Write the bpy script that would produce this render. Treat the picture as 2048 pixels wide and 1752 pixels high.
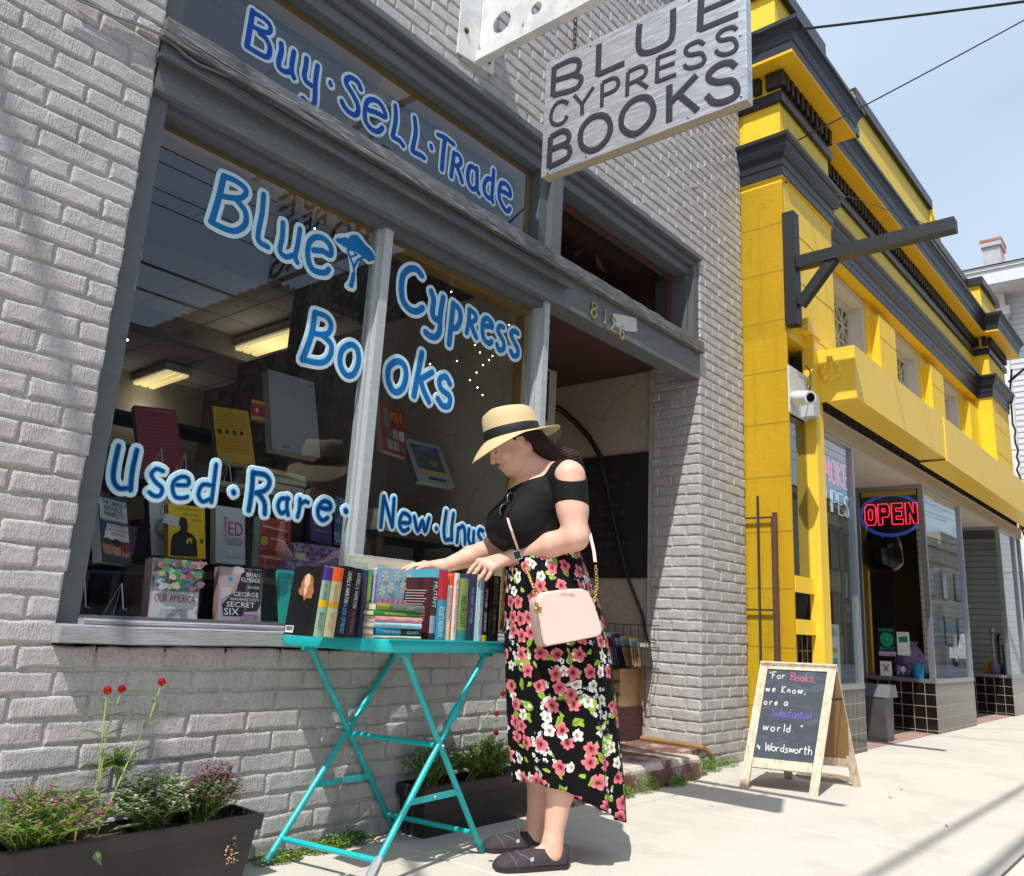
import bpy, bmesh, math, random
import numpy as np
from mathutils import Vector, Matrix
random.seed(7); rng=np.random.default_rng(7)
for o in list(bpy.data.objects): bpy.data.objects.remove(o)
SC=bpy.context.scene; COL=SC.collection; R=math.radians
# ---------------- camera ----------------
YAW,PIT,ROL,FPX=8.77478783e-01,2.43588161e-01,4.83961731e-02,1657.92
OFX,OFY=36.37,-32.12
CAM=np.array([0,-2.56,.785])
def _rot():
    f=np.array([math.sin(YAW)*math.cos(PIT),math.cos(YAW)*math.cos(PIT),math.sin(PIT)])
    r=np.cross(f,[0,0,1]); r/=np.linalg.norm(r); u=np.cross(r,f)
    c,s=math.cos(ROL),math.sin(ROL)
    return np.array([c*r+s*u,-s*r+c*u,f])
RC=_rot()
cd=bpy.data.cameras.new('camera'); cam=bpy.data.objects.new('camera',cd); COL.objects.link(cam)
cam.matrix_world=Matrix(((RC[0][0],RC[1][0],-RC[2][0],CAM[0]),(RC[0][1],RC[1][1],-RC[2][1],CAM[1]),(RC[0][2],RC[1][2],-RC[2][2],CAM[2]),(0,0,0,1)))
cd.sensor_fit='HORIZONTAL'; cd.sensor_width=36; cd.lens=FPX/2048*36
cd.shift_x=-OFX/2048; cd.shift_y=OFY/2048; cd.clip_end=2000; cd.clip_start=.05
SC.camera=cam
# ---------------- world, sun, exposure ----------------
LDIR=Vector((.556,.217,-1)).normalized()
w=bpy.data.worlds.new('World'); SC.world=w; w.use_nodes=True
nt=w.node_tree; nt.nodes.clear()
wo=nt.nodes.new('ShaderNodeOutputWorld'); bg=nt.nodes.new('ShaderNodeBackground'); sk=nt.nodes.new('ShaderNodeTexSky')
sk.sky_type='NISHITA'; sk.sun_disc=False; sk.sun_elevation=math.asin(-LDIR.z); sk.sun_rotation=math.atan2(-LDIR.x,-LDIR.y)
sk.air_density=1.3; sk.dust_density=3.2; sk.ozone_density=1.0
bg.inputs[1].default_value=.12
tc=nt.nodes.new('ShaderNodeTexCoord'); mp=nt.nodes.new('ShaderNodeMapping'); mp.inputs['Scale'].default_value=(1,1,2.6); nt.links.new(tc.outputs['Generated'],mp.inputs[0])
cn=nt.nodes.new('ShaderNodeTexNoise'); cn.inputs['Scale'].default_value=1.2; cn.inputs['Detail'].default_value=7; cn.inputs['Roughness'].default_value=.52; nt.links.new(mp.outputs[0],cn.inputs['Vector'])
cr=nt.nodes.new('ShaderNodeValToRGB'); cr.color_ramp.elements[0].position=.30; cr.color_ramp.elements[0].color=(.62,.62,.62,1); cr.color_ramp.elements[1].position=.72; cr.color_ramp.elements[1].color=(.93,.93,.93,1); nt.links.new(cn.outputs[0],cr.inputs[0])
cm=nt.nodes.new('ShaderNodeMix'); cm.data_type='RGBA'; nt.links.new(cr.outputs[0],cm.inputs[0]); nt.links.new(sk.outputs[0],cm.inputs[6]); cm.inputs[7].default_value=(5.4,6.5,8.0,1)
nt.links.new(cm.outputs[2],bg.inputs[0]); nt.links.new(bg.outputs[0],wo.inputs[0])
sd=bpy.data.lights.new('sun','SUN'); sd.energy=4.6; sd.angle=R(.5); sd.color=(1,.965,.91)
sun=bpy.data.objects.new('sun',sd); COL.objects.link(sun); sun.rotation_euler=LDIR.to_track_quat('-Z','Y').to_euler()
SC.view_settings.view_transform='Standard'; SC.view_settings.look='None'; SC.view_settings.gamma=1; SC.view_settings.exposure=.2
# ---------------- placing helpers ----------------
def ray(x,y): return RC.T@np.array([(x-1024-OFX)/FPX,-(y-876-OFY)/FPX,1.])
def on(x,y,ax,val,C=CAM):
    d=ray(x,y); return CAM+(val-CAM[ax])/d[ax]*d
def lin(rgb):
    if isinstance(rgb,str): rgb=tuple(int(rgb[i:i+2],16)/255 for i in (0,2,4))
    return tuple(c/12.92 if c<=.04045 else ((c+.055)/1.055)**2.4 for c in rgb)
class MB:
    def __init__(s): s.v=[]; s.f=[]; s.m=[]; s.cur=0
    def add(s,vs,fs,m=None):
        b=len(s.v); s.v+= [tuple(map(float,p)) for p in vs]; s.f+=[tuple(b+i for i in f) for f in fs]; s.m+=[s.cur if m is None else m]*len(fs)
    def box(s,x0,x1,y0,y1,z0,z1,m=None,M=None):
        vs=[(x,y,z) for z in (z0,z1) for y in (y0,y1) for x in (x0,x1)]
        if M is not None: vs=[M@Vector(p) for p in vs]
        s.add(vs,[(0,2,3,1),(4,5,7,6),(0,1,5,4),(2,6,7,3),(0,4,6,2),(1,3,7,5)],m)
    def bar(s,a,b,w,h,up=(0,0,1),m=None):
        a=Vector(a);b=Vector(b);d=(b-a);L=d.length;d.normalize();u=Vector(up);x=d.cross(u)
        if x.length<1e-4: x=d.cross(Vector((1,0,0)))
        x.normalize();u=x.cross(d)
        s.box(-w/2,w/2,0,L,-h/2,h/2,m,Matrix(((x.x,d.x,u.x,a.x),(x.y,d.y,u.y,a.y),(x.z,d.z,u.z,a.z),(0,0,0,1))))
    def prism(s,poly,O,X,Z,d,m=None):
        O=Vector(O);X=Vector(X);Z=Vector(Z);N=X.cross(Z).normalized();n=len(poly)
        if sum(poly[i][0]*poly[(i+1)%n][1]-poly[(i+1)%n][0]*poly[i][1] for i in range(n))<0: poly=poly[::-1]
        vs=[O+X*p[0]+Z*p[1]+N*q for q in (0,-d) for p in poly]
        s.add(vs,[tuple(range(n)),tuple(range(2*n-1,n-1,-1))]+[(i,n+i,n+(i+1)%n,(i+1)%n) for i in range(n)],m)
    def tube(s,P,r,n=8,closed=False,cap=True,m=None,flat=None):
        P=[Vector(p) for p in P];N=len(P)
        if not hasattr(r,'__len__'): r=[r]*N
        T=[]
        for i in range(N):
            a=P[i-1] if (i or closed) else P[0]; b=P[(i+1)%N] if (i<N-1 or closed) else P[-1]
            t=(b-a); T.append(t.normalized() if t.length>1e-9 else Vector((0,0,1)))
        x=T[0].cross(Vector((.13,.21,.97)))
        if x.length<.1: x=T[0].cross(Vector((1,0,0)))
        x.normalize(); vs=[]
        for i in range(N):
            if flat is not None:
                nn=Vector(flat[0]); x=T[i].cross(nn); x.normalize(); y=nn.normalized()
            else:
                x=(x-T[i]*x.dot(T[i])).normalized(); y=T[i].cross(x)
            for k in range(n):
                a=2*math.pi*k/n; c,q=math.cos(a),math.sin(a)
                if flat is None: vs.append(P[i]+x*(r[i]*c)+y*(r[i]*q))
                else: vs.append(P[i]+x*(r[i]*math.copysign(abs(c)**.45,c))+y*(flat[1]*min(1,r[i]/max(r)*1.6)*math.copysign(abs(q)**.22,q)))
        fs=[(i*n+k,i*n+(k+1)%n,(i+1)%N*n+(k+1)%n,(i+1)%N*n+k) for i in range(N if closed else N-1) for k in range(n)]
        if cap and not closed: fs+=[tuple(range(n-1,-1,-1)),tuple((N-1)*n+k for k in range(n))]
        s.add(vs,fs,m)
    def lathe(s,prof,O=(0,0,0),n=24,M=None,m=None):
        vs=[];O=Vector(O)
        for r,z in prof:
            for k in range(n):
                a=2*math.pi*k/n; p=Vector((r*math.cos(a),r*math.sin(a),z)); vs.append((M@p if M is not None else p)+O)
        N=len(prof);fs=[(i*n+k,i*n+(k+1)%n,(i+1)*n+(k+1)%n,(i+1)*n+k) for i in range(N-1) for k in range(n)]
        fs+=[tuple(range(n-1,-1,-1)),tuple((N-1)*n+k for k in range(n))]
        s.add(vs,fs,m)
    def ball(s,c,r,n=8,sc=(1,1,1),m=None):
        vs=[];h=n//2+1
        for i in range(1,h):
            t=math.pi*i/h
            for k in range(n):
                a=2*math.pi*k/n; vs.append((c[0]+r*sc[0]*math.sin(t)*math.cos(a),c[1]+r*sc[1]*math.sin(t)*math.sin(a),c[2]+r*sc[2]*math.cos(t)))
        b=len(vs);vs+=[(c[0],c[1],c[2]+r*sc[2]),(c[0],c[1],c[2]-r*sc[2])]
        fs=[(i*n+k,(i+1)*n+k,(i+1)*n+(k+1)%n,i*n+(k+1)%n) for i in range(h-2) for k in range(n)]
        fs+=[(b,k,(k+1)%n) for k in range(n)]+[(b+1,(h-2)*n+(k+1)%n,(h-2)*n+k) for k in range(n)]
        s.add(vs,fs,m)
def stroke(mb,pts,wid,O,X,Z,nrm,th=.0012,rnd=False,sm=True):
    """a brush stroke as a thin lens shaped band lying in plane O,X,Z; wid in metres"""
    P=[Vector(O)+Vector(X)*p[0]+Vector(Z)*p[1] for p in pts]
    if sm and len(P)>2:
        Q=[P[0]+(P[0]-P[1])]+P+[P[-1]+(P[-1]-P[-2])]
        if (P[0]-P[-1]).length<1e-6: Q[0]=P[-2];Q[-1]=P[1]
        S=[]
        for i in range(1,len(Q)-2):
            for k in range(5):
                t=k/5;a,b,c,d=Q[i-1:i+3]
                S.append(.5*((2*b)+(c-a)*t+(2*a-5*b+4*c-d)*t*t+(3*b-a-3*c+d)*t**3))
        S.append(P[-1]);P=S
    r=[wid/2]*len(P)
    if rnd:
        d0=(P[0]-P[1]).normalized();d1=(P[-1]-P[-2]).normalized();h=wid/2
        P=[P[0]+d0*h*.95,P[0]+d0*h*.7]+P+[P[-1]+d1*h*.7,P[-1]+d1*h*.95]; r=[h*.3,h*.75]+r+[h*.75,h*.3]
    mb.tube(P,r,12,flat=(nrm,th))
ORG={}
def obj(name,mb,mats,parent=None,smooth=False,label=None,cat=None,group=None,kind=None):
    """one mesh object; mesh data is given in world coordinates, the object's origin is put at its own base"""
    V=np.array(mb.v)
    if parent is None: o0=np.array([(V[:,0].min()+V[:,0].max())/2,(V[:,1].min()+V[:,1].max())/2,V[:,2].min()])
    else: o0=ORG[parent.name]
    me=bpy.data.meshes.new(name); me.from_pydata((V-o0).tolist(),[],mb.f)
    mats=mats if isinstance(mats,(list,tuple)) else [mats]
    for m in mats: me.materials.append(m)
    if len(mats)>1: me.polygons.foreach_set('material_index',mb.m)
    if smooth: me.polygons.foreach_set('use_smooth',[True]*len(me.polygons))
    if smooth and smooth is not True: me.set_sharp_from_angle(angle=R(smooth))
    me.update()
    o=bpy.data.objects.new(name,me); COL.objects.link(o)
    if parent is None: o.location=o0; ORG[o.name]=o0
    else: o.parent=parent; ORG[o.name]=o0
    if label: o['label']=label
    if cat: o['category']=cat
    if group: o['group']=group
    if kind: o['kind']=kind
    return o
def thing(name,label,cat,loc,group=None):
    o=bpy.data.objects.new(name,None); COL.objects.link(o); o.location=loc; o.empty_display_size=.1
    o['label']=label; o['category']=cat; ORG[o.name]=np.array(loc,float)
    if group: o['group']=group
    return o
# ---------------- materials ----------------
class NG:
    def __init__(s,name):
        s.mat=bpy.data.materials.new(name); s.mat.use_nodes=True; s.t=s.mat.node_tree; s.t.nodes.clear()
        s.out=s.n('ShaderNodeOutputMaterial'); s.b=s.n('ShaderNodeBsdfPrincipled'); s.l(s.b.outputs[0],s.out.inputs[0])
        s.co=s.n('ShaderNodeTexCoord')
    def n(s,t,**k):
        x=s.t.nodes.new(t)
        for a,b in k.items(): setattr(x,a,b)
        return x
    def l(s,a,b): s.t.links.new(a,b)
    def set(s,inp,v):
        if hasattr(v,'is_linked') or isinstance(v,bpy.types.NodeSocket): s.l(v,inp)
        else: inp.default_value=v
    def math(s,op,a,b=0,c=0,clamp=False):
        x=s.n('ShaderNodeMath',operation=op,use_clamp=clamp)
        s.set(x.inputs[0],a);s.set(x.inputs[1],b);s.set(x.inputs[2],c); return x.outputs[0]
    def map(s,v=None,scale=(1,1,1),rot=(0,0,0),loc=(0,0,0)):
        m=s.n('ShaderNodeMapping'); s.l(v or s.co.outputs['Object'],m.inputs[0]); m.inputs['Scale'].default_value=scale; m.inputs['Rotation'].default_value=rot; m.inputs['Location'].default_value=loc
        return m.outputs[0]
    def noise(s,v=None,scale=5,detail=4,rough=.55,dist=0,col=False):
        x=s.n('ShaderNodeTexNoise'); s.l(v or s.co.outputs['Object'],x.inputs['Vector'])
        x.inputs['Scale'].default_value=scale;x.inputs['Detail'].default_value=detail;x.inputs['Roughness'].default_value=rough;x.inputs['Distortion'].default_value=dist
        return x.outputs['Color' if col else 'Fac']
    def ramp(s,f,stops,const=False):
        x=s.n('ShaderNodeValToRGB'); s.l(f,x.inputs[0]); e=x.color_ramp.elements
        if const: x.color_ramp.interpolation='CONSTANT'
        while len(e)<len(stops): e.new(.5)
        for i,(p,c) in enumerate(stops):
            e[i].position=p; e[i].color=(*c,1) if hasattr(c,'__len__') else (c,c,c,1)
        return x.outputs[0]
    def mix(s,f,a,b,mode='MIX'):
        x=s.n('ShaderNodeMix',data_type='RGBA',blend_type=mode); s.set(x.inputs[0],f)
        s.set(x.inputs[6],a if not isinstance(a,tuple) else (*a[:3],1)); s.set(x.inputs[7],b if not isinstance(b,tuple) else (*b[:3],1)); return x.outputs[2]
    def bump(s,h,dist=.002,st=1,prev=None):
        x=s.n('ShaderNodeBump'); s.l(h,x.inputs['Height']); x.inputs['Distance'].default_value=dist; x.inputs['Strength'].default_value=st
        if prev: s.l(prev,x.inputs['Normal'])
        s.l(x.outputs[0],s.b.inputs['Normal']); return x.outputs[0]
    def p(s,**k):
        for a,v in k.items():
            a={'col':'Base Color','rough':'Roughness','metal':'Metallic','spec':'Specular IOR Level','emit':'Emission Color','es':'Emission Strength','sss':'Subsurface Weight','coat':'Coat Weight','sheen':'Sheen Weight','alpha':'Alpha','trans':'Transmission Weight'}[a]
            if isinstance(v,tuple) and len(v)==3: v=(*v,1)
            s.set(s.b.inputs[a],v)
        return s
_mc={}
def M(name,col,rough=.6,var=.12,ns=6,bump=0,bs=60,metal=0,emit=0,spec=.5,sss=0):
    """plain procedural material: noise in colour and roughness, noise bump"""
    key=(name,str(col),rough,emit)
    if key in _mc: return _mc[key]
    c=lin(col) if isinstance(col,str) else col
    g=NG(name); g.p(rough=rough,metal=metal,spec=spec)
    f=g.noise(scale=ns,detail=5)
    d=tuple(x*(1-var) for x in c); e=tuple(min(1,x*(1+var)) for x in c)
    g.p(col=g.mix(f,(*d,),(*e,)))
    if sss: g.p(sss=sss); g.b.inputs['Subsurface Radius'].default_value=(.012,.004,.002)
    if bump: g.bump(g.noise(scale=bs,detail=3),bump)
    if emit: g.p(emit=c,es=emit)
    _mc[key]=g.mat; return g.mat
def glass(name,tint=(.93,.96,.95),rough=0.0,ior=1.5,extra=0,cap=.3):
    g=NG(name); t=g.t; t.nodes.remove(g.b)
    tr=g.n('ShaderNodeBsdfTransparent'); tr.inputs[0].default_value=(*tint,1)
    gl=g.n('ShaderNodeBsdfGlossy'); gl.inputs['Roughness'].default_value=rough
    fr=g.n('ShaderNodeFresnel'); fr.inputs[0].default_value=ior
    f=g.math('MINIMUM',g.math('ADD',g.math('MULTIPLY',fr.outputs[0],1.9),extra,clamp=True),cap); gl.inputs[0].default_value=(.78,.88,1,1)
    mx=g.n('ShaderNodeMixShader'); g.l(f,mx.inputs[0]); g.l(tr.outputs[0],mx.inputs[1]); g.l(gl.outputs[0],mx.inputs[2]); g.l(mx.outputs[0],g.out.inputs[0])
    return g.mat
def text(parent,name,s,O,X,Z,size,mat,wfit=None,lift=.0008,align='LEFT',squash=1,bold=0,font3d=0):
    """flat lettering in the plane X,Z at O (baseline start)"""
    cu=bpy.data.curves.new('t','FONT'); cu.body=s; cu.size=1; cu.align_x=align; cu.offset=bold; cu.extrude=font3d; cu.resolution_u=2
    to=bpy.data.objects.new('t',cu); COL.objects.link(to)
    dg=bpy.context.evaluated_depsgraph_get(); me=to.evaluated_get(dg).to_mesh()
    V=np.array([v.co[:] for v in me.vertices]); F=[tuple(p.vertices) for p in me.polygons]; to.evaluated_get(dg).to_mesh_clear()
    bpy.data.objects.remove(to); bpy.data.curves.remove(cu)
    if len(V)==0: return None
    cap=.73
    sx=size/cap*squash; w=(V[:,0].max()-V[:,0].min())
    if wfit: sx=wfit/w
    V[:,0]-= V[:,0].min() if align=='LEFT' else 0
    X=Vector(X).normalized();Z=Vector(Z).normalized();N=X.cross(Z)
    mb=MB(); O=Vector(O)+N*lift
    mb.add([O+X*(v[0]*sx)+Z*(v[1]*size/cap)+N*(v[2]*size) for v in V],F)
    return obj(name,mb,mat,parent)
# ================= BOOKSTORE =================
def brick_mat():
    g=NG('painted_brick'); g.p(rough=.62)
    v=g.co.outputs['Object']
    big=g.noise(scale=1.3,detail=4); fine=g.noise(scale=14,detail=6)
    c=g.mix(big,lin('b3b0ad'),lin('c7c4c0')); c=g.mix(g.math('MULTIPLY',fine,.35),c,lin('98969a'))
    st=g.noise(g.map(scale=(1,1,.09)),scale=210,detail=2,rough=.7)      # combed face of the bricks
    pit=g.noise(scale=95,detail=3,rough=.8); lump=g.noise(scale=26,detail=4)
    area=g.ramp(g.noise(scale=7,detail=2),[(.4,.15),(.6,1)])
    d=g.ramp(g.noise(scale=60,detail=2),[(.27,1),(.33,0)]); c=g.mix(g.math('MULTIPLY',d,.35),c,lin('6a6866')); ch=g.ramp(g.noise(scale=17,detail=8,rough=.75),[(.70,0),(.72,1)]); c=g.mix(g.math('MULTIPLY',ch,.6),c,lin('84807a')); dr=g.ramp(g.noise(g.map(scale=(5,5,.6)),scale=2.2,detail=6),[(.52,0),(.75,1)]); c=g.mix(g.math('MULTIPLY',dr,.22),c,lin('8d877d'))
    # grime: close above the pavement
    z=g.n('ShaderNodeSeparateXYZ'); geo=g.n('ShaderNodeNewGeometry'); g.l(geo.outputs['Position'],z.inputs[0])
    gr=g.math('MULTIPLY',g.math('SUBTRACT',1,g.math('MULTIPLY',z.outputs[2],6),clamp=True),g.ramp(fine,[(.35,0),(.7,1)])); c=g.mix(g.math('MULTIPLY',gr,.55),c,lin('6d675e'))
    g.p(col=c)
    h=g.math('ADD',g.math('MULTIPLY',g.math('MULTIPLY',st,area),2.0),g.math('ADD',g.math('MULTIPLY',g.ramp(pit,[(.3,0),(.5,1)]),.55),g.math('MULTIPLY',lump,.8)))
    g.bump(h,.0040,1)
    return g.mat
def trim_mat(name,col,weather=.0):
    g=NG(name); g.p(rough=.5); c=lin(col)
    f=g.noise(g.map(scale=(1.2,8,8)),scale=6,detail=6)
    cc=g.mix(f,tuple(x*.82 for x in c),tuple(min(1,x*1.15) for x in c))
    gr=g.noise(g.map(scale=(2.5,30,34)),scale=5,detail=5,rough=.7)
    if weather: cc=g.mix(g.math('MULTIPLY',g.ramp(gr,[(.55,0),(.62,1)]),weather),cc,lin('a9aaa8')); cc=g.mix(g.math('MULTIPLY',g.ramp(gr,[(.36,1),(.42,0)]),weather*.8),cc,lin('2c2c2c'))
    g.p(col=cc); g.bump(g.math('ADD',gr,g.math('MULTIPLY',g.noise(scale=90),.3)),.0015+.003*weather,.8); return g.mat
BRICK=brick_mat(); TRIM=trim_mat('grey_trim_paint','5b6064'); WOODW=trim_mat('weathered_grey_board','5f615f',.7)
ALU=trim_mat('pale_aluminium_trim','aeb4b6',.12); TAN=M('ochre_inner_frame','8a6a2a',.5,.25,9,.0006)
GLASS=glass('window_glass')
bs=thing('bookstore_building','grey painted brick bookshop with a big lettered display window and recessed doorway','building',(2.5,0,0))
CH=.0677; JT=.0095
def bricks(mb,z0,z1,spans,O,A,N,seed=0,jit=.0032,lens=(.2035,)):
    """courses of single bricks; spans(z)->[(a0,a1,rough0,rough1)] along axis A; N points out of the wall"""
    rr=random.Random(seed); A=Vector(A);N=Vector(N);O=Vector(O);Z=Vector((0,0,1)); k0=int(round(z0/CH)); k1=int(math.ceil(z1/CH))
    for k in range(k0,k1):
        zb=k*CH+JT/2; zt=min((k+1)*CH-JT/2,z1)
        if zt-zb<.015: continue
        for (a0,a1) in spans((zb+zt)/2):
            L=.2035+JT*.7; a=math.floor(a0/L)*L+(k%2)*L/2-L
            while a<a1:
                l=L if rr.random()>.12 else L
                b0=max(a,a0)+JT/2; b1=min(a+l,a1)-JT/2
                if b1-b0>.02:
                    j=lambda s=jit: rr.uniform(-s,s)
                    e0=rr.uniform(-.006,.004) if b0-a0<.01 else 0; e1=rr.uniform(-.004,.007) if a1-b1<.01 else 0
                    pr=rr.uniform(-.0018,.0018); t=rr.uniform(-.0014,.0014); n=5
                    out=[(b0+e0+(b1+e1-b0-e0)*i/n+j(.001),zb+j()) for i in range(n+1)]+[(b1+e1+j(),(zb+zt)/2+j())]+[(b1+e1-(b1+e1-b0-e0)*i/n+j(.001),zt+j()) for i in range(n+1)]+[(b0+e0+j(),(zb+zt)/2+j())]
                    cx=(b0+b1)/2;cz=(zb+zt)/2; m=len(out); vs=[]
                    for (ins,dep) in ((-.002,-.0095),(0,-.005),(.0030,-.0014),(.0085,0)):
                        for (p,q) in out:
                            dx=p-cx;dz=q-cz
                            vs.append(O+A*(cx+dx*(1-ins/max(.02,abs(b1-b0)/2)))+Z*(cz+dz*(1-ins/.029))+N*(dep+(pr+t*dx*12 if dep>-.01 else 0)))
                    fs=[(r*m+i,r*m+(i+1)%m,(r+1)*m+(i+1)%m,(r+1)*m+i) for r in range(3) for i in range(m)]+[tuple(3*m+i for i in range(m))]
                    if A.cross(Z).dot(N)<0: fs=[f[::-1] for f in fs]
                    mb.add(vs,fs)
                a+=l
def front_spans(z):
    if z>5.25: return []
    L=[];a,b=-1.6,5.54
    if z<.66: return [(a,3.245)]+[(4.862,b)]
    if z<3.385: return [(a,1.035),(4.862,b)]
    return [(a,b)]
mb=MB(); bricks(mb,0,5.25,front_spans,(0,0,0),(1,0,0),(0,-1,0),3)
bricks(mb,.07,2.62,lambda z:[(.0,.37)],(4.862,0,0),(0,1,0),(-1,0,0),5)
bricks(mb,2.75,3.385,lambda z:[(.0,.12)],(4.862,0,0),(0,1,0),(-1,0,0),6)
for a in [(-1.6,1.03,.0072,.3,0,5.25),(1.03,3.245,.0072,.3,0,.66),(4.8692,5.532,.0072,.4,0,5.25),(1.03,4.8692,.0072,.3,3.385,5.25)]: mb.box(*a)
mb.box(-1.6,5.54,.3,.6,3.5,5.2); mb.box(5.2,5.535,.4,6.5,0,5.2)
brick_wall=obj('brick_wall',mb,BRICK,bs)
mb=MB(); mb.box(-1.65,5.55,-.03,.3,5.26,5.34); mb.box(-1.6,5.53,.3,7,5.1,5.2)
obj('roof_coping',mb,M('coping_tile','8b4a3a',.7,.2,9,.002),bs)
# side and back walls of the shop
mb=MB(); mb.box(-1.6,-1.4,.6,7,0,5.2); mb.box(-1.4,5.2,6.8,7,0,5.2); obj('rear_wall',mb,M('old_render','9b968e',.8),bs)
# lintel beam, ledge, drip
def bevelled(mb,x0,x1,y0,y1,z0,z1,j=.0,seed=1,step=.22):
    rr=random.Random(seed); n=max(1,int((x1-x0)/step)); vs=[]
    for i in range(n+1):
        x=x0+(x1-x0)*i/n; a,b,c,d=[rr.uniform(-j,j) for _ in range(4)]
        vs+=[(x,y1,z0),(x,y0+.003+a,z0+b),(x,y0+a,z0+.004+b),(x,y0+c,z1-.004+d),(x,y0+.004+c,z1+d),(x,y1,z1+d)]
    fs=[(i*6+k,(i+1)*6+k,(i+1)*6+(k+1)%6,i*6+(k+1)%6) for i in range(n) for k in range(6)]+[tuple(range(5,-1,-1)),tuple(n*6+k for k in range(6))]
    mb.add(vs,[f[::-1] for f in fs])
mb=MB(); bevelled(mb,1.036,4.858,0,.13,2.476,2.655,.002,2)
obj('lintel_beam',mb,trim_mat('beam_paint','63686b',.3),bs)
mb=MB(); bevelled(mb,1.02,3.325,-.046,.0,2.578,2.588,.0015,4); bevelled(mb,1.02,3.325,-.046,-.042,2.570,2.580,.001,4); bevelled(mb,1.02,3.325,-.02,0,2.588,2.60,.001,4)
obj('drip_ledge',mb,M('dark_flashing','4a4e50',.4,.2,8,.0008),bs)
mb=MB(); bevelled(mb,1.02,4.868,-.034,.1,2.656,2.682,.003,5,.12); bevelled(mb,1.03,4.868,-.026,.1,2.685,2.742,.004,6,.1)
obj('weathered_ledge',mb,WOODW,bs)
# display window
win=obj('display_window',(lambda m:(m.box(1.028,1.10,.03,.15,.66,2.476),m.box(1.1,3.25,.05,.15,2.44,2.476),m.box(1.1,3.196,.03,.16,.735,.762),m)[-1])(MB()),TRIM,bs)
mb=MB(); bevelled(mb,1.024,3.235,-.046,.2,.682,.735,.0025,8); bevelled(mb,1.1,3.2,-.012,.12,.7352,.752,.001,9)
obj('window_sill',mb,trim_mat('sill_paint','98999a',.45),bs)
mb=MB(); mb.box(2.107,2.152,.055,.13,.763,2.44); mb.box(2.094,2.107,.085,.13,.763,2.44)
obj('mullion',mb,ALU,win)
mb=MB(); mb.box(3.196,3.238,.03,.14,.74,2.474); mb.box(3.185,3.196,.07,.13,.763,2.44)
obj('corner_post',mb,ALU,win)
for a,b in ((1.1,2.094),(2.152,3.185)):
    mb=MB(); mb.add([(a,.1,.762),(b,.1,.762),(b,.1,2.44),(a,.1,2.44)],[(0,1,2,3)]); obj('pane',mb,GLASS,win)
mb=MB(); mb.box(1.1,3.19,.12,.2,2.405,2.47); mb.box(1.1,1.13,.12,.2,.77,2.405); mb.box(3.16,3.19,.13,.2,.77,2.405)
obj('inner_frame',mb,TAN,win)
# transom
mb=MB(); mb.box(1.03,1.10,.03,.15,2.742,3.30); bevelled(mb,1.1,4.862,.045,.15,3.222,3.29,.001,3); bevelled(mb,1.035,4.862,.018,.15,3.29,3.34,.001,3); bevelled(mb,1.03,4.862,-.018,.1,3.34,3.382,.0015,3)
mb.box(3.125,3.19,.045,.15,2.742,3.222); bevelled(mb,3.19,3.275,.004,.2,2.742,3.29,.001,3); mb.box(4.79,4.862,.012,.3,2.742,3.29); mb.box(4.765,4.79,.05,.3,2.742,3.222)
tw=obj('transom_window',mb,TRIM,bs)
mb=MB(); mb.add([(1.1,.1,2.742),(3.125,.1,2.742),(3.125,.1,3.222),(1.1,.1,3.222)],[(0,1,2,3)]); obj('pane',mb,GLASS,tw)
mb=MB(); mb.box(1.1,3.13,.115,.2,3.19,3.25); mb.box(3.09,3.13,.115,.2,2.74,3.19); obj('inner_frame',mb,TAN,tw)
# cavity over the door: brown boards, torn plaster
BRN=M('brown_ceiling_board','5c3e33',.75,.2,5,.002,30)
mb=MB(); mb.box(3.275,4.86,.15,1.6,3.3,3.36); mb.box(4.80,4.86,.3,1.6,2.66,3.3); mb.box(3.2,3.275,.2,1.6,2.66,3.3); mb.box(3.2,4.86,1.5,1.6,2.66,3.3)
mb.box(3.275,4.765,.16,.19,3.20,3.3); mb.box(4.73,4.765,.15,.19,2.7,3.25)
for i in range(5): mb.box(3.28,4.8,.34+i*.2,.35+i*.2,3.292,3.3)
obj('transom_cavity',mb,BRN,bs)
mb=MB(); rr=random.Random(4)
for i in range(7):
    x=4.2+rr.uniform(-.35,.6);y=.5+rr.uniform(-.1,.6);z=3.28-rr.uniform(0,.12)
    a=[Vector((x+rr.uniform(-.1,.1),y+rr.uniform(-.12,.12),z+rr.uniform(-.06,.03))) for _ in range(4)]
    mb.add(a+[p+Vector((0,0,.006)) for p in a],[(0,1,2,3),(7,6,5,4),(0,4,5,1),(1,5,6,2),(2,6,7,3),(3,7,4,0)])
for i in range(4): mb.bar((3.45+i*.1,.5+i*.1,3.27-i*.04),(4.1+i*.15,.9,3.25-i*.05),.03,.01)
obj('torn_plaster',mb,M('torn_plaster','75675a',.85,.3,20,.002),bs)
# doorway recess
PLA=NG('old_plaster'); 
def _pl(g):
    f=g.noise(scale=2.2,detail=7,rough=.65); c=g.mix(f,lin('a89a87'),lin('c4b6a3')); cr=g.ramp(g.noise(scale=1.1,detail=6,rough=.5,dist=.3),[(.494,0),(.498,1),(.502,0)]); c=g.mix(g.math('MULTIPLY',cr,.35),c,lin('6b5f52'))
    g.p(col=c,rough=.85); g.bump(g.math('ADD',g.noise(scale=30,detail=5),g.math('MULTIPLY',cr,-.5)),.006)
    return g.mat
PLA=_pl(PLA)
mb=MB(); mb.box(4.9,5.2,.37,1.28,.1,2.62); mb.box(4.872,4.9,.35,.372,.1,2.62); mb.box(3.9,4.95,1.28,1.4,.1,2.62); mb.box(3.2,3.25,.15,.9,.66,2.62); mb.box(3.2,3.25,.9,3,0,2.62)
obj('doorway_plaster_wall',mb,PLA,bs)
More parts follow.
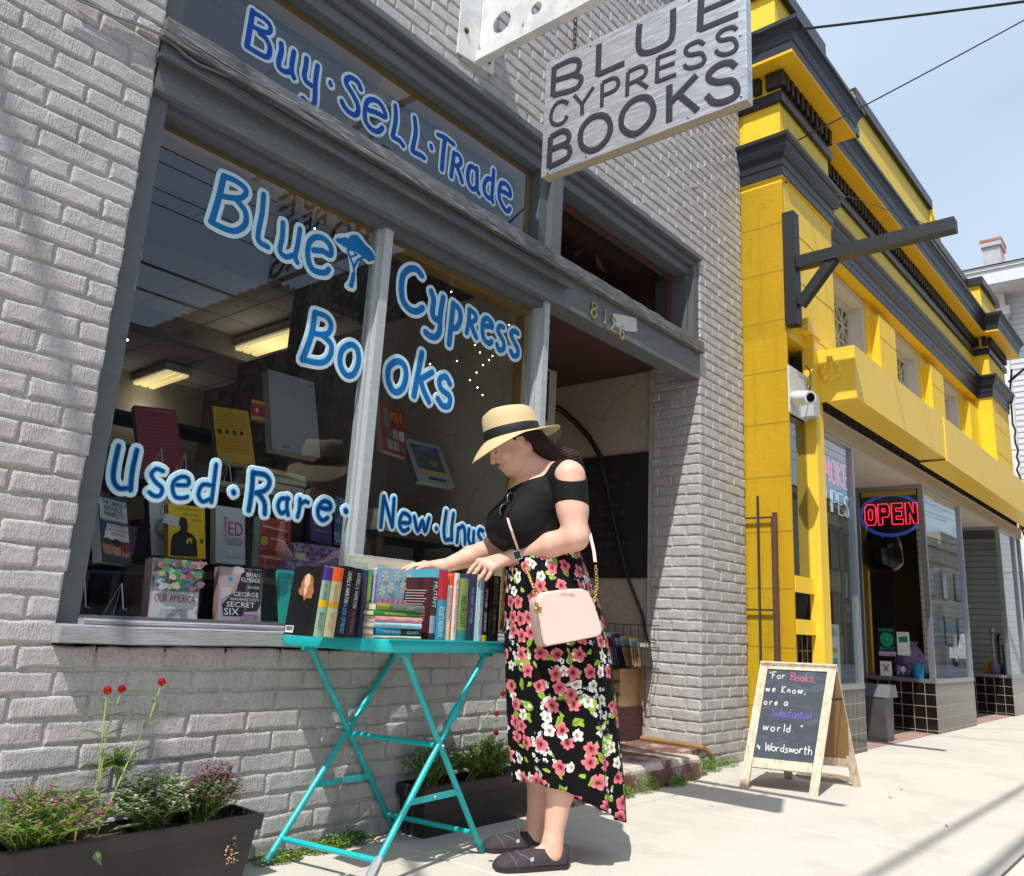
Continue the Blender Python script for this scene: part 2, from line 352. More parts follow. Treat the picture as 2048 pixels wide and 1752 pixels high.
mb=MB(); mb.box(3.2,4.95,.13,1.4,2.61,2.66); obj('doorway_soffit',mb,M('dark_brown_soffit','4a2f28',.7,.15),bs)
mb=MB(); mb.box(4.86,4.89,1.235,1.28,.12,2.2); mb.box(4.45,4.9,1.2,1.28,2.2,2.28); obj('door_trim',mb,M('off_white_trim','b9b3a6',.6),bs)
mb=MB(); mb.box(4.0,4.9,1.28,1.3,.12,2.2)
STEP=NG('worn_red_step')
def _st(g):
    z=g.n('ShaderNodeSeparateXYZ'); g.l(g.co.outputs['Object'],z.inputs[0]); f=g.noise(scale=6,detail=8,rough=.7)
    c=g.mix(g.noise(scale=3),lin('6a443c'),lin('7d564c'))
    wear=g.ramp(g.math('ADD',f,g.math('MULTIPLY',g.math('ABSOLUTE',g.math('SUBTRACT',z.outputs[1],.0)),-.0)),[(.5,0),(.56,1)])
    n2=g.n('ShaderNodeNewGeometry'); zz=g.n('ShaderNodeSeparateXYZ'); g.l(n2.outputs['Position'],zz.inputs[0])
    edge=g.math('MULTIPLY',g.math('SUBTRACT',1,g.math('MULTIPLY',g.math('ABSOLUTE',g.math('SUBTRACT',zz.outputs[1],-.13)),7),clamp=True),g.math('GREATER_THAN',zz.outputs[2],.09))
    w2=g.math('MAXIMUM',g.math('MULTIPLY',wear,.6),g.math('MULTIPLY',edge,g.ramp(f,[(.4,0),(.5,1)])))
    g.p(col=g.mix(w2,c,lin('c9beb2')),rough=.8); g.bump(g.noise(scale=22,detail=7),.01); return g.mat
STEP=_st(STEP)
mb=MB(); 
poly=[]
rr=random.Random(2)
for a,b in (((3.245,-.15),(4.56,-.15)),((4.56,-.15),(4.585,-.02))):
    for i in range(8 if a[0]<4 else 3):
        t=i/(8 if a[0]<4 else 3); poly.append((a[0]+(b[0]-a[0])*t+rr.uniform(-.006,.006),a[1]+(b[1]-a[1])*t+rr.uniform(-.006,.006)))
poly+=[(4.585,.0),(4.9,.012),(4.9,1.3),(3.245,1.3),(3.245,.0)]
zs=[(0,0),(.105,0),(.125,.012)]
vs=[];n=len(poly)
for z,ins in zs:
    for x,y in poly: vs.append((x-(ins if x>4.5 and y<0 else 0),y+(ins if y<0 else 0),z-(.0 if z<.12 else rr.uniform(0,.004))))
mb.add(vs,[(r*n+i,r*n+(i+1)%n,(r+1)*n+(i+1)%n,(r+1)*n+i) for r in range(2) for i in range(n)]+[tuple(2*n+i for i in range(n))])
obj('door_step',mb,STEP,bs)
mb=MB(); mb.tube([(4.853,.42,.135),(4.848,.1,.133),(4.85,-.02,.128),(4.9,-.03,.1),(4.98,-.022,.045)],.017,10); obj('brown_pipe',mb,M('brown_pipe','8a6b3e',.6,.3,20,.001),bs)
# house numbers, paper scrap
BRASS=M('aged_brass','b3a571',.35,.15,12,metal=.7)
def digit(par,ch,px,py):
    p=on(px,py,1,-.004); ST={'8':[[(0,.03),(.018,.045),(.013,.066),(-.013,.066),(-.018,.045),(0,.03),(.022,.015),(.02,-.012),(0,-.02),(-.02,-.012),(-.022,.015),(0,.03)]],'1':[[(-.012,.052),(.004,.064),(.004,-.02)],[(-.014,-.02),(.018,-.02)]],'2':[[(-.02,.045),(-.008,.063),(.014,.058),(.016,.036),(-.012,.002),(-.02,-.018),(.022,-.018)]],'6':[[(.016,.062),(-.008,.05),(-.02,.015),(-.014,-.012),(.008,-.02),(.02,.0),(.012,.022),(-.012,.018)]]}[ch]
    mb=MB()
    for s_ in ST: stroke(mb,s_,.0125,(p[0],-.006,p[2]-.022),(1,0,0),(0,0,1),(0,-1,0),.004,sm=(ch!='1'))
    obj('house_number',mb,BRASS,par)
for c,x,y in (('8',1187,621),('1',1209,633),('2',1227,650),('6',1243,664)): digit(bs,c,x,y)
mb=MB(); q=[on(x,y,1,-.0035) for x,y in ((1226,626),(1273,636),(1274,664),(1252,662),(1226,650))]; mb.add([tuple(p) for p in q],[(0,4,3,2,1)]); obj('paper_scrap',mb,M('paper_scrap','c9c8c4',.7),bs)
# nail and small dowel holes
mb=MB(); p=on(1386,378,1,0); mb.bar((p[0],.0,p[2]),(p[0],-.035,p[2]+.002),.008,.014); obj('wall_bracket_stub',mb,M('rusty_steel','6d5a4c',.7,.3,30),bs)
# cable across the left pier and along the ledge
mb=MB(); pts=[on(x,y,1,-.012) for x,y in ((150,-12),(215,28),(262,42),(320,68),(340,82),(372,112),(400,130),(470,158),(560,214),(640,262))]
mb.tube(pts,.006,6); pts=[on(x,y,1,-.02) for x,y in ((130,-12),(205,22),(300,60),(325,72))]; mb.tube(pts,.004,6)
obj('wall_cable',mb,M('painted_cable','7d7f80',.5),bs)
# ================= GROUND =================
def conc():
    g=NG('sun_bleached_concrete'); f=g.noise(scale=1.1,detail=6,rough=.6); h=g.noise(scale=160,detail=3)
    c=g.mix(f,lin('b6b0a5'),lin('cbc5ba')); c=g.mix(g.math('MULTIPLY',g.ramp(h,[(.3,1),(.45,0)]),.28),c,lin('8d857a'))
    sp=g.ramp(g.noise(scale=2.3,detail=7,rough=.65),[(.52,0),(.68,1)]); c=g.mix(g.math('MULTIPLY',sp,.30),c,lin('94897b')); vo=g.n('ShaderNodeTexVoronoi'); g.l(g.co.outputs['Object'],vo.inputs[0]); vo.inputs['Scale'].default_value=2.6; rc=g.n('ShaderNodeSeparateColor'); g.l(vo.outputs['Color'],rc.inputs[0]); gum=g.math('MULTIPLY',g.math('LESS_THAN',vo.outputs['Distance'],g.math('MULTIPLY',rc.outputs[0],.075)),g.math('GREATER_THAN',rc.outputs[1],.45)); c=g.mix(g.math('MULTIPLY',gum,.55),c,lin('5f584f'))
    ck=g.ramp(g.noise(scale=.9,detail=9,rough=.55,dist=.8),[(.4968,0),(.4985,1),(.5002,0)]); c=g.mix(g.math('MULTIPLY',ck,.55),c,lin('7a7168'))
    g.p(col=c,rough=.85); g.bump(g.math('ADD',h,g.math('MULTIPLY',ck,-.6)),.002,.7); return g.mat
CONC=conc()
def slab_grid(name,xs,ys,z,mat,gap=.013):
    mb=MB()
    for i in range(len(xs)-1):
        for j in range(len(ys)-1):
            x0,x1,y0,y1=xs[i]+gap/2,xs[i+1]-gap/2,ys[j]+gap/2,ys[j+1]-gap/2; e=.006
            mb.add([(x0,y0,z-.02),(x1,y0,z-.02),(x1,y1,z-.02),(x0,y1,z-.02),(x0,y0,z-e),(x1,y0,z-e),(x1,y1,z-e),(x0,y1,z-e),(x0+e,y0+e,z),(x1-e,y0+e,z),(x1-e,y1-e,z),(x0+e,y1-e,z)],
              [(k,(k+1)%4,4+(k+1)%4,4+k) for k in range(4)]+[(4+k,4+(k+1)%4,8+(k+1)%4,8+k) for k in range(4)]+[(8,9,10,11)])
    return obj(name,mb,mat,kind='structure')
slab_grid('sidewalk',[-30+1.52*i+.35 for i in range(66)],[-3.35,-1.83,-.3,.05],0,CONC)
mb=MB(); mb.box(-30,72,-3.36,1,-.1,-.012); obj('sidewalk_bed',mb,M('dark_joint_dirt','4f493f',.95),kind='structure')
mb=MB(); mb.box(5.3,80,.05,4,-.09,-.002); obj('forecourt_paving',mb,M('old_red_paving','9c7d74',.85,.2,4,.002),kind='structure')
mb=MB(); mb.box(-40,90,-3.52,-3.36,-.2,-.004); obj('kerb',mb,M('kerb_concrete','a8a196',.85,.15,8,.002),kind='structure')
mb=MB(); mb.add([(-400,-400,-.17),(400,-400,-.17),(400,400,-.17),(-400,400,-.17)],[(0,1,2,3)]); obj('ground',mb,M('ground_dirt','8a8378',.95,.2,.3),kind='structure')
mb=MB(); mb.add([(-200,-12,-.15),(200,-12,-.15),(200,-3.52,-.15),(-200,-3.52,-.15)],[(0,1,2,3)]); obj('road',mb,M('asphalt_road','57565a',.9,.15,20,.004,200),kind='structure')
# ================= PAINTED LETTERING =================
def V_(view,pts):
    ox,oy,s=view; return [(ox+x/s,oy+y/s) for x,y in pts]
def plane_letters(view,letters,plane,val,out=0):
    """letters traced as brush strokes on a real plane (axis, value); -> list of (pts2d, width in m)"""
    res=[]
    for pts,wd in letters:
        P=V_(view,pts); Q=[on(x,y,plane,val) for x,y in P]
        mx=sum(p[0] for p in P)/len(P); my=sum(p[1] for p in P)/len(P); h=wd/view[2]/2
        a=on(mx-h,my,plane,val); b=on(mx+h,my,plane,val)
        k=0 if plane==1 else 1
        res.append(([(q[k],q[2]) for q in Q],abs(b[k]-a[k])))
    return res
def paint(parent,name,view,letters,y,colmat,outmat,ow=.013,rnd=True,cyan=None,sm=True):
    L=plane_letters(view,letters,1,y)
    m1=MB();m2=MB();m3=MB()
    for i,(pts,w_) in enumerate(L):
        w_*=.96
        stroke(m1,pts,w_+2*ow,(0,y-.0002,0),(1,0,0),(0,0,1),(0,-1,0),.0008+.00003*i,rnd=True,sm=sm)
        if cyan: stroke(m3,pts,w_+.006,(0,y-.0008,0),(1,0,0),(0,0,1),(0,-1,0),.0009+.00003*i,rnd=rnd,sm=sm)
        stroke(m2,pts,w_*(.88 if cyan else 1),(0,y-.0014,0),(1,0,0),(0,0,1),(0,-1,0),.0009+.00003*i,rnd=rnd,sm=sm)
    o=obj(name,m1,outmat,parent,smooth=True)
    obj(name,m2,colmat,parent,smooth=True)
    if cyan: obj(name,m3,cyan,parent,smooth=True)
PALE=M('pale_blue_paint','bcd6e0',.45,.05,30); BLU1=M('royal_blue_paint','0648a4',.5,.12,14,spec=.2); BLU2=M('sky_blue_paint','0869aa',.5,.12,14,spec=.2); NAVY=M('navy_paint','083a76',.5,.2,25,spec=.2); CYN=M('cyan_edge_paint','2f9fd0',.4,.1,20)
VA=(460,0,6.74);VB=(740,180,6.74);VC=(390,320,3.1);VD=(780,500,4.2);VE=(570,600,3.272);VF=(200,860,4.207);VG=(440,900,4.207);VH=(740,950,4.207)
yl=.0985
paint(tw,'painted_lettering',VA,[([(305,150),(225,625)],85),([(300,165),(430,235),(530,330),(545,410),(500,440),(400,410),(285,345)],72),([(400,455),(480,520),(535,640),(520,750),(470,765),(360,710),(225,625)],78),
 ([(690,590),(690,700),(655,830),(670,920),(750,970),(830,960)],78),([(860,700),(835,850),(830,960),(860,1050)],76),
 ([(1030,790),(1020,900),(1000,1000),(1020,1090),(1090,1150)],74),([(1180,890),(1150,1100),(1140,1350),(1110,1420),(1040,1390),(980,1330)],74),
 ([(1350,1118),(1356,1144)],66),([(1760,1200),(1720,1110),(1630,1050),(1570,1070),(1570,1140),(1650,1270),(1720,1420),(1720,1520),(1670,1550),(1590,1500),(1540,1440),(1505,1370)],72)],yl,BLU1,PALE,.0135)
paint(tw,'painted_lettering',VB,[([(-20,270),(100,315),(200,365),(190,280),(120,170),(30,130),(-40,160),(-70,280),(-60,420),(20,530),(110,560),(165,510)],66),
 ([(340,215),(345,400),(310,590),(305,630),(400,690),(445,750)],62),([(600,380),(615,560),(580,760),(575,825),(680,880),(725,915)],62),([(822,756),(828,785)],56),
 ([(915,605),(1020,650),(1125,735)],54),([(1005,680),(985,850),(967,1070)],60),([(1130,850),(1115,980),(1092,1165)],56),([(1130,850),(1200,890),(1225,970),(1190,1020),(1130,1010)],50),([(1170,1030),(1210,1140),(1238,1240)],54),
 ([(1440,1080),(1360,1030),(1320,1100),(1320,1230),(1370,1330),(1430,1330)],54),([(1440,1060),(1440,1200),(1440,1340),(1465,1395)],52),
 ([(1665,1085),(1655,1260),(1640,1440),(1650,1505)],50),([(1650,1210),(1580,1200),(1535,1290),(1550,1400),(1610,1460),(1645,1440)],50),
 ([(1770,1360),(1830,1390),(1885,1425),(1880,1340),(1830,1270),(1770,1260),(1740,1340),(1745,1470),(1800,1590),(1850,1635),(1885,1600)],50)],yl,BLU1,PALE,.0135)
paint(win,'painted_lettering',VC,[([(178,100),(150,220),(102,385)],44),([(178,100),(250,130),(312,180),(305,222),(260,238),(150,222)],38),([(255,245),(310,320),(310,400),(250,440),(180,425),(97,383)],40),
 ([(425,215),(415,330),(390,488),(450,540)],36),([(545,390),(540,480),(525,560),(560,600),(610,590)],34),([(650,428),(635,530),(620,600),(633,635)],33),
 ([(735,560),(790,565),(838,590),(840,540),(800,490),(745,480),(705,520),(700,610),(730,680),(800,700),(828,680)],36)],yl,BLU2,PALE,.0165)
paint(win,'painted_lettering',VD,[([(265,215),(225,165),(165,160),(110,210),(95,320),(110,430),(165,500),(225,515),(272,488)],48),
 ([(345,350),(365,420),(355,520),(370,570),(410,590)],46),([(445,400),(420,560),(415,680),(380,730),(330,720),(298,692)],46),
 ([(530,450),(515,600),(495,790)],44),([(530,450),(580,500),(590,580),(560,650),(520,655)],42),([(665,500),(660,600),(642,695)],36),([(665,500),(715,540),(715,590),(665,610)],33),([(675,610),(700,680),(723,735)],36),
 ([(785,640),(830,640),(855,650),(850,610),(810,575),(780,600),(775,680),(790,750),(830,785),(852,770)],36),
 ([(952,650),(920,640),(905,680),(930,730),(955,780),(950,830),(915,840),(897,795)],33),([(1072,700),(1040,680),(1015,710),(1040,770),(1070,830),(1070,880),(1035,890),(1012,850)],33)],yl,BLU2,PALE,.0165)
paint(win,'painted_lettering',VE,[([(195,85),(170,230),(112,390)],40),([(195,80),(270,110),(300,160),(285,212),(240,225),(180,215)],34),([(240,225),(300,290),(290,370),(230,410),(112,390)],36),
 ([(425,290),(370,330),(360,420),(400,490),(450,480),(480,400),(470,320),(425,290)],36)],yl,BLU2,PALE,.0165)
paint(win,'painted_lettering',VE,[([(735,400),(680,440),(675,530),(715,600),(765,580),(790,500),(780,430),(735,400)],36),
 ([(895,348),(865,500),(842,625)],36),([(962,472),(880,520)],32),([(885,525),(910,600),(940,665)],34),([(1078,548),(1050,500),(1010,520),(1020,580),(1075,630),(1070,690),(1030,690),(998,645)],32)],yl,BLU2,PALE,.0165)
paint(win,'painted_lettering',VF,[([(155,135),(115,330),(115,430),(160,490),(225,490)],44),([(308,170),(270,350),(255,505)],44),([(530,345),(470,325),(430,370),(460,430),(520,490),(500,550),(450,550),(412,522)],34),
 ([(640,460),(735,460),(740,410),(690,390),(620,430),(610,510),(640,565),(700,570),(732,560)],33),([(975,290),(955,450),(935,605)],35),([(940,465),(860,460),(825,540),(860,600),(920,580)],34),([(1120,518),(1124,528)],44)],yl,NAVY,PALE,.0165,cyan=CYN)
paint(win,'painted_lettering',VG,[([(275,185),(265,340),(240,505)],42),([(275,190),(380,210),(415,270),(380,335),(300,360)],40),([(320,360),(370,440),(375,535)],40),
 ([(575,410),(510,410),(485,470),(510,530),(555,510)],32),([(565,400),(560,480),(570,545)],32),([(670,412),(665,500),(650,560)],32),([(668,460),(710,430),(738,440)],30),
 ([(835,482),(920,495),(920,450),(870,430),(825,480),(825,550),(860,590),(902,570)],34),([(1055,508),(1058,514)],44)],yl,NAVY,PALE,.0165,cyan=CYN)
paint(win,'painted_lettering',VH,[([(115,180),(90,435)],29),([(115,180),(185,435)],29),([(200,198),(185,435)],29),([(265,400),(328,400),(330,350),(280,320),(250,370),(250,430),(280,470),(322,450)],27),
 ([(370,352),(400,470),(440,380),(460,478),(495,362)],28),([(555,448),(557,452)],30),([(640,305),(620,450),(630,540),(672,540)],27),([(700,325),(685,440),(685,545)],27),([(740,445),(730,565)],25),([(740,455),(780,430),(795,480),(795,575)],25),
 ([(830,455),(825,540),(850,590),(870,560)],25),([(870,475),(865,585)],25),([(948,470),(920,460),(910,500),(940,560),(925,610),(907,600)],25),([(995,490),(988,570),(1015,610),(1045,585)],25),([(1052,500),(1048,620)],25),([(1120,530),(1085,515),(1065,580),(1085,630),(1115,600)],25),([(1122,520),(1118,635)],25),([(1170,440),(1162,640)],25)],yl,NAVY,PALE,.013,cyan=CYN,sm=True)
# the painted tree
mb=MB();mo=MB()
def pl(pts): return [tuple(on(x,y,1,yl)[[0,2]]) for x,y in V_(VC,pts)]
can=pl([(868,492),(885,482),(900,486),(925,478),(950,487),(962,468),(985,463),(1005,466),(1030,495),(1058,530),(1085,552),(1100,572),(1112,600),(1130,628),(1100,622),(1078,632),(1052,612),(1040,598),(1015,585),(1000,572),(975,566),(955,562),(940,545),(925,540),(900,522),(880,512)])
can2=pl([(855,490),(870,462),(900,455),(925,455),(950,450),(975,443),(1010,447),(1035,470),(1065,515),(1100,545),(1118,590),(1140,632),(1125,640),(1070,648),(1045,625),(1030,612),(1012,640),(1000,690),(1003,800),(980,820),(950,812),(925,790),(925,768),(945,745),(960,700),(955,640),(945,585),(915,570),(885,535),(865,510)])
mo.prism(can2,(0,yl-.0009,0),(1,0,0),(0,0,1),.0006); mb.prism(can,(0,yl-.0021,0),(1,0,0),(0,0,1),.0006)
for pts,wd in (([(943,550),(958,600),(978,648),(985,690),(982,740)],.011),([(983,700),(972,760),(962,790)],.022),([(985,665),(1008,622),(1050,600)],.012),([(962,600),(1000,590),(985,575)],.009)):
    stroke(mb,pl(pts),wd,(0,yl-.0016,0),(1,0,0),(0,0,1),(0,-1,0),.0009)
obj('painted_tree_emblem',mo,PALE,win); obj('painted_tree_emblem',mb,BLU2,win)
# ================= HANGING SIGN =================
def brushed():
    g=NG('brushed_metal_sheet'); g.p(metal=.75,rough=.34)
    v=g.map(scale=(1,6,70),rot=(.0,0,0)); f=g.noise(v,scale=2.4,detail=5,rough=.6,dist=.6); f2=g.noise(g.map(scale=(1,3,26)),scale=3,detail=3,dist=1)
    h=g.math('ADD',f,f2); c=g.ramp(g.math('MULTIPLY',h,.5),[(.3,lin('9ba0a6')),(.5,lin('c3c6cb')),(.64,lin('f0f2f4'))]); g.p(col=c,rough=g.ramp(f,[(.3,.5),(.7,.25)])); g.bump(f,.0015,.5); return g.mat
SX=2.52; sg=thing('hanging_shop_sign','brushed metal sign board lettered BLUE CYPRESS BOOKS hanging from a chain over the pavement','shop sign',(2.52,-.945,2.708))
mb=MB(); mb.box(SX,SX+.045,-1.425,-.465,2.708,3.285); obj('sign_edge',mb,M('sign_wood_edge','a5977f',.6,.1,20,.001),sg)
mb=MB(); mb.box(SX-.0035,SX-.0004,-1.427,-.463,2.706,3.287); mb.box(SX+.045,SX+.048,-1.427,-.463,2.706,3.287); mb.box(SX,SX+.045,-1.4285,-1.4254,2.706,3.287)
obj('sign_face',mb,brushed(),sg)
VS=(1060,0,4.452)
SL_=[([(215,592),(203,852)],.036),([(215,605),(370,535),(435,550),(430,620),(380,665),(225,715)],.034),([(380,665),(452,690),(440,755),(380,800),(205,850)],.034),
 ([(615,395),(605,672)],.036),([(605,665),(842,562)],.034),([(975,222),(965,400),(1000,470),(1100,455),(1230,385),(1270,290),(1275,82)],.036),
 ([(1527,-60),(1512,272)],.036),([(1512,265),(1855,122)],.033),([(1520,108),(1830,-28)],.03),([(1525,-50),(1850,-190)],.033)]
SL2=[([(338,920),(290,900),(230,930),(190,1010),(195,1085),(240,1110),(300,1085),(332,1030)],.024),([(395,848),(465,930),(565,775)],.022),([(465,930),(465,1022)],.024),
 ([(645,742),(640,950)],.024),([(645,737),(740,697),(785,715),(780,770),(740,812),(645,850)],.023),([(873,642),(865,855)],.024),([(875,640),(980,593),(1032,605),(1025,660),(980,702),(875,750)],.023),([(950,715),(1045,778)],.024),
 ([(1140,512),(1130,735)],.024),([(1140,512),(1300,457)],.022),([(1135,615),(1290,560)],.022),([(1130,728),(1302,662)],.022),
 ([(1550,392),(1500,370),(1420,402),(1385,452),(1420,488),(1520,475),(1555,520),(1530,572),(1450,602),(1395,600),(1375,575)],.023),([(1840,262),(1800,242),(1715,272),(1672,322),(1700,358),(1800,345),(1840,392),(1820,452),(1740,484),(1680,475),(1655,447)],.023)]
SL3=[([(185,1217),(170,1490)],.036),([(185,1220),(290,1167),(343,1190),(340,1250),(290,1290),(180,1332)],.034),([(290,1290),(348,1310),(352,1370),(310,1420),(170,1487)],.034),
 ([(600,1030),(520,1070),(455,1170),(460,1290),(530,1340),(620,1310),(700,1210),(715,1100),(670,1037),(600,1030)],.035),([(990,870),(900,912),(825,1010),(820,1130),(890,1190),(980,1170),(1080,1060),(1100,950),(1060,880),(990,870)],.035),
 ([(1242,760),(1240,1085)],.036),([(1485,668),(1260,905)],.034),([(1335,850),(1492,982)],.034),([(1830,592),(1780,558),(1680,582),(1600,650),(1600,708),(1680,732),(1790,718),(1842,770),(1832,850),(1740,902),(1640,912),(1575,850)],.035)]
mb=MB(); q=0
for pts,wd in SL_+SL2+SL3:
    P=[on(x,y,0,SX-.004) for x,y in V_(VS,pts)]; closed=pts[0]==pts[-1]
    straight=len(pts)<=3
    for i in ([0] if not straight or len(pts)==2 else [0,1]):
        PP=P if not straight or len(pts)==2 else [P[i],P[i+1]]
        stroke(mb,[(-p[1],p[2]) for p in PP],wd*.82,(SX-.004,0,0),(0,-1,0),(0,0,1),(-1,0,0),.0022+.00004*q,sm=not straight); q+=1
obj('sign_lettering',mb,M('dark_plum_letters','33303a',.35,.3,20,.0008),sg,smooth=40)
mb=MB()
for x,y in ((160,1545),(500,1395),(937,1228),(1410,1047),(1880,860),(1873,317),(540,410),(962,212),(1415,3)):
    p=on(1060+x/4.452,y/4.452,0,SX-.0035); mb.ball((p[0]-.001,p[1],p[2]),.0055,6,(.5,1,1))
obj('rivet',mb,M('steel_rivet','6a6d70',.35,metal=.8),sg)
def chain(parent,y,z0,z1,x=SX+.022):
    mb=MB(); n=int((z1-z0)/.024); L=(z1-z0)/n
    for i in range(n):
        zc=z0+(i+.5)*L; h=L*.72; wv=.0085; P=[]
        for k in range(12):
            a=2*math.pi*k/12; u=wv*math.cos(a); v=h*math.sin(a)
            P.append((x+(u if i%2 else 0),y+(0 if i%2 else u),zc+v))
        mb.tube(P,.0028,6,closed=True)
    obj('chain',mb,M('rusty_chain','5b3a2c',.7,.4,60,.0008,metal=.3),parent,smooth=True)
chain(sg,-.60,3.285,3.475); chain(sg,-1.33,3.285,3.475)
mb=MB(); 
for y in(-.60,-1.33): mb.tube([(SX+.022,y,3.27),(SX+.022,y-.006,3.29),(SX+.022,y,3.3),(SX+.022,y+.006,3.29)],.003,6,closed=True)
obj('eye_bolt',mb,M('galvanised','a9adb0',.35,metal=.8),sg)
# bracket
br=thing('sign_bracket','white painted steel bracket with rusty bolts and round holes carrying the metal sign','bracket',(2.52,0,3.47))
WP=NG('rust_streaked_white_paint')
def _wp(g):
    f=g.noise(g.map(scale=(14,14,1.6)),scale=3,detail=6,rough=.7); c=g.mix(g.math('MULTIPLY',g.ramp(f,[(.6,0),(.74,1)]),.7),lin('d8d9d6'),lin('a5714a')); h=g.noise(scale=8,detail=6); c=g.mix(g.math('MULTIPLY',g.ramp(h,[(.5,0),(.56,1)]),.4),c,lin('aab4ba')); g.p(col=c,rough=.45); g.bump(h,.0015); return g.mat
WP=_wp(WP)
p=[on(912,105,1,-.006),on(984,152,1,-.006)]
mb=MB(); mb.prism([(2.385,3.471),(2.645,3.5),(2.645,4.35),(2.385,4.35)],(0,-.0105,0),(1,0,0),(0,0,1),.010); obj('wall_plate',mb,WP,br)
mb=MB(); mb.bar((2.53,-.012,3.52),(2.53,-1.75,3.52),.05,.05); obj('arm',mb,WP,br)
# web plate with round holes: built as a ring of quads between outer outline and hole outlines
def web(mb):
    N=16; x=2.53; zt=lambda y:3.545+.62*max(0,(1+y/1.1))**1.9
    def ringpanel(y0,y1,cy,cz,r):
        for k in range(N):
            a0=2*math.pi*k/N;a1=2*math.pi*(k+1)/N
            def outer(a):
                c,s=math.cos(a),math.sin(a); t=1e9; zb=3.545
                for tt in np.linspace(.005,1.2,300):
                    yy=cy+c*tt; zz=cz+s*tt
                    if yy<y0 or yy>y1 or zz<zb or zz>zt(yy): return (min(max(yy,y0),y1),min(max(zz,zb),zt(min(max(yy,y0),y1))))
                return (yy,zz)
            q=[outer(a0),outer(a1),(cy+r*math.cos(a1),cz+r*math.sin(a1)),(cy+r*math.cos(a0),cz+r*math.sin(a0))]
            for s_ in (-.003,.003): mb.add([(x+s_,a,b) for a,b in q],[(0,1,2,3)])
            mb.add([(x-.003,*q[2]),(x-.003,*q[3]),(x+.003,*q[3]),(x+.003,*q[2])],[(0,1,2,3)])
    ringpanel(-.30,-.012,-.155,3.665,.058); ringpanel(-.47,-.30,-.375,3.635,.033)
    ys=np.linspace(-1.1,-.47,8)
    for a,b in zip(ys[:-1],ys[1:]):
        for s_ in (-.003,.003): mb.add([(x+s_,a,3.545),(x+s_,b,3.545),(x+s_,b,zt(b)),(x+s_,a,zt(a))],[(0,1,2,3)])
mb=MB(); web(mb); obj('web_plate',mb,WP,br)
for x,z in ((2.43,3.62),(2.60,3.55),(2.44,3.88),(2.60,3.86),(2.44,4.2)): mb=MB(); mb.ball((x,-.014,z),.016,8,(1,.6,1)); obj('bolt',mb,M('rusty_bolt','5c3626',.7,.3,50,.001),br,smooth=True)
# ================= SHOP INTERIOR =================
mb=MB(); mb.box(.9,4.0,.5,6.7,-.0,.02); obj('interior_floor',mb,M('shop_floor','4a3c30',.5),bs)
CT=NG('ceiling_tiles')
def _ct(g):
    b=g.n('ShaderNodeTexBrick'); g.l(g.co.outputs['Object'],b.inputs[0]); b.offset=0; b.inputs['Scale'].default_value=1; b.inputs['Brick Width'].default_value=.6; b.inputs['Row Height'].default_value=.6; b.inputs['Mortar Size'].default_value=.012
    b.inputs['Color1'].default_value=(*lin('aaa498'),1);b.inputs['Color2'].default_value=(*lin('a49e92'),1);b.inputs['Mortar'].default_value=(*lin('6d6557'),1); g.p(col=b.outputs[0],rough=.9); return g.mat
mb=MB(); mb.box(-.2,5.2,.2,6.8,3.42,3.45); obj('ceiling',mb,_ct(CT),bs)
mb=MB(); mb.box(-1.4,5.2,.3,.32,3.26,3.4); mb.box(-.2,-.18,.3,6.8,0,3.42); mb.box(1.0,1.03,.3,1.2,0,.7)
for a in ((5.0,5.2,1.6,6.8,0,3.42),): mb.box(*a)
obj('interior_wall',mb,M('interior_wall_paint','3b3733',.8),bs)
def tube_light(nm,x,y0,y1,z,lab):
    t=thing('ceiling_light',lab,'ceiling light',(x,(y0+y1)/2,z),'strip lights inside the shop')
    mb=MB(); mb.prism([(-.09,0),(.09,0),(.05,.06),(-.05,.06)],(x,y0,z),(1,0,0),(0,0,1),-(y1-y0)); obj('housing',mb,M('enamel','cfcabb',.5),t)
    mb=MB(); 
    for k in(-.04,.04): mb.tube([(x+k,y0+.03,z-.015),(x+k,y1-.03,z-.015)],.016,10)
    obj('lamp_tube',mb,M('warm_tube','ffe6a8',.5,emit=1.15),t)
    return t
tube_light('a',4.2,5.75,7.6,3.3,'lit strip light nearer the left window frame, seen through the glass') if 0 else None
def px_light(p,lab):
    q=[on(x,y,2,3.30) for x,y in p]; a=(Vector(q[0])+Vector(q[1]))/2; b=(Vector(q[2])+Vector(q[3]))/2
    t=thing('ceiling_light',lab,'ceiling light',tuple((a+b)/2),'strip lights inside the shop')
    d=(b-a).normalized(); n=d.cross(Vector((0,0,1)))
    wv=.30
    mb=MB(); mb.bar(a+Vector((0,0,.05)),b+Vector((0,0,.05)),wv,.08); obj('housing',mb,M('enamel','b9b3a2',.5),t)
    mb=MB()
    for k in(-.3,0,.3): mb.bar(a+n*k*wv+Vector((0,0,-.005)),b+n*k*wv+Vector((0,0,-.005)),wv*.2,.03)
    obj('lamp_tube',mb,M('warm_tube','f2dc9a',.5,emit=.62),t)
    ld=bpy.data.lights.new('strip_glow','POINT'); ld.energy=5; ld.shadow_soft_size=.25; ld.color=(1,.9,.72); lo=bpy.data.objects.new('strip_glow',ld); COL.objects.link(lo); lo.parent=t; lo.location=(0,0,-.28)
px_light([(216,786),(240,796),(340,738),(372,754)],'lit strip light farther left behind the glass, above the red book')
px_light([(453,702),(485,718),(603,656),(640,668)],'lit strip light behind the painted word Books')
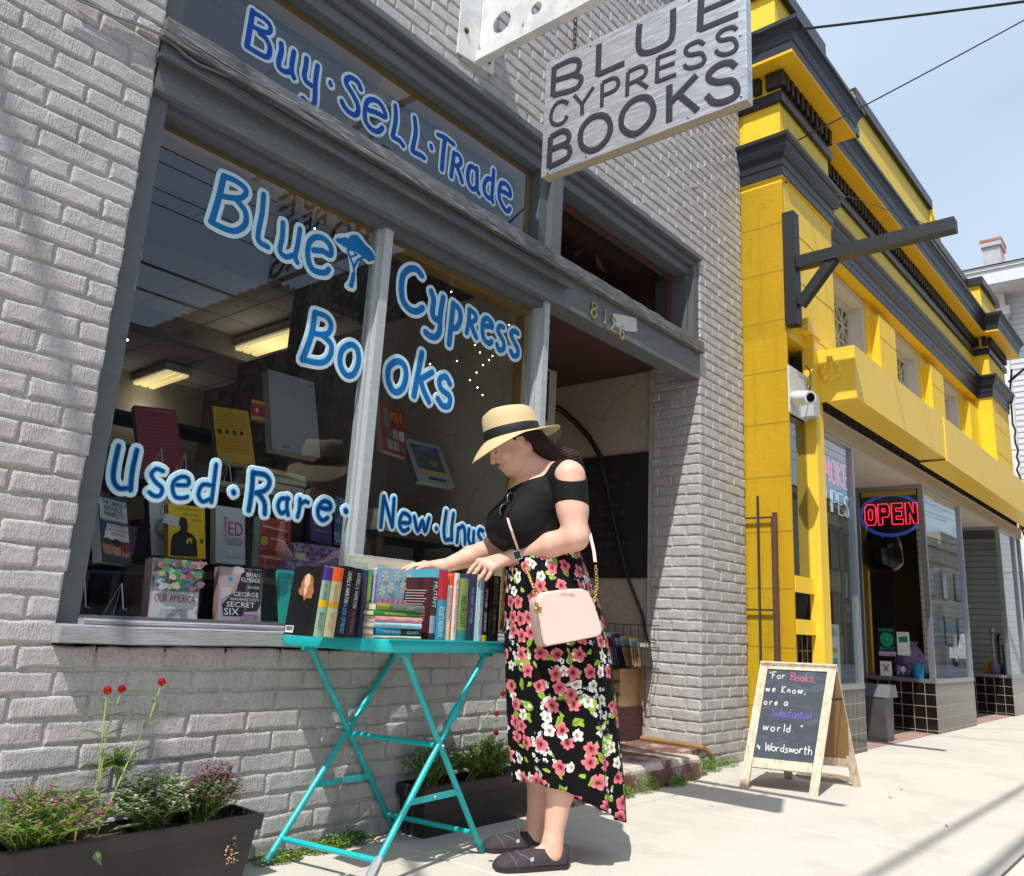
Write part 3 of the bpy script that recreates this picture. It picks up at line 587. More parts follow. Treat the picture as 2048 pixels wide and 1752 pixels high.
# display shelves
DW=M('dark_display_wood','3b2a20',.5,.3,5,.001); GRYW=M('grey_display_plank','55534f',.55,.2,5)
def shelf(lab,x0,x1,y0,y1,z,legs=True,m=DW,nm='display_shelf'):
    t=thing(nm,lab,'shelf',((x0+x1)/2,(y0+y1)/2,0))
    mb=MB(); mb.box(x0,x1,y0,y1,z-.025,z); obj('shelf_board',mb,m,t)
    if legs:
        for x in (x0+.03,x1-.03):
            for y in (y0+.03,y1-.03): mb=MB(); mb.box(x-.02,x+.02,y-.02,y+.02,.02,z-.025); obj('leg',mb,m,t)
    return t
mb=MB(); mb.box(1.03,3.18,.12,1.0,.72,.762); mb.box(1.03,3.18,.98,1.0,.02,.72); obj('display_floor',mb,DW,bs)
shelf('low brown plank shelf on the display floor carrying the yellow and red novels',1.35,2.6,.33,.62,.93)
shelf('upper grey plank behind the painted word Used holding the red and yellow books',1.4,2.55,.62,.98,1.30,m=GRYW)
shelf('black shelf behind the painted word New with two thick white books',2.55,3.15,.45,.8,1.20)
def book(lab,q,ys,th,cov,spine=None,texts=(),arts=(),group=None,pages='d8cfb4',name='book',cat='book',rough=.35,flip=False):
    """q=[BL,BR,TL] pixels of the front cover, ys= depth (y) of each; texts=(string,x,y,w,h,colour) in cover fractions"""
    P=[Vector(on(x,y,1,d)) for (x,y),d in zip(q,ys)]
    X=P[1]-P[0]; Z=P[2]-P[0]; W=X.length; H=Z.length; X.normalize(); Z=(Z-X*Z.dot(X)*.85); Z.normalize()
    N=X.cross(Z).normalized() # towards viewer
    t=thing(name,lab,cat,tuple(P[0]+X*W/2),group)
    def slab(mb,x0,x1,z0,z1,n0,n1):
        O=P[0]; vs=[O+X*x+Z*z+N*n for n in (n0,n1) for z in (z0,z1) for x in (x0,x1)]
        mb.add(vs,[(0,2,3,1),(4,5,7,6),(0,1,5,4),(2,6,7,3),(0,4,6,2),(1,3,7,5)])
    mc=M('cover_'+cov,cov,rough,.08,8,spec=.4)
    mb=MB(); slab(mb,0,W,0,H,-.0025,0); slab(mb,0,W,0,H,-th,-th+.0025); slab(mb,0,.003,0,H,-th+.0025,-.0025); obj('cover',mb,mc if not spine else mc,t)
    if spine: mb=MB(); slab(mb,-.0012,-.0002,0,H,-th,0); obj('spine',mb,M('cover_'+spine,spine,rough,.08,8),t)
    mb=MB(); slab(mb,.004,W-.003,.003,H-.003,-th+.003,-.003); obj('pages',mb,M('pages_'+pages,pages,.9,.12,60,.0005),t)
    k=0
    for a in arts:
        poly,col=a[0],a[1]; mb=MB(); k+=1
        vs=[P[0]+X*(x*W)+Z*(z*H)+N*(.0003+.0003*k) for x,z in poly]; mb.add(vs,[tuple(range(len(vs)))]); obj('cover_art',mb,M('art_'+col,col,.4,.15,20),t)
    for s_,x,z,w_,h,c in texts:
        text(t,'lettering',s_,P[0]+X*(x*W)+Z*(z*H),X,Z,h*H,M('ink_'+c,c,.5,.02),wfit=w_*W,lift=.0022)
    return t,P[0],X,Z,N,W,H
RC4=lambda x0,y0,x1,y1:[(x0,y0),(x1,y0),(x1,y1),(x0,y1)]
def blob(cx,cy,rx,ry,n=12,j=0,seed=1):
    r_=random.Random(seed); return [(cx+rx*math.cos(2*math.pi*k/n)*(1+r_.uniform(-j,j)),cy+ry*math.sin(2*math.pi*k/n)*(1+r_.uniform(-j,j))) for k in range(n)]
GW='books on show in the window'
book('tall book with a blue starry cover and three faces, far left of the window',[(204,1123),(264,1131),(182,984)],(.20,.30,.22),.03,'2f5070','c9ccd0',
 [('THE LIBERAL',.12,.86,.72,.075,'15181c'),('REDNECK',.2,.77,.6,.08,'15181c'),('MANIFESTO',.16,.68,.68,.08,'15181c'),('DRAGGIN DIXIE OUTTA THE DARK',.08,.61,.84,.035,'d8dde0'),('TRAE CROWDER',.3,.53,.5,.045,'b02838'),('COREY RYAN FORRESTER',.2,.47,.7,.042,'b02838'),('DREW MORGAN',.35,.41,.5,.042,'b02838')],
 [(RC4(.04,.64,.96,.95),'ccd4da'),([(.1,.34),(.25,.58),(.95,.58),(.95,.34)],'dfe2e6'),(blob(.2,.22,.15,.15),'a9826c'),(blob(.5,.2,.15,.16),'b48d74'),(blob(.8,.17,.14,.14),'b77f68'),([(.02,.0),(.02,.12),(.97,.1),(.97,.0)],'3d4650'),(blob(.2,.31,.14,.05),'4a3a30'),(blob(.5,.3,.14,.06),'3a2c26'),(blob(.8,.24,.15,.07),'8d3038'),(blob(.9,.9,.05,.03),'2f9fc8')],GW)
book('white book with a round grey seal and brown capitals, behind the yellow novel',[(303,1110),(372,1112),(294,992)],(.46,.46,.52),.035,'c9cacb','3b3a3e',
 [('JERRY',.35,.86,.6,.12,'b08a4a'),('LEW',.3,.70,.5,.12,'b08a4a'),('YOU',.45,.1,.5,.12,'a05040')],[(blob(.42,.45,.3,.19,20),'8f9498'),(blob(.42,.45,.2,.12,16),'c4c6c8')],GW)
book('yellow novel with a black silhouette and a New release note, on the low plank',[(337,1113),(411,1118),(326,1006)],(.36,.36,.40),.03,'e8c020','d8b018',
 [('HARUKI MURAKAMI',.15,.9,.75,.05,'b0802c'),('MEN WITHOUT',.38,.8,.5,.045,'b0802c'),('WOMEN',.62,.7,.28,.045,'b0802c')],
 [([(.05,.02),(.06,.3),(.12,.42),(.3,.5),(.32,.58),(.25,.62),(.26,.72),(.36,.77),(.48,.74),(.52,.62),(.5,.5),(.66,.44),(.76,.34),(.78,.02)],'191713'),([(.48,.26),(.53,.27),(.53,.31),(.58,.31),(.6,.27),(.64,.28),(.62,.33),(.65,.36),(.6,.38),(.55,.37),(.5,.38),(.5,.33),(.46,.31)],'d8b42c'),([(.84,.3),(.88,.31),(.9,.28),(.94,.31),(.92,.34),(.94,.37),(.9,.38),(.87,.36),(.85,.37),(.86,.33)],'2b2618'),([(-.16,.62),(-.1,.8),(.3,.74),(.25,.56)],'c9cddd')],GW)
bk=book('grey book with big red capitals LOWER ED beside the red novel',[(431,1125),(490,1130),(437,1011)],(.36,.38,.40),.03,'b9bdc2','a9a49a',
 [('ED',.42,.5,.5,.26,'b8333a'),('THE TROUBLING RISE',.3,.42,.6,.04,'30343a'),('OF FOR-PROFIT COLLEGES',.3,.37,.6,.04,'30343a'),('IN THE NEW ECONOMY',.32,.32,.55,.04,'30343a'),('TRESSIE McMILLAN COTTOM',.3,.1,.6,.03,'a04048')],[],GW)
text(bk[0],'lettering','LOWER',bk[1]+bk[2]*.37*bk[5]+bk[3]*.48*bk[6],bk[3],-bk[2],.13*bk[5],M('ink_b8333a','b8333a',.5,.02),wfit=.34*bk[6],lift=.0022)
book('red novel with cream railway lines and a round gold medal on its cover',[(515,1133),(579,1140),(517,1031)],(.36,.38,.38),.035,'a83f3c','7fb0a8',
 [('COLSON',.3,.86,.5,.08,'33181a'),('WHITEHEAD',.16,.66,.74,.085,'33181a'),('the',.45,.46,.15,.05,'33181a'),('UNDERGROUND',.0,.26,.86,.09,'33181a'),('RAILROAD',.12,.06,.7,.1,'33181a')],
 [([(.1,.8),(.9,.76),(.9,.78),(.1,.82)],'d8c8a8'),([(.35,.6),(.8,.57),(.86,.42),(.83,.42),(.77,.55),(.35,.58)],'d8c8a8'),([(.1,.2),(.9,.17),(.9,.19),(.1,.22)],'d8c8a8'),(blob(.16,.52,.15,.13,18),'2b2414'),(blob(.16,.52,.12,.1,16),'b59a20')],GW)
book('closed book with the title OUR AMERICA and a crowded mural, standing on the sill',[(296,1236),(394,1239),(296,1115)],(.125,.125,.14),.05,'d9d6d6','c9a0a0',
 [('OUR AMERICA',.08,.28,.84,.13,'b02c48'),('A HISPANIC HISTORY',.22,.12,.56,.045,'8a7f9a'),('OF THE UNITED STATES',.2,.05,.6,.045,'8a7f9a')],
 [(RC4(.01,.46,.99,.99),'7f98a8')]+[(blob(random.Random(i).uniform(.06,.94),random.Random(i+50).uniform(.5,.95),.085,.05,11,.35,i),random.Random(i+9).choice(['9a6f86','5e8f9e','c2b38c','4f9a62','8a5a50','b8c6d0','6a5a90','b87f8c','86b0b4'])) for i in range(110)],GW)
book('book with a pale general and the words SECRET SIX on black, on the sill',[(435,1241),(521,1244),(430,1132)],(.125,.125,.15),.03,'b59ab0','a5867a',
 [('BRIAN',.62,.84,.33,.085,'e6e2e4'),('KILMEADE',.5,.74,.45,.085,'e6e2e4'),('DON YAEGER',.66,.62,.28,.045,'e6e2e4'),('GEORGE',.33,.46,.6,.09,'dcd8da'),("WASHINGTON'S",.25,.38,.68,.055,'dcd8da'),('SECRET',.18,.26,.66,.1,'e6e2e4'),('SIX',.13,.11,.34,.13,'e6e2e4'),('THE SPY RING',.56,.08,.4,.06,'2c2230'),('THAT SAVED',.5,.01,.44,.06,'2c2230')],
 [([(.38,.99),(.99,.99),(.99,.32),(.9,.2),(.6,.18),(.55,.09),(.12,.09),(.08,.3),(.25,.45),(.42,.6)],'2b2028'),([(.06,.98),(.4,.98),(.5,.88),(.46,.75),(.42,.66),(.3,.62),(.1,.62),(.06,.7)],'c0a09c'),(blob(.42,.95,.16,.07),'c9bfc4'),([(.05,.62),(.3,.62),(.28,.5),(.06,.38)],'c4b6b4'),(blob(.25,.78,.055,.045,14),'1f9ac8')],GW)
book('teal book with a pale feather, leaning beside the folding table',[(564,1247),(618,1249),(545,1139)],(.13,.13,.18),.02,'1c9a94','2ab0aa',[('FABRICATE',.2,.78,.7,.05,'9ad0cc')],[([(.45,.1),(.6,.2),(.95,.6),(.98,.5),(.8,.2)],'c8ccc8')],GW)
book('red back cover with small print on a wire stand, upper left of the display',[(285,944),(370,949),(307,820)],(.68,.68,.80),.03,'8f3a40','a8a090',
 [('Praise for The Underground Railroad',.2,.93,.7,.035,'c98a84')]+[('was a new reader of the line and then some more of it',.12,.82-.055*i,.78,.018,'b06a66') for i in range(12)],[(RC4(.82,.02,.96,.08),'a8a8a8')],GW)
bk2=book('yellow back cover with small print and little black puzzle men on a wire stand',[(437,923),(511,930),(473,831)],(.68,.68,.78),.03,'c89a24','8a8a80',
 [('all the lines of the blurb are written small in here',.08,.86-.06*i,.8,.024,'6a5420') for i in range(5)]+[('and a few more of the small lines are under the men',.06,.42-.06*i,.8,.024,'6a5420') for i in range(5)],
 [(blob(.12+.2*i,.55,.055,.05,9,.35,i),'2a2416') for i in range(4)]+[(RC4(.08,.02,.3,.1),'9a9a96')],GW)
book('small red and yellow book peeping over the yellow back cover',[(502,838),(538,846),(514,803)],(.82,.82,.84),.02,'a82c34','6a6a60',[],[(RC4(.0,.0,1,.2),'c0962c'),(RC4(.0,.84,1,1),'c0962c'),(blob(.3,.5,.07,.1),'d8d0c0')],GW)
book('large plain grey book in a sleeve with a blue dot, standing on a pile',[(545,896),(641,916),(585,762)],(.72,.72,.86),.05,'9aa0a6','b4b8bc',[],[(blob(.9,.93,.035,.022,16),'1f8fc0'),(RC4(.22,.03,.34,.06),'6a6e72')],GW)
book('blue book with white capitals THIS FIGHT IS OUR FIGHT beside the mullion',[(668,1086),(732,1098),(670,992)],(.42,.42,.46),.03,'2f5f86','20242c',
 [('THIS',.12,.88,.4,.09,'b8c8d2'),('FIGHT',.02,.76,.6,.09,'b8c8d2'),('IS',.3,.65,.12,.08,'b8c8d2'),('OUR',.1,.54,.4,.08,'b8c8d2'),('FIGHT',.05,.43,.5,.08,'b8c8d2'),('ELIZABETH',-.0,.14,1,.1,'c9d4da'),('WARREN',-.0,.02,.9,.1,'c9d4da')],[([(.7,.25),(.95,.25),(.95,.6),(.8,.62),(.7,.5)],'a84858')],GW)
book('purple paperback with orange lettering on the patterned box',[(622,1080),(664,1088),(612,1003)],(.36,.36,.40),.02,'3d2f6e','302456',
 [('A Feminist',.15,.6,.7,.08,'c06a3c'),('Manifesto in Fifteen',.12,.42,.8,.07,'c06a3c'),('Suggestions',.12,.26,.7,.08,'c06a3c')],[],GW)
book('red JAZZ FEST book with black and white photographs on its cover',[(765,899),(815,916),(756,800)],(.58,.58,.66),.035,'8a1f22','b4a890',
 [('NEW ORLEANS',.1,.93,.75,.05,'b87a30'),('JAZZ',.4,.78,.5,.1,'d8a024'),('FEST',.42,.66,.45,.1,'d8a024')],
 [(RC4(.12,.5,.36,.9),'6a6a64')]+[(RC4(.2+.25*i,.3-.24*j,.42+.25*i,.5-.24*j),random.Random(i*3+j).choice(['8a8a84','5a5854','b0b0aa'])) for i in range(3) for j in range(2)],GW)
book('grey speckled album with a blue banner and yellow strip, tilted near two thick books',[(837,961),(911,975),(818,879)],(.52,.52,.66),.03,'8c9094','6a6e74',
 [('Tout Bec Doux',.25,.82,.5,.055,'a8b4d8')],[(RC4(.1,.8,.88,.9),'2b3a78'),(RC4(.12,.3,.86,.78),'3f5058'),(blob(.6,.5,.14,.08,9,.3),'a06048'),(RC4(.12,.22,.86,.3),'c09a34'),(RC4(.3,.08,.8,.14),'2c3034')],GW)
# flat piles in the window
def flatpile(items,px,y0,z0,w_,d,seed=0,rot=0,lab='',names=None,grp='books piled flat in the window'):
    r_=random.Random(seed); x0=on(px[0],px[1],1,y0)[0]; z=z0
    for i,(c,th,l) in enumerate(items):
        j=r_.uniform(-.012,.012); t=thing('book',l,'book',(x0+w_/2,y0+d/2,z),grp)
        Mx=Matrix.Translation((x0+w_/2,y0+d/2,z))@Matrix.Rotation(rot+r_.uniform(-.12,.12),4,'Z')
        mb=MB(); mb.box(-w_/2,w_/2,-d/2,d/2,0,.003,M=Mx); mb.box(-w_/2,w_/2,-d/2,d/2,th-.003,th,M=Mx); mb.box(w_/2-.003,w_/2,-d/2,d/2,.003,th-.003,M=Mx); obj('cover',mb,M('cover_'+c,c,.4,.08,8,spec=.4),t)
        mb=MB(); mb.box(-w_/2+.003,w_/2-.004,-d/2+.004,d/2-.004,.0031,th-.0031,M=Mx); obj('pages',mb,M('pages_b','c9bfa2',.9,.15,70,.0005),t)
        z+=th+.0004
    return z
p=on(520,970,1,.66)
flatpile([('d0c8b4',.03,'cream book at the bottom of the pile behind the painted word Rare'),('303a48',.035,'dark blue book second from the bottom of the pile behind the word Rare'),('b8b0a0',.03,'pale book in the middle of the pile behind the word Rare'),('8a2f50',.028,'maroon book on top of the pile behind the word Rare')],(522,960),.66,1.301,.24,.17,3)
flatpile([('c8c8cc',.05,'thick white book at the bottom of the pair behind the painted word New'),('c4c4c8',.05,'thick white book on top of the pair behind the painted word New')],(748,960),.5,1.2005,.2,.16,5)
flatpile([('c9a440',.014,'yellow edged magazine under the yellow back cover'),('d8d0b8',.014,'cream magazine under the yellow back cover')],(440,935),.66,1.301,.2,.16,6)
# patterned box
def floralbox():
    g=NG('lilac_marbled_paper'); v=g.noise(scale=45,detail=5,dist=1.5); g.p(col=g.ramp(v,[(.35,lin('3d2c4c')),(.5,lin('7d5f96')),(.65,lin('b9a2c4'))]),rough=.5); return g.mat
FB=floralbox()
for i,(a,b,c,l) in enumerate(((583,1139,.075,'lilac marbled box at the bottom, behind the folding table books'),(585,1112,.07,'smaller lilac marbled box on top, under the purple paperback'))):
    q=on(a,b,1,.3); t=thing('patterned_box',l,'box',(q[0]+.15,.42,.93+.0005 if i==0 else 1.009)); z=.9305 if i==0 else 1.009
    x0=q[0]+.02*i; x1=x0+.3-.04*i
    mb=MB(); mb.box(x0,x1,.33,.52,z,z+c*.72); obj('box_body',mb,FB,t); mb=MB(); mb.box(x0-.005,x1+.005,.325,.525,z+c*.5,z+c); obj('lid',mb,FB,t)
    mb=MB(); mb.box(x0+.01,x0+.06,.3275,.3285,z+.008,z+.03); obj('label_card',mb,M('label_cream','c9bf9a',.6),t)
# more stock: a row of spines deep inside and side shelves
CN={'5a3230':'maroon','2e4456':'slate blue','8a8478':'taupe','6a6040':'olive','34503c':'green','7a5a44':'brown','b4aa98':'cream','3a3444':'plum','8c6a3a':'ochre','a08f80':'beige'}
ORD='one two three four five six seven eight nine ten eleven twelve thirteen fourteen fifteen sixteen seventeen eighteen nineteen twenty twenty-one twenty-two twenty-three twenty-four twenty-five twenty-six twenty-seven twenty-eight twenty-nine thirty thirty-one thirty-two thirty-three thirty-four thirty-five thirty-six thirty-seven thirty-eight thirty-nine forty'.split()
def shelf_row(lab,x0,x1,y,z,seed,h=.2,axis=0):
    r_=random.Random(seed); x=x0; i=0
    while x<x1:
        t=r_.uniform(.045,.075); hh=h*r_.uniform(.75,1.05); c=r_.choice(['5a3230','2e4456','8a8478','6a6040','34503c','7a5a44','b4aa98','3a3444','8c6a3a','a08f80'])
        mb=MB()
        if axis==0: mb.box(x,x+t*.94,y,y+.15,z,z+hh)
        else: mb.box(y,y+.15,x,x+t*.94,z,z+hh)
        o=obj('shelved_book',mb,M('sp_'+c,c,.6,.1,9)); o['label']='%s book spine, number %s from the left on the %s shelf inside the shop'%(CN[c],ORD[i],lab); o['category']='book'; o['group']='spines on the bookcase inside the shop'; x+=t; i+=1
for k,(y,z) in enumerate(((1.9,.55),(1.9,.92),(1.9,1.29),(1.9,1.66))):
    pass
t=thing('bookcase','tall dark bookcase standing inside the shop behind the display','bookcase',(2.3,2.1,0))
mb=MB()
for z in (.3,.68,1.06,1.44,1.82): mb.box(1.3,3.15,1.9,2.2,z-.025,z)
obj('shelf_board',mb,DW,t)
mb=MB(); mb.box(1.27,1.3,1.9,2.2,.02,1.85); obj('side_panel',mb,DW,t); mb=MB(); mb.box(3.15,3.18,1.9,2.2,.02,1.85); obj('side_panel',mb,DW,t)
for k,z in enumerate((1.0601,1.4401)): shelf_row(['middle','upper'][k],1.32,3.12,1.92,z,k)
for (a,b,c,l,n) in ((861,1112,.17,'thin blue spined book standing by the word Unusual',0),(868,1113,.18,'second blue spined book by the word Unusual, slightly taller',1)):
    q=on(a,b,1,.45); t=thing('book',l,'book',(q[0],.5,.7625)); mb=MB(); mb.box(q[0],q[0]+.018,.45,.6,.7625,.7625+.2+n*.02); obj('cover',mb,M('bl%d'%n,['2f6a94','3f86b0'][n],.4),t)
    mb=MB(); mb.box(q[0]+.002,q[0]+.016,.455,.598,.765,.7625+.197+n*.02+.0065); obj('pages',mb,M('pages_b','c9bfa2',.9,.15,70,.0005),t)
# wire book stands
def easel(lab,px,y,z,h=.1,w_=.11):
    q=on(px[0],px[1],1,y); x=q[0]; t=thing('wire_book_stand',lab,'book stand',(x,y,z))
    for k in (0,1):
        X=x+k*w_; mb=MB()
        mb.tube([(X-.02,y+.05,z+.002),(X,y,z+h),(X+.012,y+.05,z+.002)],.0022,6); mb.tube([(X,y,z+h),(X+.004,y-.03,z+.02),(X+.004,y-.05,z+.02)],.0022,6)
        obj('wire_leg',mb,M('white_wire','c4ccce',.4),t)
    return t
easel('empty white wire book stand at the left end of the display floor',(158,1228),.16,.7625,.1,.115)
easel('white wire stand holding the red back cover',(316,940),.64,1.301,.11,.1)
easel('white wire stand holding the yellow back cover',(458,930),.64,1.301,.11,.08)
# string of fairy lights along the window head
sl=thing('fairy_lights','string of tiny warm lights looped along the inside top of the window','string lights',(2.1,.2,2.38))
LP=[(321,258),(352,274),(395,303),(430,318),(482,300),(496,350),(505,355),(560,395),(605,448),(630,452),(660,430),(681,412),(706,415),(731,458),(760,470),(825,472),(846,505),(880,528),(903,579),(940,570),(964,586),(988,562),(1000,590),(1030,590),(1026,614),(1040,612),(1050,640),(1058,650),(1045,660),(1020,668)]
pts=[Vector(on(x,y,1,.22)) for x,y in LP]
mb=MB(); P=[]
for a,b in zip(pts[:-1],pts[1:]):
    for k in range(4): t_=k/4; P.append(a.lerp(b,t_)+Vector((0,0,-.02*math.sin(math.pi*t_))))
mb.tube(P,.0018,5); obj('light_wire',mb,M('dark_wire','1d2428',.6),sl)
mb=MB()
r_=random.Random(3)
for p in pts: mb.ball((p.x,p.y,p.z-.012),.0042,6)
for (x,y) in ((316,258),(352,272),(397,305),(430,318),(493,354),(264,520),(255,568),(255,610),(255,680),(241,730),(212,895),(1018,650),(950,690),(960,705),(966,730),(985,712),(978,720),(953,745),(955,775),(940,760),(1070,665),(1062,640),(914,722),(860,728),(965,790),(1095,640)):
    p=on(x,y,1,.22); mb.ball(tuple(p),.004,6)
obj('bulb',mb,M('warm_bulb','ffd9a0',.5,emit=6),sl)
# column and shop fittings glimpsed inside
mb=MB(); mb.box(2.6,2.75,1.3,1.45,0,3.42); obj('interior_column',mb,M('brown_column','4a3b32',.7),bs)
mb=MB(); mb.box(.9,5.1,2.6,2.75,3.2,3.42); mb.box(.9,5.1,4.6,4.75,3.2,3.42); obj('ceiling_beam',mb,M('beam_cream','5d564b',.7),bs)
# ================= YELLOW BUILDING =================
YA=-.0100; YO=np.array([5.56,-.33,0.]); YM=Matrix.Translation(Vector(YO))@Matrix.Rotation(YA,4,'Z')
YU=np.array([math.cos(YA),math.sin(YA),0]); YV=np.array([-math.sin(YA),math.cos(YA),0])
def yellow():
    g=NG('yellow_masonry_paint'); f=g.noise(scale=1.6,detail=5); h=g.noise(scale=40,detail=5)
    c=g.mix(f,lin('f0c61c'),lin('f6d030')); c=g.mix(g.math('MULTIPLY',g.ramp(g.noise(scale=11,detail=7,rough=.7),[(.58,0),(.72,1)]),.4),c,lin('b3922c'))
    st=g.ramp(g.noise(g.map(scale=(9,9,.9)),scale=2,detail=5),[(.55,0),(.75,1)]); c=g.mix(g.math('MULTIPLY',st,.38),c,lin('b59220'))
    g.p(col=c,rough=.5); g.bump(h,.003,.7); return g.mat
YEL=yellow(); YSM=M('yellow_sheet_metal','f2c93e',.42,.06,3,.0006,9); BLK=M('black_cornice_paint','23272e',.38,.25,7,.001,40); DGR=M('dark_brown_louver','4b4642',.6,.3,9,.002)
yb=thing('yellow_building','bright yellow corner shop building with black cornices, toothed band and yellow awning box','building',tuple(YO))
class YB(MB):
    def box(s,x0,x1,y0,y1,z0,z1,m=None,M=None): MB.box(s,x0,x1,y0,y1,z0,z1,m,YM if M is None else M)
    def loc(s,pts): return [YM@Vector(p) for p in pts]
def prof(mb,path,pr,m=None):
    """sweep a cornice profile [(out,z)...] along plan path [(u,v)...] with mitred corners; out is to the outside (street)"""
    n=len(pr); rings=[]
    for i,(u,v) in enumerate(path):
        def nrm(a,b): d=Vector((b[0]-a[0],b[1]-a[1])).normalized(); return Vector((d.y,-d.x))
        ns=[]
        if i>0: ns.append(nrm(path[i-1],path[i]))
        if i<len(path)-1: ns.append(nrm(path[i],path[i+1]))
        if len(ns)==2: mN=(ns[0]+ns[1]); mN=mN/ (mN.length_squared/2) if mN.length>1e-6 else ns[0]
        else: mN=ns[0]
        rings.append([YM@Vector((u+mN.x*o,v+mN.y*o,z)) for o,z in pr])
    vs=[p for r in rings for p in r]
    fs=[(i*n+k,(i+1)*n+k,(i+1)*n+(k+1)%n,i*n+(k+1)%n) for i in range(len(path)-1) for k in range(n)]+[tuple(range(n-1,-1,-1)),tuple((len(path)-1)*n+k for k in range(n))]
    mb.add(vs,[f[::-1] for f in fs],m)
RB=.19 # recess of the middle part
MAIN=[(0,2.5),(0,0),(1.02,0),(1.02,RB),(7.18,RB),(7.18,0),(8.27,0),(8.27,2.5)]
def off(p): return [(0,p[0])]
mb=YB()
mb.box(0,.02,0,2.4,0,4.2)  # side face
mb.box(0,1.02,0,.5,2.95,4.25); mb.box(0,.02,-.0,.55,0,2.95); mb.box(7.18,8.27,0,.6,2.95,4.25)
mb.box(0,8.27,.5,2.5,2.95,4.2); 
for a,b in ((1.02,1.6),(2.74,3.52),(4.66,5.45),(6.56,7.18)): mb.box(a,b,.28,.5,2.95,4.25)
for a,b in ((2.86,3.4),(4.78,5.33)): mb.box(a,b,RB,.28,2.95,4.1); 
mb.box(6.68,7.18,RB,.28,2.95,4.1); mb.box(1.02,1.5,RB,.28,2.95,4.1)
for a,b in ((1.6,2.74),(3.52,4.66),(5.45,6.56)): mb.box(a,b,.30,.5,2.95,3.30)
# frieze and parapet
for z0,z1,o in ((4.25,5.41,0),):
    prof(mb,MAIN,[(0,z0),(0,z1),(-.18,z1),(-.18,z0)])
mb.box(0.03,1.0,.03,.5,5.41,5.96); mb.box(7.2,8.25,.03,.5,5.41,5.96); mb.box(1.0,7.2,.22,.5,5.41,5.96); mb.box(2.5,5.35,.22,.5,5.96,6.42); mb.box(0,8.27,.5,2.5,4.2,5.7)
# block joints are cut as shallow dark lines of their own part below
ywall=obj('masonry_wall',mb,YEL,yb)
mb=YB()
def ring(pr,path=MAIN): prof(mb,path,pr)
ring([(.0,4.25),(.02,4.25),(.02,4.325),(.028,4.33),(.028,4.41),(.055,4.425),(.07,4.47),(.075,4.52),(.10,4.53),(.10,4.56),(.0,4.575)])
ring([(.0,4.885),(.03,4.89),(.036,4.95),(.03,4.975),(0,4.98)])
ring([(.0,5.175),(.192,5.175),(.192,5.24),(.20,5.255),(.215,5.31),(.24,5.36),(.262,5.375),(.262,5.41),(0,5.43)])
obj('cornice',mb,BLK,yb)
mb=YB(); ring([(.0,5.150),(.19,5.150),(.19,5.1745),(0,5.1745)]); prof(mb,MAIN,[(0,4.98),(.018,4.981),(.018,5.0),(0,5.0)]); prof(mb,MAIN,[(0,5.14),(.012,5.14),(.012,5.1499),(0,5.1499)])
prof(mb,MAIN,[(0,4.235),(.012,4.235),(.012,4.2495),(0,4.2495)]); obj('soffit',mb,M('yellow_soffit','f0bc1c',.5,.06,4,.001),yb)
# dentils
mb=YB(); du=.1
def dent(u0,u1,v,side=None):
    n=int(round((u1-u0)/du)); 
    for i in range(n):
        a=u0+(u1-u0)*(i+.2)/n; b=a+du*.56
        if side is None: mb.box(a,b,v-.055,v+.0,5.004,5.138)
dent(.0,1.02,0); dent(1.02,7.18,RB); dent(7.18,8.27,0)
for i in range(8): mb.box(-.055,.0,.14+i*.1,.196+i*.1,5.004,5.138)
mb.box(-.055,.0,-.055,.09,5.004,5.138); 
for k in range(2): mb.box(7.125,7.18,.0+k*.1,.056+k*.1,5.004,5.138)
obj('dentil_band',mb,M('black_dentil_paint','1d1b1c',.5,.3,20,.001),yb)
mb=YB(); mb.box(-.02,1.04,-.02,.5,5.96,6.08); mb.box(1.04,2.5,.17,.5,5.96,6.08); mb.box(2.46,5.39,.17,.5,6.42,6.55); mb.box(5.35,7.16,.17,.5,5.96,6.08); mb.box(7.16,8.3,-.02,.5,5.96,6.08)
for u,sg_ in ((2.5,-1),(5.35,1)): pass
obj('parapet_coping',mb,BLK,yb)
for u,sg_ in ((2.44,-1),(5.41,1)):
    mb=YB(); P=[]
    for k in range(30):
        a=k*.42; r_=.11*math.exp(-.09*k*.9); P.append((u+sg_*(.02+r_*math.cos(a)),.2,6.26+r_*math.sin(a)+.1))
    mb.tube(mb.loc(P),.018,6); mb.tube(mb.loc([(u,.2,6.42),(u+sg_*.13,.2,6.3),(u+sg_*.16,.2,6.15),(u+sg_*.3,.2,6.09)]),.03,6); mb.box(u-.06,u+.06,.19,.3,6.08,6.45); obj('scroll_ornament',mb,YSM,yb,smooth=True)
# block joints
mb=YB(); JD=M('joint_shadow_line','a8831a',.8)
for k,z in enumerate([4.25-.39*i for i in range(1,11)]):
    mb.box(-.0015,0,.0,.55,z-.004,z+.004)
    if z>3: mb.box(0.0,1.02,-.0015,0,z-.004,z+.004); mb.box(7.18,8.27,-.0015,0,z-.003,z+.003); mb.box(2.86,3.4,RB-.0015,RB,z-.003,z+.003); mb.box(4.78,5.33,RB-.0015,RB,z-.003,z+.003)
obj('block_joint',mb,JD,yb)
# ragged plaster ridge down the side pier
mb=YB(); rr=random.Random(8); P=[]
for i in range(0):
    z=.3+i*.031; P.append((.001+rr.uniform(-.003,.003),.085+.02*math.sin(i*.11)+rr.uniform(-.012,.012),z))
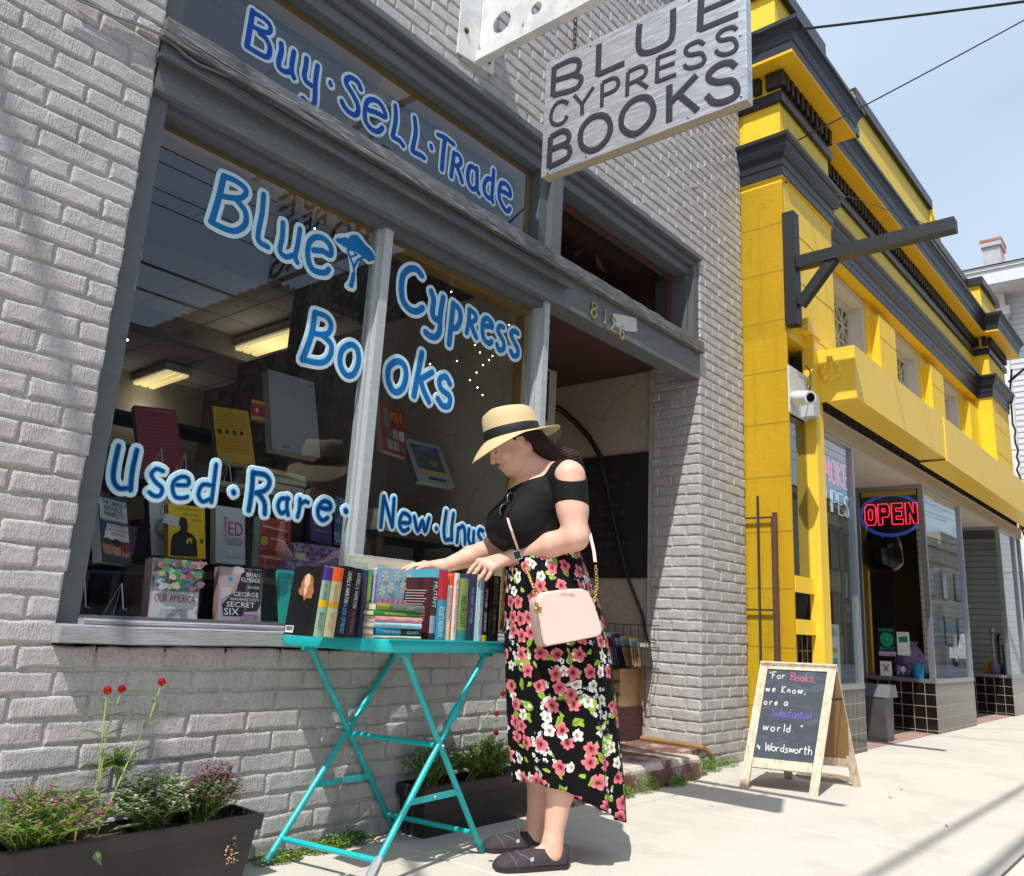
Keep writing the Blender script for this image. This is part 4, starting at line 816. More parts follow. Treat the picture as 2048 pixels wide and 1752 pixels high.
# windows with lattice
WHT=M('white_window_paint','d6d4cf',.5,.08,10,.0008); GLD=glass('dim_glass',(.75,.8,.82),extra=.03)
for k,(a,b) in enumerate(((1.6,2.74),(3.52,4.66),(5.45,6.56))):
    mb=YB(); mb.box(a,a+.045,.3,.46,3.3,4.235); mb.box(b-.045,b,.3,.46,3.3,4.235); mb.box(a+.045,b-.045,.3,.46,4.14,4.235); mb.box(a+.045,b-.045,.3,.46,3.3,3.36)
    mb.box(a+.045,a+.09,.40,.46,3.36,4.14); mb.box(b-.09,b-.045,.40,.46,3.36,4.14); mb.box(a+.09,b-.09,.40,.46,4.09,4.14)
    wf=obj('upper_window',mb,WHT,yb)
    mb=YB(); mb.add(mb.loc([(a+.09,.45,3.36),(b-.09,.45,3.36),(b-.09,.45,4.09),(a+.09,.45,4.09)]),[(0,1,2,3)]); obj('pane',mb,GLD,wf)
    mb=YB(); A,B_,Z0,Z1=a+.09,b-.09,3.36,4.09; nx,nz=3,2; cw=(B_-A)/nx; ch=(Z1-Z0)/nz
    for i in range(nx):
        for j in range(nz):
            x0,z0=A+i*cw,Z0+j*ch; c=(x0+cw/2,.437,z0+ch/2)
            for p in ((x0,z0),(x0+cw,z0),(x0,z0+ch),(x0+cw,z0+ch),(x0+cw/2,z0),(x0+cw/2,z0+ch),(x0,z0+ch/2),(x0+cw,z0+ch/2)):
                q=mb.loc([c,(p[0],.437,p[1])]); mb.bar(q[0],q[1],.012,.012)
    for i in range(nx+1): q=mb.loc([(A+i*cw,.437,Z0),(A+i*cw,.437,Z1)]); mb.bar(q[0],q[1],.014,.012)
    for j in range(nz+1): q=mb.loc([(A,.437,Z0+j*ch),(B_,.437,Z0+j*ch)]); mb.bar(q[0],q[1],.014,.012)
    obj('lattice',mb,WHT,wf)
    mb=YB(); mb.box(a,b,.55,.57,3.3,4.2); obj('dim_room_sheet',mb,M('dim_room','5a5650',.9),wf)  # flat grey sheet whose colour stands in for the dim room inside
# awning box
mb=YB(); mb.box(.46,2.915,-.33,-.318,2.54,2.95); mb.box(.46,.472,-.318,.02,2.54,2.95); mb.box(.472,2.915,-.318,-.1,2.54,2.55); mb.box(.472,2.915,-.318,.0,2.93,2.942)
mb.box(2.918,8.4,-.342,-.33,2.515,2.95); mb.box(2.918,8.4,-.33,-.1,2.515,2.525); mb.box(2.918,8.4,-.33,.0,2.93,2.942); mb.box(8.39,8.4,-.33,.02,2.52,2.95)
aw=obj('awning_box',mb,YSM,yb)
mb=YB(); rr=random.Random(5); c=(.455,-.15,2.772)
for k in range(9):
    a=k*2*math.pi/8; r_=0 if k==8 else .062; mb.ball(tuple(YM@Vector((.452,c[1]+r_*math.cos(a),c[2]+r_*math.sin(a)))),.026,8,(.7,1,1))
mb.lathe([(.078,0),(.082,.006),(.07,.014),(.0,.016)],tuple(YM@Vector((.459,c[1],c[2]))),18,Matrix.Rotation(-math.pi/2,4,'Y')); mb.box(.43,.458,-.172,-.128,2.86,2.885); mb.box(.44,.448,-.16,-.14,2.82,2.865)
md=obj('flower_medallion',mb,YSM,aw,smooth=40)
mb=YB()
for k in range(8):
    a=k*2*math.pi/8+.39; mb.ball(tuple(YM@Vector((.444,c[1]+.045*math.cos(a),c[2]+.045*math.sin(a)))),.0075,6)
obj('dark_hole',mb,M('hole_black','0d0c0a',.9),md) if False else None
# louvre band and shopfront head
mb=YB(); mb.box(.5,8.2,.01,.05,2.40,2.66)
for i in range(46): mb.box(.55+i*.167,.57+i*.167,-.006,.01,2.49,2.655)
for j in range(7): mb.box(.5,8.2,-.001,.01,2.495+j*.023,2.500+j*.023)
obj('louvre_band',mb,DGR,yb)
mb=YB(); mb.box(.5,8.22,-.03,.0,2.372,2.49); mb.box(.5,8.22,-.045,.0,2.485,2.497); obj('shopfront_head',mb,M('pale_head_board','b3a591',.5,.1,6),yb)
mb=YB(); mb.box(1.25,3.28,.0,2.4,2.375,2.40); mb.box(4.75,6.8,.0,2.4,2.375,2.40); obj('entry_ceiling',mb,M('entry_ceiling','c5bcae',.8),yb)
# frames
ALM=M('shop_aluminium','a9adb1',.32,.08,30,metal=.75)
fr=YB()
for u in (.60,1.25,3.285,4.75,6.79,7.72,8.16): fr.box(u-.022,u+.022,-.015,.035,.49,2.375)
for a,b in ((.6,1.25),(3.285,4.75),(6.79,8.16)): fr.box(a-.02,b+.02,-.02,.04,.455,.492); fr.box(a-.02,b+.02,-.012,.03,2.335,2.375)
fr.box(3.262,3.30,.62,.66,.49,2.375); fr.box(3.262,3.30,.0,.66,.455,.492); fr.box(3.262,3.30,.0,.66,2.335,2.375); fr.box(6.77,6.81,.43,.47,.49,2.375); fr.box(6.77,6.81,0,.47,.455,.492); fr.box(6.77,6.81,0,.47,2.335,2.375)
sf=obj('shop_window',fr,ALM,yb)
SG=glass('shop_glass',(.86,.9,.92),extra=.03,cap=.45)
for q in ([(.62,.01),(1.23,.01)],[(3.307,.01),(4.73,.01)],[(6.812,.01),(7.7,.01)],[(7.74,.01),(8.14,.01)],[(3.28,.035),(3.28,.62)],[(3.28,.66),(3.28,1.5)],[(6.79,.035),(6.79,.43)],[(1.25,.035),(1.25,.9)]):
    mb=YB(); mb.add(mb.loc([(q[0][0],q[0][1],.492),(q[1][0],q[1][1],.492),(q[1][0],q[1][1],2.335),(q[0][0],q[0][1],2.335)]),[(0,1,2,3)]); obj('pane',mb,SG,sf)
# black tiles
def tiles():
    g=NG('black_glazed_tile'); geo=g.n('ShaderNodeNewGeometry'); m=g.n('ShaderNodeSeparateXYZ'); g.l(g.map(geo.outputs['Position'],rot=(0,0,-YA),loc=(0,0,0)),m.inputs[0])
    s=g.math('ADD',m.outputs[0],m.outputs[1])
    def line(x,off): f=g.math('FRACT',g.math('DIVIDE',g.math('ADD',x,off),.108)); return g.math('LESS_THAN',g.math('ABSOLUTE',g.math('SUBTRACT',f,.5)),.022)
    L=g.math('MAXIMUM',line(m.outputs[0],.02),line(m.outputs[2],.025)); L=g.math('MAXIMUM',L,line(m.outputs[1],.03)) if False else L
    nn=g.n('ShaderNodeSeparateXYZ'); g.l(geo.outputs['Normal'],nn.inputs[0]); side=g.math('GREATER_THAN',g.math('ABSOLUTE',nn.outputs[0]),.5)
    Lf=g.math('MAXIMUM',line(m.outputs[0],.02),line(m.outputs[2],.025)); Ls=g.math('MAXIMUM',line(m.outputs[1],.03),line(m.outputs[2],.025))
    L=g.math('ADD',g.math('MULTIPLY',side,Ls),g.math('MULTIPLY',g.math('SUBTRACT',1,side),Lf),clamp=True)
    g.p(col=g.mix(L,g.mix(g.noise(scale=5),lin('14110f'),lin('241d1a')),lin('a59b90')),rough=g.math('ADD',g.math('MULTIPLY',L,.6),.12)); g.bump(g.math('SUBTRACT',1,L),.001,.5); return g.mat
TIL=tiles()
for bx_ in ([(.58,1.28,-.012,.9,.0,.455)],[(3.255,4.78,-.012,.6,.0,.455),(3.255,3.4,.6,1.5,0,.455),(4.6,4.78,.6,1.5,0,.455)],[(6.765,8.2,-.012,.6,0,.455)]):
    mb=YB()
    for q in bx_: mb.box(*q)
    obj('tiled_base',mb,TIL,yb)
# yellow post, rails, grid at the left pier
mb=YB(); mb.box(.36,.505,-.06,.03,0,3.15); mb.box(.24,.505,-.07,-.0,3.05,3.15); mb.box(.505,.56,-.03,.02,0,2.5); obj('front_post',mb,YSM,yb)
mb=YB(); mb.box(.02,.36,-.005,.015,1.11,1.22); mb.box(.02,.36,-.005,.015,.83,.93); obj('rail',mb,YSM,yb)
mb=YB(); 
for i in range(7): mb.box(.02,.36,.03,.034,.12+i*.1,.1235+i*.1)
for i in range(3): mb.box(.1+i*.09,.1035+i*.09,.03,.034,.0,.83)
obj('wire_grid',mb,M('grey_wire','9a9a94',.4,metal=.6),yb)
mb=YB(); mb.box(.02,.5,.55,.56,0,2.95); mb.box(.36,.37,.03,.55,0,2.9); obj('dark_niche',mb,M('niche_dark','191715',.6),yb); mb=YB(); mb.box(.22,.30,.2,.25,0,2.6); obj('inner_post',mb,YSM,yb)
mb=YB(); mb.add(mb.loc([(.02,.02,1.22),(.36,.02,1.22),(.36,.02,2.36),(.02,.02,2.36)]),[(0,1,2,3)]); obj('side_pane',mb,SG,sf)
mb=YB(); mb.box(-.0,.33,-.012,.01,2.37,2.72); obj('white_panel',mb,M('white_panel','cfcfcb',.5),yb)
ca=thing('security_camera','white bullet camera fixed on the white panel of the yellow pier','camera',tuple(YM@Vector((.05,-.1,2.45))))
mb=YB(); mb.tube(mb.loc([(.12,-.03,2.47),(.02,-.06,2.47),(-.03,-.12,2.445),(-.075,-.19,2.43)]),[.045,.05,.052,.048],16); obj('camera_body',mb,M('camera_white','e4e4e2',.35),ca,smooth=40)
mb=YB(); mb.tube(mb.loc([(-.0745,-.189,2.4302),(-.08,-.2,2.428)]),[.034,.03],14); obj('lens',mb,M('lens_black','121316',.15),ca)
jb=obj('junction_box',(lambda m:(m.box(.22,.33,-.1,-.012,2.38,2.55),m)[-1])(YB()),M('grey_box','b5b6b8',.4),None); jb['label']='small pale grey junction box on the yellow post beside the white camera'; jb['category']='junction box'
mb=YB(); mb.tube(mb.loc([(.24,-.06,2.55),(.2,-.09,2.62),(.23,-.08,2.72),(.2,-.06,2.76)]),.006,6); mb.tube(mb.loc([(.08,-.03,2.47),(.15,-.07,2.52),(.2,-.09,2.62)]),.004,6); o=obj('camera_cable',mb,M('cable_dark','2c3a40',.5),ca)
# interior of the shop
mb=YB(); mb.box(.02,8.2,2.45,2.5,0,2.95); mb.box(.6,8.2,.05,2.45,2.66,2.9); mb.box(8.15,8.2,.05,2.4,0,2.9); mb.box(1.3,1.34,.9,2.4,0,2.4); obj('interior_wall',mb,M('shop_interior','54504c',.8),yb)
mb=YB(); mb.box(1.3,3.25,.02,2.4,.0,.004); mb.box(4.8,6.75,.02,2.4,.0,.004); obj('entry_floor',mb,M('old_red_paving2','9c7d74',.85,.2,4,.002),yb)
def slatwall():
    g=NG('slatwall'); geo=g.n('ShaderNodeNewGeometry'); m=g.n('ShaderNodeSeparateXYZ'); g.l(geo.outputs['Position'],m.inputs[0]); f=g.math('FRACT',g.math('DIVIDE',m.outputs[2],.085)); L=g.math('LESS_THAN',f,.12)
    g.p(col=g.mix(L,lin('c9c5bd'),lin('6a645c')),rough=.6); return g.mat
mb=YB(); mb.box(7.5,8.14,.9,.92,.46,2.37); mb.box(6.82,8.14,1.0,1.02,.46,2.37); mb.box(8.12,8.14,.05,.9,.46,2.37); obj('slat_wall',mb,slatwall(),yb)
mb=YB(); mb.box(6.82,8.12,.05,1.0,.44,.455); mb.box(3.3,4.73,.05,1.6,.44,.455); obj('window_bed',mb,M('window_bed','8a857d',.6),yb)
for z in (.98,1.42,1.87):
    mb=YB(); mb.box(7.05,8.1,.7,.995,z-.02,z); obj('display_shelf',mb,M('shelf_white','d6d2ca',.5),yb)
# door inside entry, yellow frames
YD=M('yellow_door_paint','d9a514',.45)
mb=YB(); mb.box(4.05,4.12,1.15,1.22,.0,2.37); mb.box(4.62,4.69,1.0,1.07,0,2.37); mb.box(3.3,4.7,1.6,1.65,.46,2.37); obj('door_frame',mb,YD,yb)
mb=YB(); mb.box(4.16,4.22,1.14,1.18,.0,2.1); mb.box(4.52,4.58,1.14,1.18,0,2.1); mb.box(4.16,4.58,1.14,1.18,2.04,2.1); mb.box(4.16,4.58,1.14,1.18,.0,.2); d_=obj('shop_door',mb,M('door_metal','8d9194',.4,metal=.5),yb)
mb=YB(); mb.box(4.22,4.52,1.155,1.16,.2,2.04); obj('door_pane',mb,M('door_dark','1b1d1f',.15),d_)
mb=YB(); mb.box(3.30,3.305,.06,.6,2.28,2.334); mb.box(3.31,4.7,.02,.03,2.27,2.334); mb.box(.63,1.22,.02,.03,2.2,2.334); obj('yellow_header',mb,YD,yb)
# signs in the windows
def sgn(nm,lab,cat): return thing(nm,lab,cat,tuple(YM@Vector((3.3,.3,1))))
on_=thing('neon_sign','oval blue neon sign with red letters OPEN in the corner window','neon sign',tuple(YM@Vector((3.31,.29,2.07))))
UX=tuple(-YV); UY=(0,0,1)
def yp(u,v,z): return tuple(YM@Vector((u,v,z)))
NR=M('neon_red','ff2a48',.5,emit=1.5); NB=M('neon_blue','2a62c8',.5,emit=.35); 
mb=MB(); P=[yp(3.318,.32+.29*math.cos(a),2.085+.2*math.sin(a)) for a in np.linspace(0,2*math.pi,40)[:-1]]; mb.add(P,[tuple(range(39))]); obj('back_panel',mb,M('neon_back','0e1016',.4),on_)
mb=MB(); mb.tube(P,.0065,6,closed=True); mb.tube([yp(3.312,.32+.31*math.cos(a),2.085+.218*math.sin(a)) for a in np.linspace(0,2*math.pi,40)[:-1]],.005,6,closed=True); obj('neon_tube',mb,NB,on_)
def neon(par,letters,O,X,w_,h,sp,mat,r=.0055):
    """outline letters as bent tubes"""
    LT={'O':[[(0,.2),(0,.8),(.2,1),(.8,1),(1,.8),(1,.2),(.8,0),(.2,0),(0,.2)],[(.33,.3),(.33,.7),(.5,.78),(.67,.7),(.67,.3),(.5,.22),(.33,.3)]],'P':[[(0,0),(0,1),(.8,1),(1,.85),(1,.5),(.8,.36),(.36,.36),(.36,0),(0,0)],[(.36,.62),(.36,.76),(.62,.76),(.62,.62),(.36,.62)]],'E':[[(0,0),(0,1),(.95,1),(.95,.76),(.36,.76),(.36,.62),(.85,.62),(.85,.38),(.36,.38),(.36,.24),(.95,.24),(.95,0),(0,0)]],'N':[[(0,0),(0,1),(.35,1),(.65,.5),(.65,1),(1,1),(1,0),(.65,0),(.35,.5),(.35,0),(0,0)]],
     'M':[[(0,0),(.1,1),(.5,.3),(.9,1),(1,0)]],'o':[[(.5,0),(.1,.15),(0,.5),(.1,.85),(.5,1),(.9,.85),(1,.5),(.9,.15),(.5,0)]],'K':[[(0,0),(0,1)],[(1,1),(0,.45),(1,0)]],'e':[[(1,1),(0,1),(0,0),(1,0)],[(0,.5),(.8,.5)]],'S':[[(1,.85),(.6,1),(.1,.9),(.05,.65),(.5,.5),(.95,.35),(.9,.1),(.5,0),(0,.12)]],'p':[[(0,0),(0,1),(.8,1),(1,.8),(.8,.5),(0,.5)]],'I':[[(.5,0),(.5,1)]]}
    mb=MB(); x=0
    for c in letters:
        for pth in LT[c]: mb.tube([Vector(O)+Vector(X)*(x+p[0]*w_)+Vector((0,0,p[1]*h)) for p in pth],r,6,closed=False)
        x+=w_*(1+sp)*(.6 if c=='I' else 1)
    obj('neon_letters',mb,mat,par)
neon(on_,'OPEN',yp(3.305,.575,1.985),UX,.115,.215,.17,NR)
sn=thing('neon_sign','faded pink and white neon letters SMOKE PIPES in the narrow window','neon sign',yp(.9,.06,1.8))
neon(sn,'SMoKe',yp(.60,.03,2.0),YU,.10,.19,.38,M('neon_pink','e8738a',.5,emit=.8),.005); neon(sn,'PIPeS'.replace('P','p'),yp(.66,.03,1.77),YU,.095,.17,.40,M('neon_white','c4d4dc',.5,emit=.65),.005)
SIG='posters in the corner shop window'
def poster(lab,p0,X,w_,h,cov,texts=(),arts=(),cat='poster',nm='poster',grp=None):
    t=thing(nm,lab,cat,tuple(p0),grp); p0=Vector(p0);X=Vector(X).normalized();Z=Vector((0,0,1));N=X.cross(Z); n=N
    mb=MB(); vs=[p0+X*a+Z*b-n*c for c in (0,.003) for a,b in ((0,0),(w_,0),(w_,h),(0,h))]; mb.add(vs,[(0,1,2,3),(7,6,5,4),(0,4,5,1),(1,5,6,2),(2,6,7,3),(3,7,4,0)]); obj('sheet',mb,M('sheet_'+cov,cov,.5,.05),t)
    for k,(poly,col) in enumerate(arts): mb=MB(); mb.add([p0+X*(x*w_)+Z*(z*h)+n*(.0012+.0008*k) for x,z in poly],[tuple(range(len(poly)))]); obj('printed_shape',mb,M('art_'+col,col,.4,.15,20),t)
    for s_,x,z,ww,hh,c in texts: text(t,'lettering',s_,p0+X*(x*w_)+Z*(z*h),X,Z,hh*h,M('ink_'+c,c,.5,.02),wfit=ww*w_,lift=.006)
    return t
poster('black poster with green words DIME BAGS and a green coin, taped inside the corner window',yp(3.27,.50,.68),UX,.175,.285,'121314',[('DIME',.12,.84,.76,.1,'2bb08a'),('BAGS',.12,.22,.76,.11,'2bb08a')],[(blob(.5,.57,.36,.24,24),'1fa07a'),(blob(.5,.57,.2,.13,14),'137a60'),(blob(.52,.58,.09,.09,10),'2fb892'),(RC4(.04,.02,.96,.17),'b9a0b8'),(RC4(.6,.03,.9,.1),'c060a0')],grp=SIG)
poster('white poster with a green rectangle beside the black coin poster',yp(3.27,.315,.70),UX,.115,.22,'d8dcd8',[('GOT THE BEST',.1,.9,.8,.045,'7a8a84')],[([(.15,.55),(.15,.78),(.85,.84),(.88,.56)],'188055'),(RC4(.15,.2,.85,.22),'9aa8a0')],grp=SIG)
poster('white card with two crossed pens at the foot of the corner window',yp(3.27,.49,.495),UX,.11,.14,'dcdad4',[],[([(.2,.75),(.28,.82),(.75,.35),(.68,.28)],'3f6a8a'),([(.75,.82),(.82,.75),(.35,.28),(.27,.35)],'b04a50')],grp=SIG)
poster('dark blue printed card at the foot of the corner window',yp(3.27,.34,.495),UX,.10,.125,'28294a',[],[([(.1,.2),(.2,.9),(.35,.85),(.3,.15)],'8a8ab0'),(blob(.65,.55,.22,.25,12,.4,5),'b4b4cc')],grp=SIG)
mb=MB(); mb.lathe([(.05,0),(.052,.06),(.05,.125),(.046,.13)],yp(3.34,.155,.492),18); t=obj('blue_tin',mb,M('blue_tin','2598c8',.3,.1),None,smooth=40,label='bright blue cylindrical tin at the foot of the corner window',cat='tin')
poster('small notice with a red and yellow label on the shop door pane',yp(4.25,1.145,1.02),YU,.13,.2,'b8b0a0',[('NOTICE',.1,.84,.8,.1,'202020')],[(RC4(.08,.25,.92,.55),'a82848'),(RC4(.08,.58,.92,.8),'c8b030')])
poster('narrow white notice on the upper part of the shop door pane',yp(4.26,1.145,1.3),YU,.09,.28,'c8ccc4',[],[(blob(.5,.6,.2,.1),'8a9a4a')])
poster('white typed notice taped high on the wide shop window',yp(3.95,.02,1.28),YU,.13,.24,'d2d6da',[('HOURS',.15,.8,.7,.1,'3a4450'),('11 - 9',.15,.6,.7,.08,'3a4450'),('11 - 9',.15,.42,.7,.08,'3a4450'),('12 - 6',.15,.24,.7,.08,'3a4450')])
poster('pink paper strip taped low on the wide shop window',yp(4.2,.018,.66),YU,.11,.27,'d9b3c0',[],[(RC4(.2,.2,.8,.3),'b890a0')])
poster('yellow hanging banner with black curls and an oval at the head of the wide window',yp(3.4,.06,2.03),YU,1.25,.29,'e0c414',[('HOOKAH. TOBACCO. CIGARS',.2,.35,.6,.12,'2a2410')],[([(.1,.8),(.13,.95),(.3,.7),(.6,.66),(.85,.85),(.9,.8),(.6,.6),(.3,.6)],'2a2410')],cat='banner',nm='banner')
poster('pale display board covered with coloured lists in the narrow window',yp(.66,.05,.5),YU,.3,.42,'c6d4c8',[('OPEN',.1,.8,.7,.13,'3aa880')],[(RC4(.1,.3,.8,.42),'3f88b8'),(RC4(.1,.1,.8,.2),'7ab0c8'),(RC4(.1,.52,.8,.6),'c08850')])
poster('mustard sign with the dark word PIPES on the floor of the far window',yp(7.0,.35,.465),YU,.72,.21,'c79a18',[('PIPES',.4,.5,.4,.35,'3a2c14')],[(RC4(.4,.15,.8,.25),'3a2c14')],cat='sign',nm='sign')
poster('small white card with a red stripe beside the far window frame',yp(7.8,.02,.72),YU,.13,.27,'d5d3cf',[],[(RC4(0,.8,1,.95),'b83030')])
# hookahs
def hookah(lab,u,v,z,h,mc,bc,hose=True):
    t=thing('hookah',lab,'water pipe',yp(u,v,z),'water pipes on show in the far window')
    o=yp(u,v,z); mb=MB(); mb.lathe([(.0,0),(.32*h*.28,0),(.32*h*.32,.02*h),(.3*h*.3,.14*h),(.1*h,.24*h),(.045*h,.3*h),(.05*h,.33*h)],o,16); obj('glass_base',mb,M('hb_'+bc,bc,.15,.1),t,smooth=True)
    mb=MB(); pr=[(.02*h,.33*h)]
    for k in range(6): zz=.36+.085*k; pr+=[(.018*h,zz*h),(.038*h,(zz+.03)*h),(.018*h,(zz+.06)*h)]
    mb.lathe(pr+[(.018*h,.88*h)],o,12); mb.lathe([(.09*h,.86*h),(.1*h,.87*h),(.02*h,.885*h)],o,16); mb.lathe([(.02*h,.88*h),(.05*h,.93*h),(.055*h,1.0*h),(.045*h,1.0*h)],o,12); obj('stem',mb,M('hs_'+mc,mc,.25,metal=.6),t,smooth=True)
    if hose:
        mb=MB(); P=[Vector(o)+Vector((.05*h+.17*h*math.sin(a),-.03,h*(.45+.28*math.cos(a*1.0)))) for a in np.linspace(.2,math.pi*1.05,14)]; mb.tube(P,.012*h+.003,6); obj('hose',mb,M('hose_dark','1e2230',.5),t,smooth=True)
hookah('tall silver beaded water pipe standing by the second entrance window',7.02,.22,.456,.62,'b4b8bc','9a7a80')
hookah('black water pipe with a spider stand beside the silver beaded one',7.35,.22,.456,.56,'17171a','20242c')
hookah('red water pipe with a black hose on the middle shelf',7.6,.82,1.4205,.36,'5a2226','7a2028')
hookah('red based water pipe at the left end of the top shelf',7.15,.85,1.8705,.34,'8a8c90','8a2a30',False)
hookah('silver water pipe in the middle of the top shelf',7.55,.85,1.8705,.4,'a4a6aa','9a9ca0',False)
for k,(u,w_,h,c,l) in enumerate(((7.1,.2,.16,'6a8ab0','clear box with a blue and red label on the lower shelf'),(7.38,.17,.13,'22508a','dark blue box on the lower shelf of the far window'),(7.85,.22,.12,'2a2c30','small black and silver case on the middle shelf'))):
    z=.9805 if k<2 else 1.4205; mb=YB(); mb.box(u,u+w_,.75,.87,z,z+h); t=obj('carton',mb,M('ct_'+c,c,.3,.2,20),None,label=l,cat='box')
t=thing('gift_bag','two gathered lilac patterned bags standing inside the wide window','bag',yp(3.55,.3,.456))
rr=random.Random(3)
for k in range(2):
    mb=MB(); P=[(.11,0),(.13,.1),(.12,.2),(.08,.29),(.03,.34),(.05,.38)]; mb.lathe(P,yp(3.5+.22*k,.3,.456),14); mb.v=[(a+rr.uniform(-.01,.01),b+rr.uniform(-.01,.01),c) for a,b,c in mb.v]; obj('bag_body',mb,FB,t,smooth=True)
mb=MB(); mb.lathe([(.0,0),(.05,.006),(.055,.02),(.03,.03)],yp(3.42,.4,2.30),14); t=obj('downlight',mb,M('warm_spot','ffdf9a',.4,emit=1.5),None,smooth=True,label='small lit ceiling spot above the neon oval',cat='ceiling light')
mb=MB(); mb.lathe([(.01,.55),(.13,.5),(.2,.3),(.21,.1),(.15,.02),(.05,0)],yp(3.9,.6,1.55),20); t=obj('black_globe',mb,M('black_gloss','0b0b0d',.12),None,smooth=True,label='large glossy black balloon hanging under the neon sign',cat='balloon')
# swing bin by the first entrance
t=thing('litter_bin','dark grey bin with a sloping lid beside the tiled corner of the narrow window','bin',(7.2,-.02,0))
bx,by=YM@Vector((2.12,.47,0)),0
mb=YB(); mb.prism([(-.09,0),(.09,0),(.12,.36),(-.12,.36)],(bx.x-.0,bx.y-.16,.0),(1,0,0),(0,0,1),-.24); obj('bin_body',mb,M('bin_grey','4b4c4e',.5),t)
mb=YB(); mb.prism([(-.125,.36),(.125,.36),(.07,.46),(-.07,.46)],(bx.x,bx.y-.18,0),(1,0,0),(0,0,1),-.26); obj('lid',mb,M('bin_lid','5b5e62',.45),t)
# rusty gate frame beside the grey wall
t=thing('iron_gate','rusty thin iron gate frame standing open against the yellow side pier','gate',(5.5,-.2,0))
RU=M('rusty_iron','40302a',.75,.4,40,.001)
def S2(x,y,xx): return on(x,y,0,xx)
gx=5.535
a=S2(1515,992,gx);b=S2(1522,1330,gx)
mb=MB(); mb.bar((gx,a[1],.0),(gx,a[1],a[2]),.014,.014); obj('bar',mb,RU,t)
c=S2(1545,1035,gx); mb=MB(); mb.bar((gx,c[1],0),(gx,c[1],c[2]),.018,.018); obj('bar',mb,RU,t)
d=S2(1549,1025,gx-.02); mb=MB(); mb.bar((gx-.02,d[1],0),(gx-.02,d[1],d[2]),.026,.03); obj('gate_post',mb,M('rust_scaling','5a3a30',.85,.5,30,.003),t)
for px_ in ((1490,1037),(1493,1219)):
    e=S2(px_[0],px_[1],gx); mb=MB(); mb.bar((gx,e[1]+.0,e[2]),(gx,c[1],e[2]),.012,.012); obj('cross_bar',mb,RU,t)
# timber sign arm
ta=thing('timber_sign_arm','empty black timber sign arm with a diagonal brace and stay wire on the yellow pier','sign arm',tuple(YO))
TBK=trim_mat('black_timber_paint','15171a',.08)
u0=.03
mb=MB(); mb.bar(yp(u0-.0,-.045,3.02),yp(u0,-.045,3.92),.09,.10,up=tuple(YU)); obj('wall_post',mb,TBK,ta)
for x0,y0,x1,y1 in ((0,0,0,0),): pass
# arm runs straight out over the pavement: find its length from the picture
def ypx(x,y,uu):
    d_=ray(x,y); o=YO+uu*YU; tt=((o-CAM)@YU)/(d_@YU); p=CAM+tt*d_; return (p-YO)@YV, p[2]
v0,z0=ypx(1605,525,.03); v1,z1=ypx(1911,440,.03)
mb=MB(); mb.bar(yp(u0,-.095,z0-.0),yp(u0,v1,z0),.09,.09); obj('arm',mb,TBK,ta)
v2,z2=ypx(1640,548,.03); v3,z3=ypx(1603,580,.03); mb=MB(); mb.bar(yp(u0,-.36,z0-.03),yp(u0,-.10,z0-.33),.07,.07); obj('brace',mb,TBK,ta)
mb=MB(); mb.tube([yp(u0,-.02,4.2),yp(u0,v1*.5,z0+.36),yp(u0,v1*.86,z0+.045)],.003,5); mb.ball(yp(u0,-.02,4.2),.012,8); obj('stay_wire',mb,M('stay_wire','2f2d2b',.5),ta)
# second thin arm far end
mb=MB(); mb.bar(yp(7.9,-.33,2.93),yp(7.9,-1.0,2.93),.02,.02); o=obj('awning_rod',mb,M('dark_rod','2b2d2f',.5),None,label='thin dark rod sticking out at the far end of the yellow awning',cat='rod')
# service cables at the far corner
mb=MB(); rr=random.Random(6); P=[yp(8.3,-.1,4.95)]
for i in range(24): P.append(yp(8.3+rr.uniform(-.02,.05),-.06+rr.uniform(-.03,.03),4.6-.1*i))
mb.tube(P,.014,6); mb.tube([yp(8.45,-.4,5.2),yp(8.4,-.3,5.0),yp(8.28,-.05,4.75)],.02,6); o=obj('service_cable',mb,M('black_cable','1b1b1d',.6),None,label='bundle of black cables hanging at the far corner of the yellow building',cat='cable')
# ================= WHITE HOUSE BEYOND =================
wh=thing('white_house','tall white clapboard house with deep eaves and a rusty roof beyond the yellow building','house',(21,1.5,0))
def clap():
    g=NG('white_clapboard'); m=g.n('ShaderNodeSeparateXYZ'); geo=g.n('ShaderNodeNewGeometry'); g.l(geo.outputs['Position'],m.inputs[0]); f=g.math('FRACT',g.math('DIVIDE',m.outputs[2],.13)); g.p(col=g.mix(g.noise(scale=2),lin('cfd2d6'),lin('dadcde')),rough=.6); g.bump(f,.012,1); return g.mat
HX=on(1985,900,1,-1.0)[0]
q1=on(2048,560,1,-2.2); 
hx=20.0; 
mb=MB(); mb.box(hx+.25,hx+9,-1.9,.93,0,8.6)
for k in range(66): mb.box(hx+.232,hx+.25,-1.9,.93,.1+k*.13,.195+k*.13)
obj('clapboard_wall',mb,M('white_clapboard','cdd0d4',.6,.05,2),wh)
for y0,y1 in ((.43,.93),(-2.0,-1.55)):
    mb=MB(); mb.box(hx,hx+.3,y0,y1,0,7.9); mb.box(hx-.06,hx+.3,y0-.06,y1+.06,7.9,8.05); mb.box(hx-.12,hx+.3,y0-.12,y1+.12,8.05,8.25); mb.box(hx-.03,hx+.3,y0-.03,y1+.03,8.25,8.6)
    for z in (2.4,5.0,7.3): mb.box(hx-.012,hx,y0,y1,z,z+.03)
    obj('corner_pilaster',mb,WHT,wh)
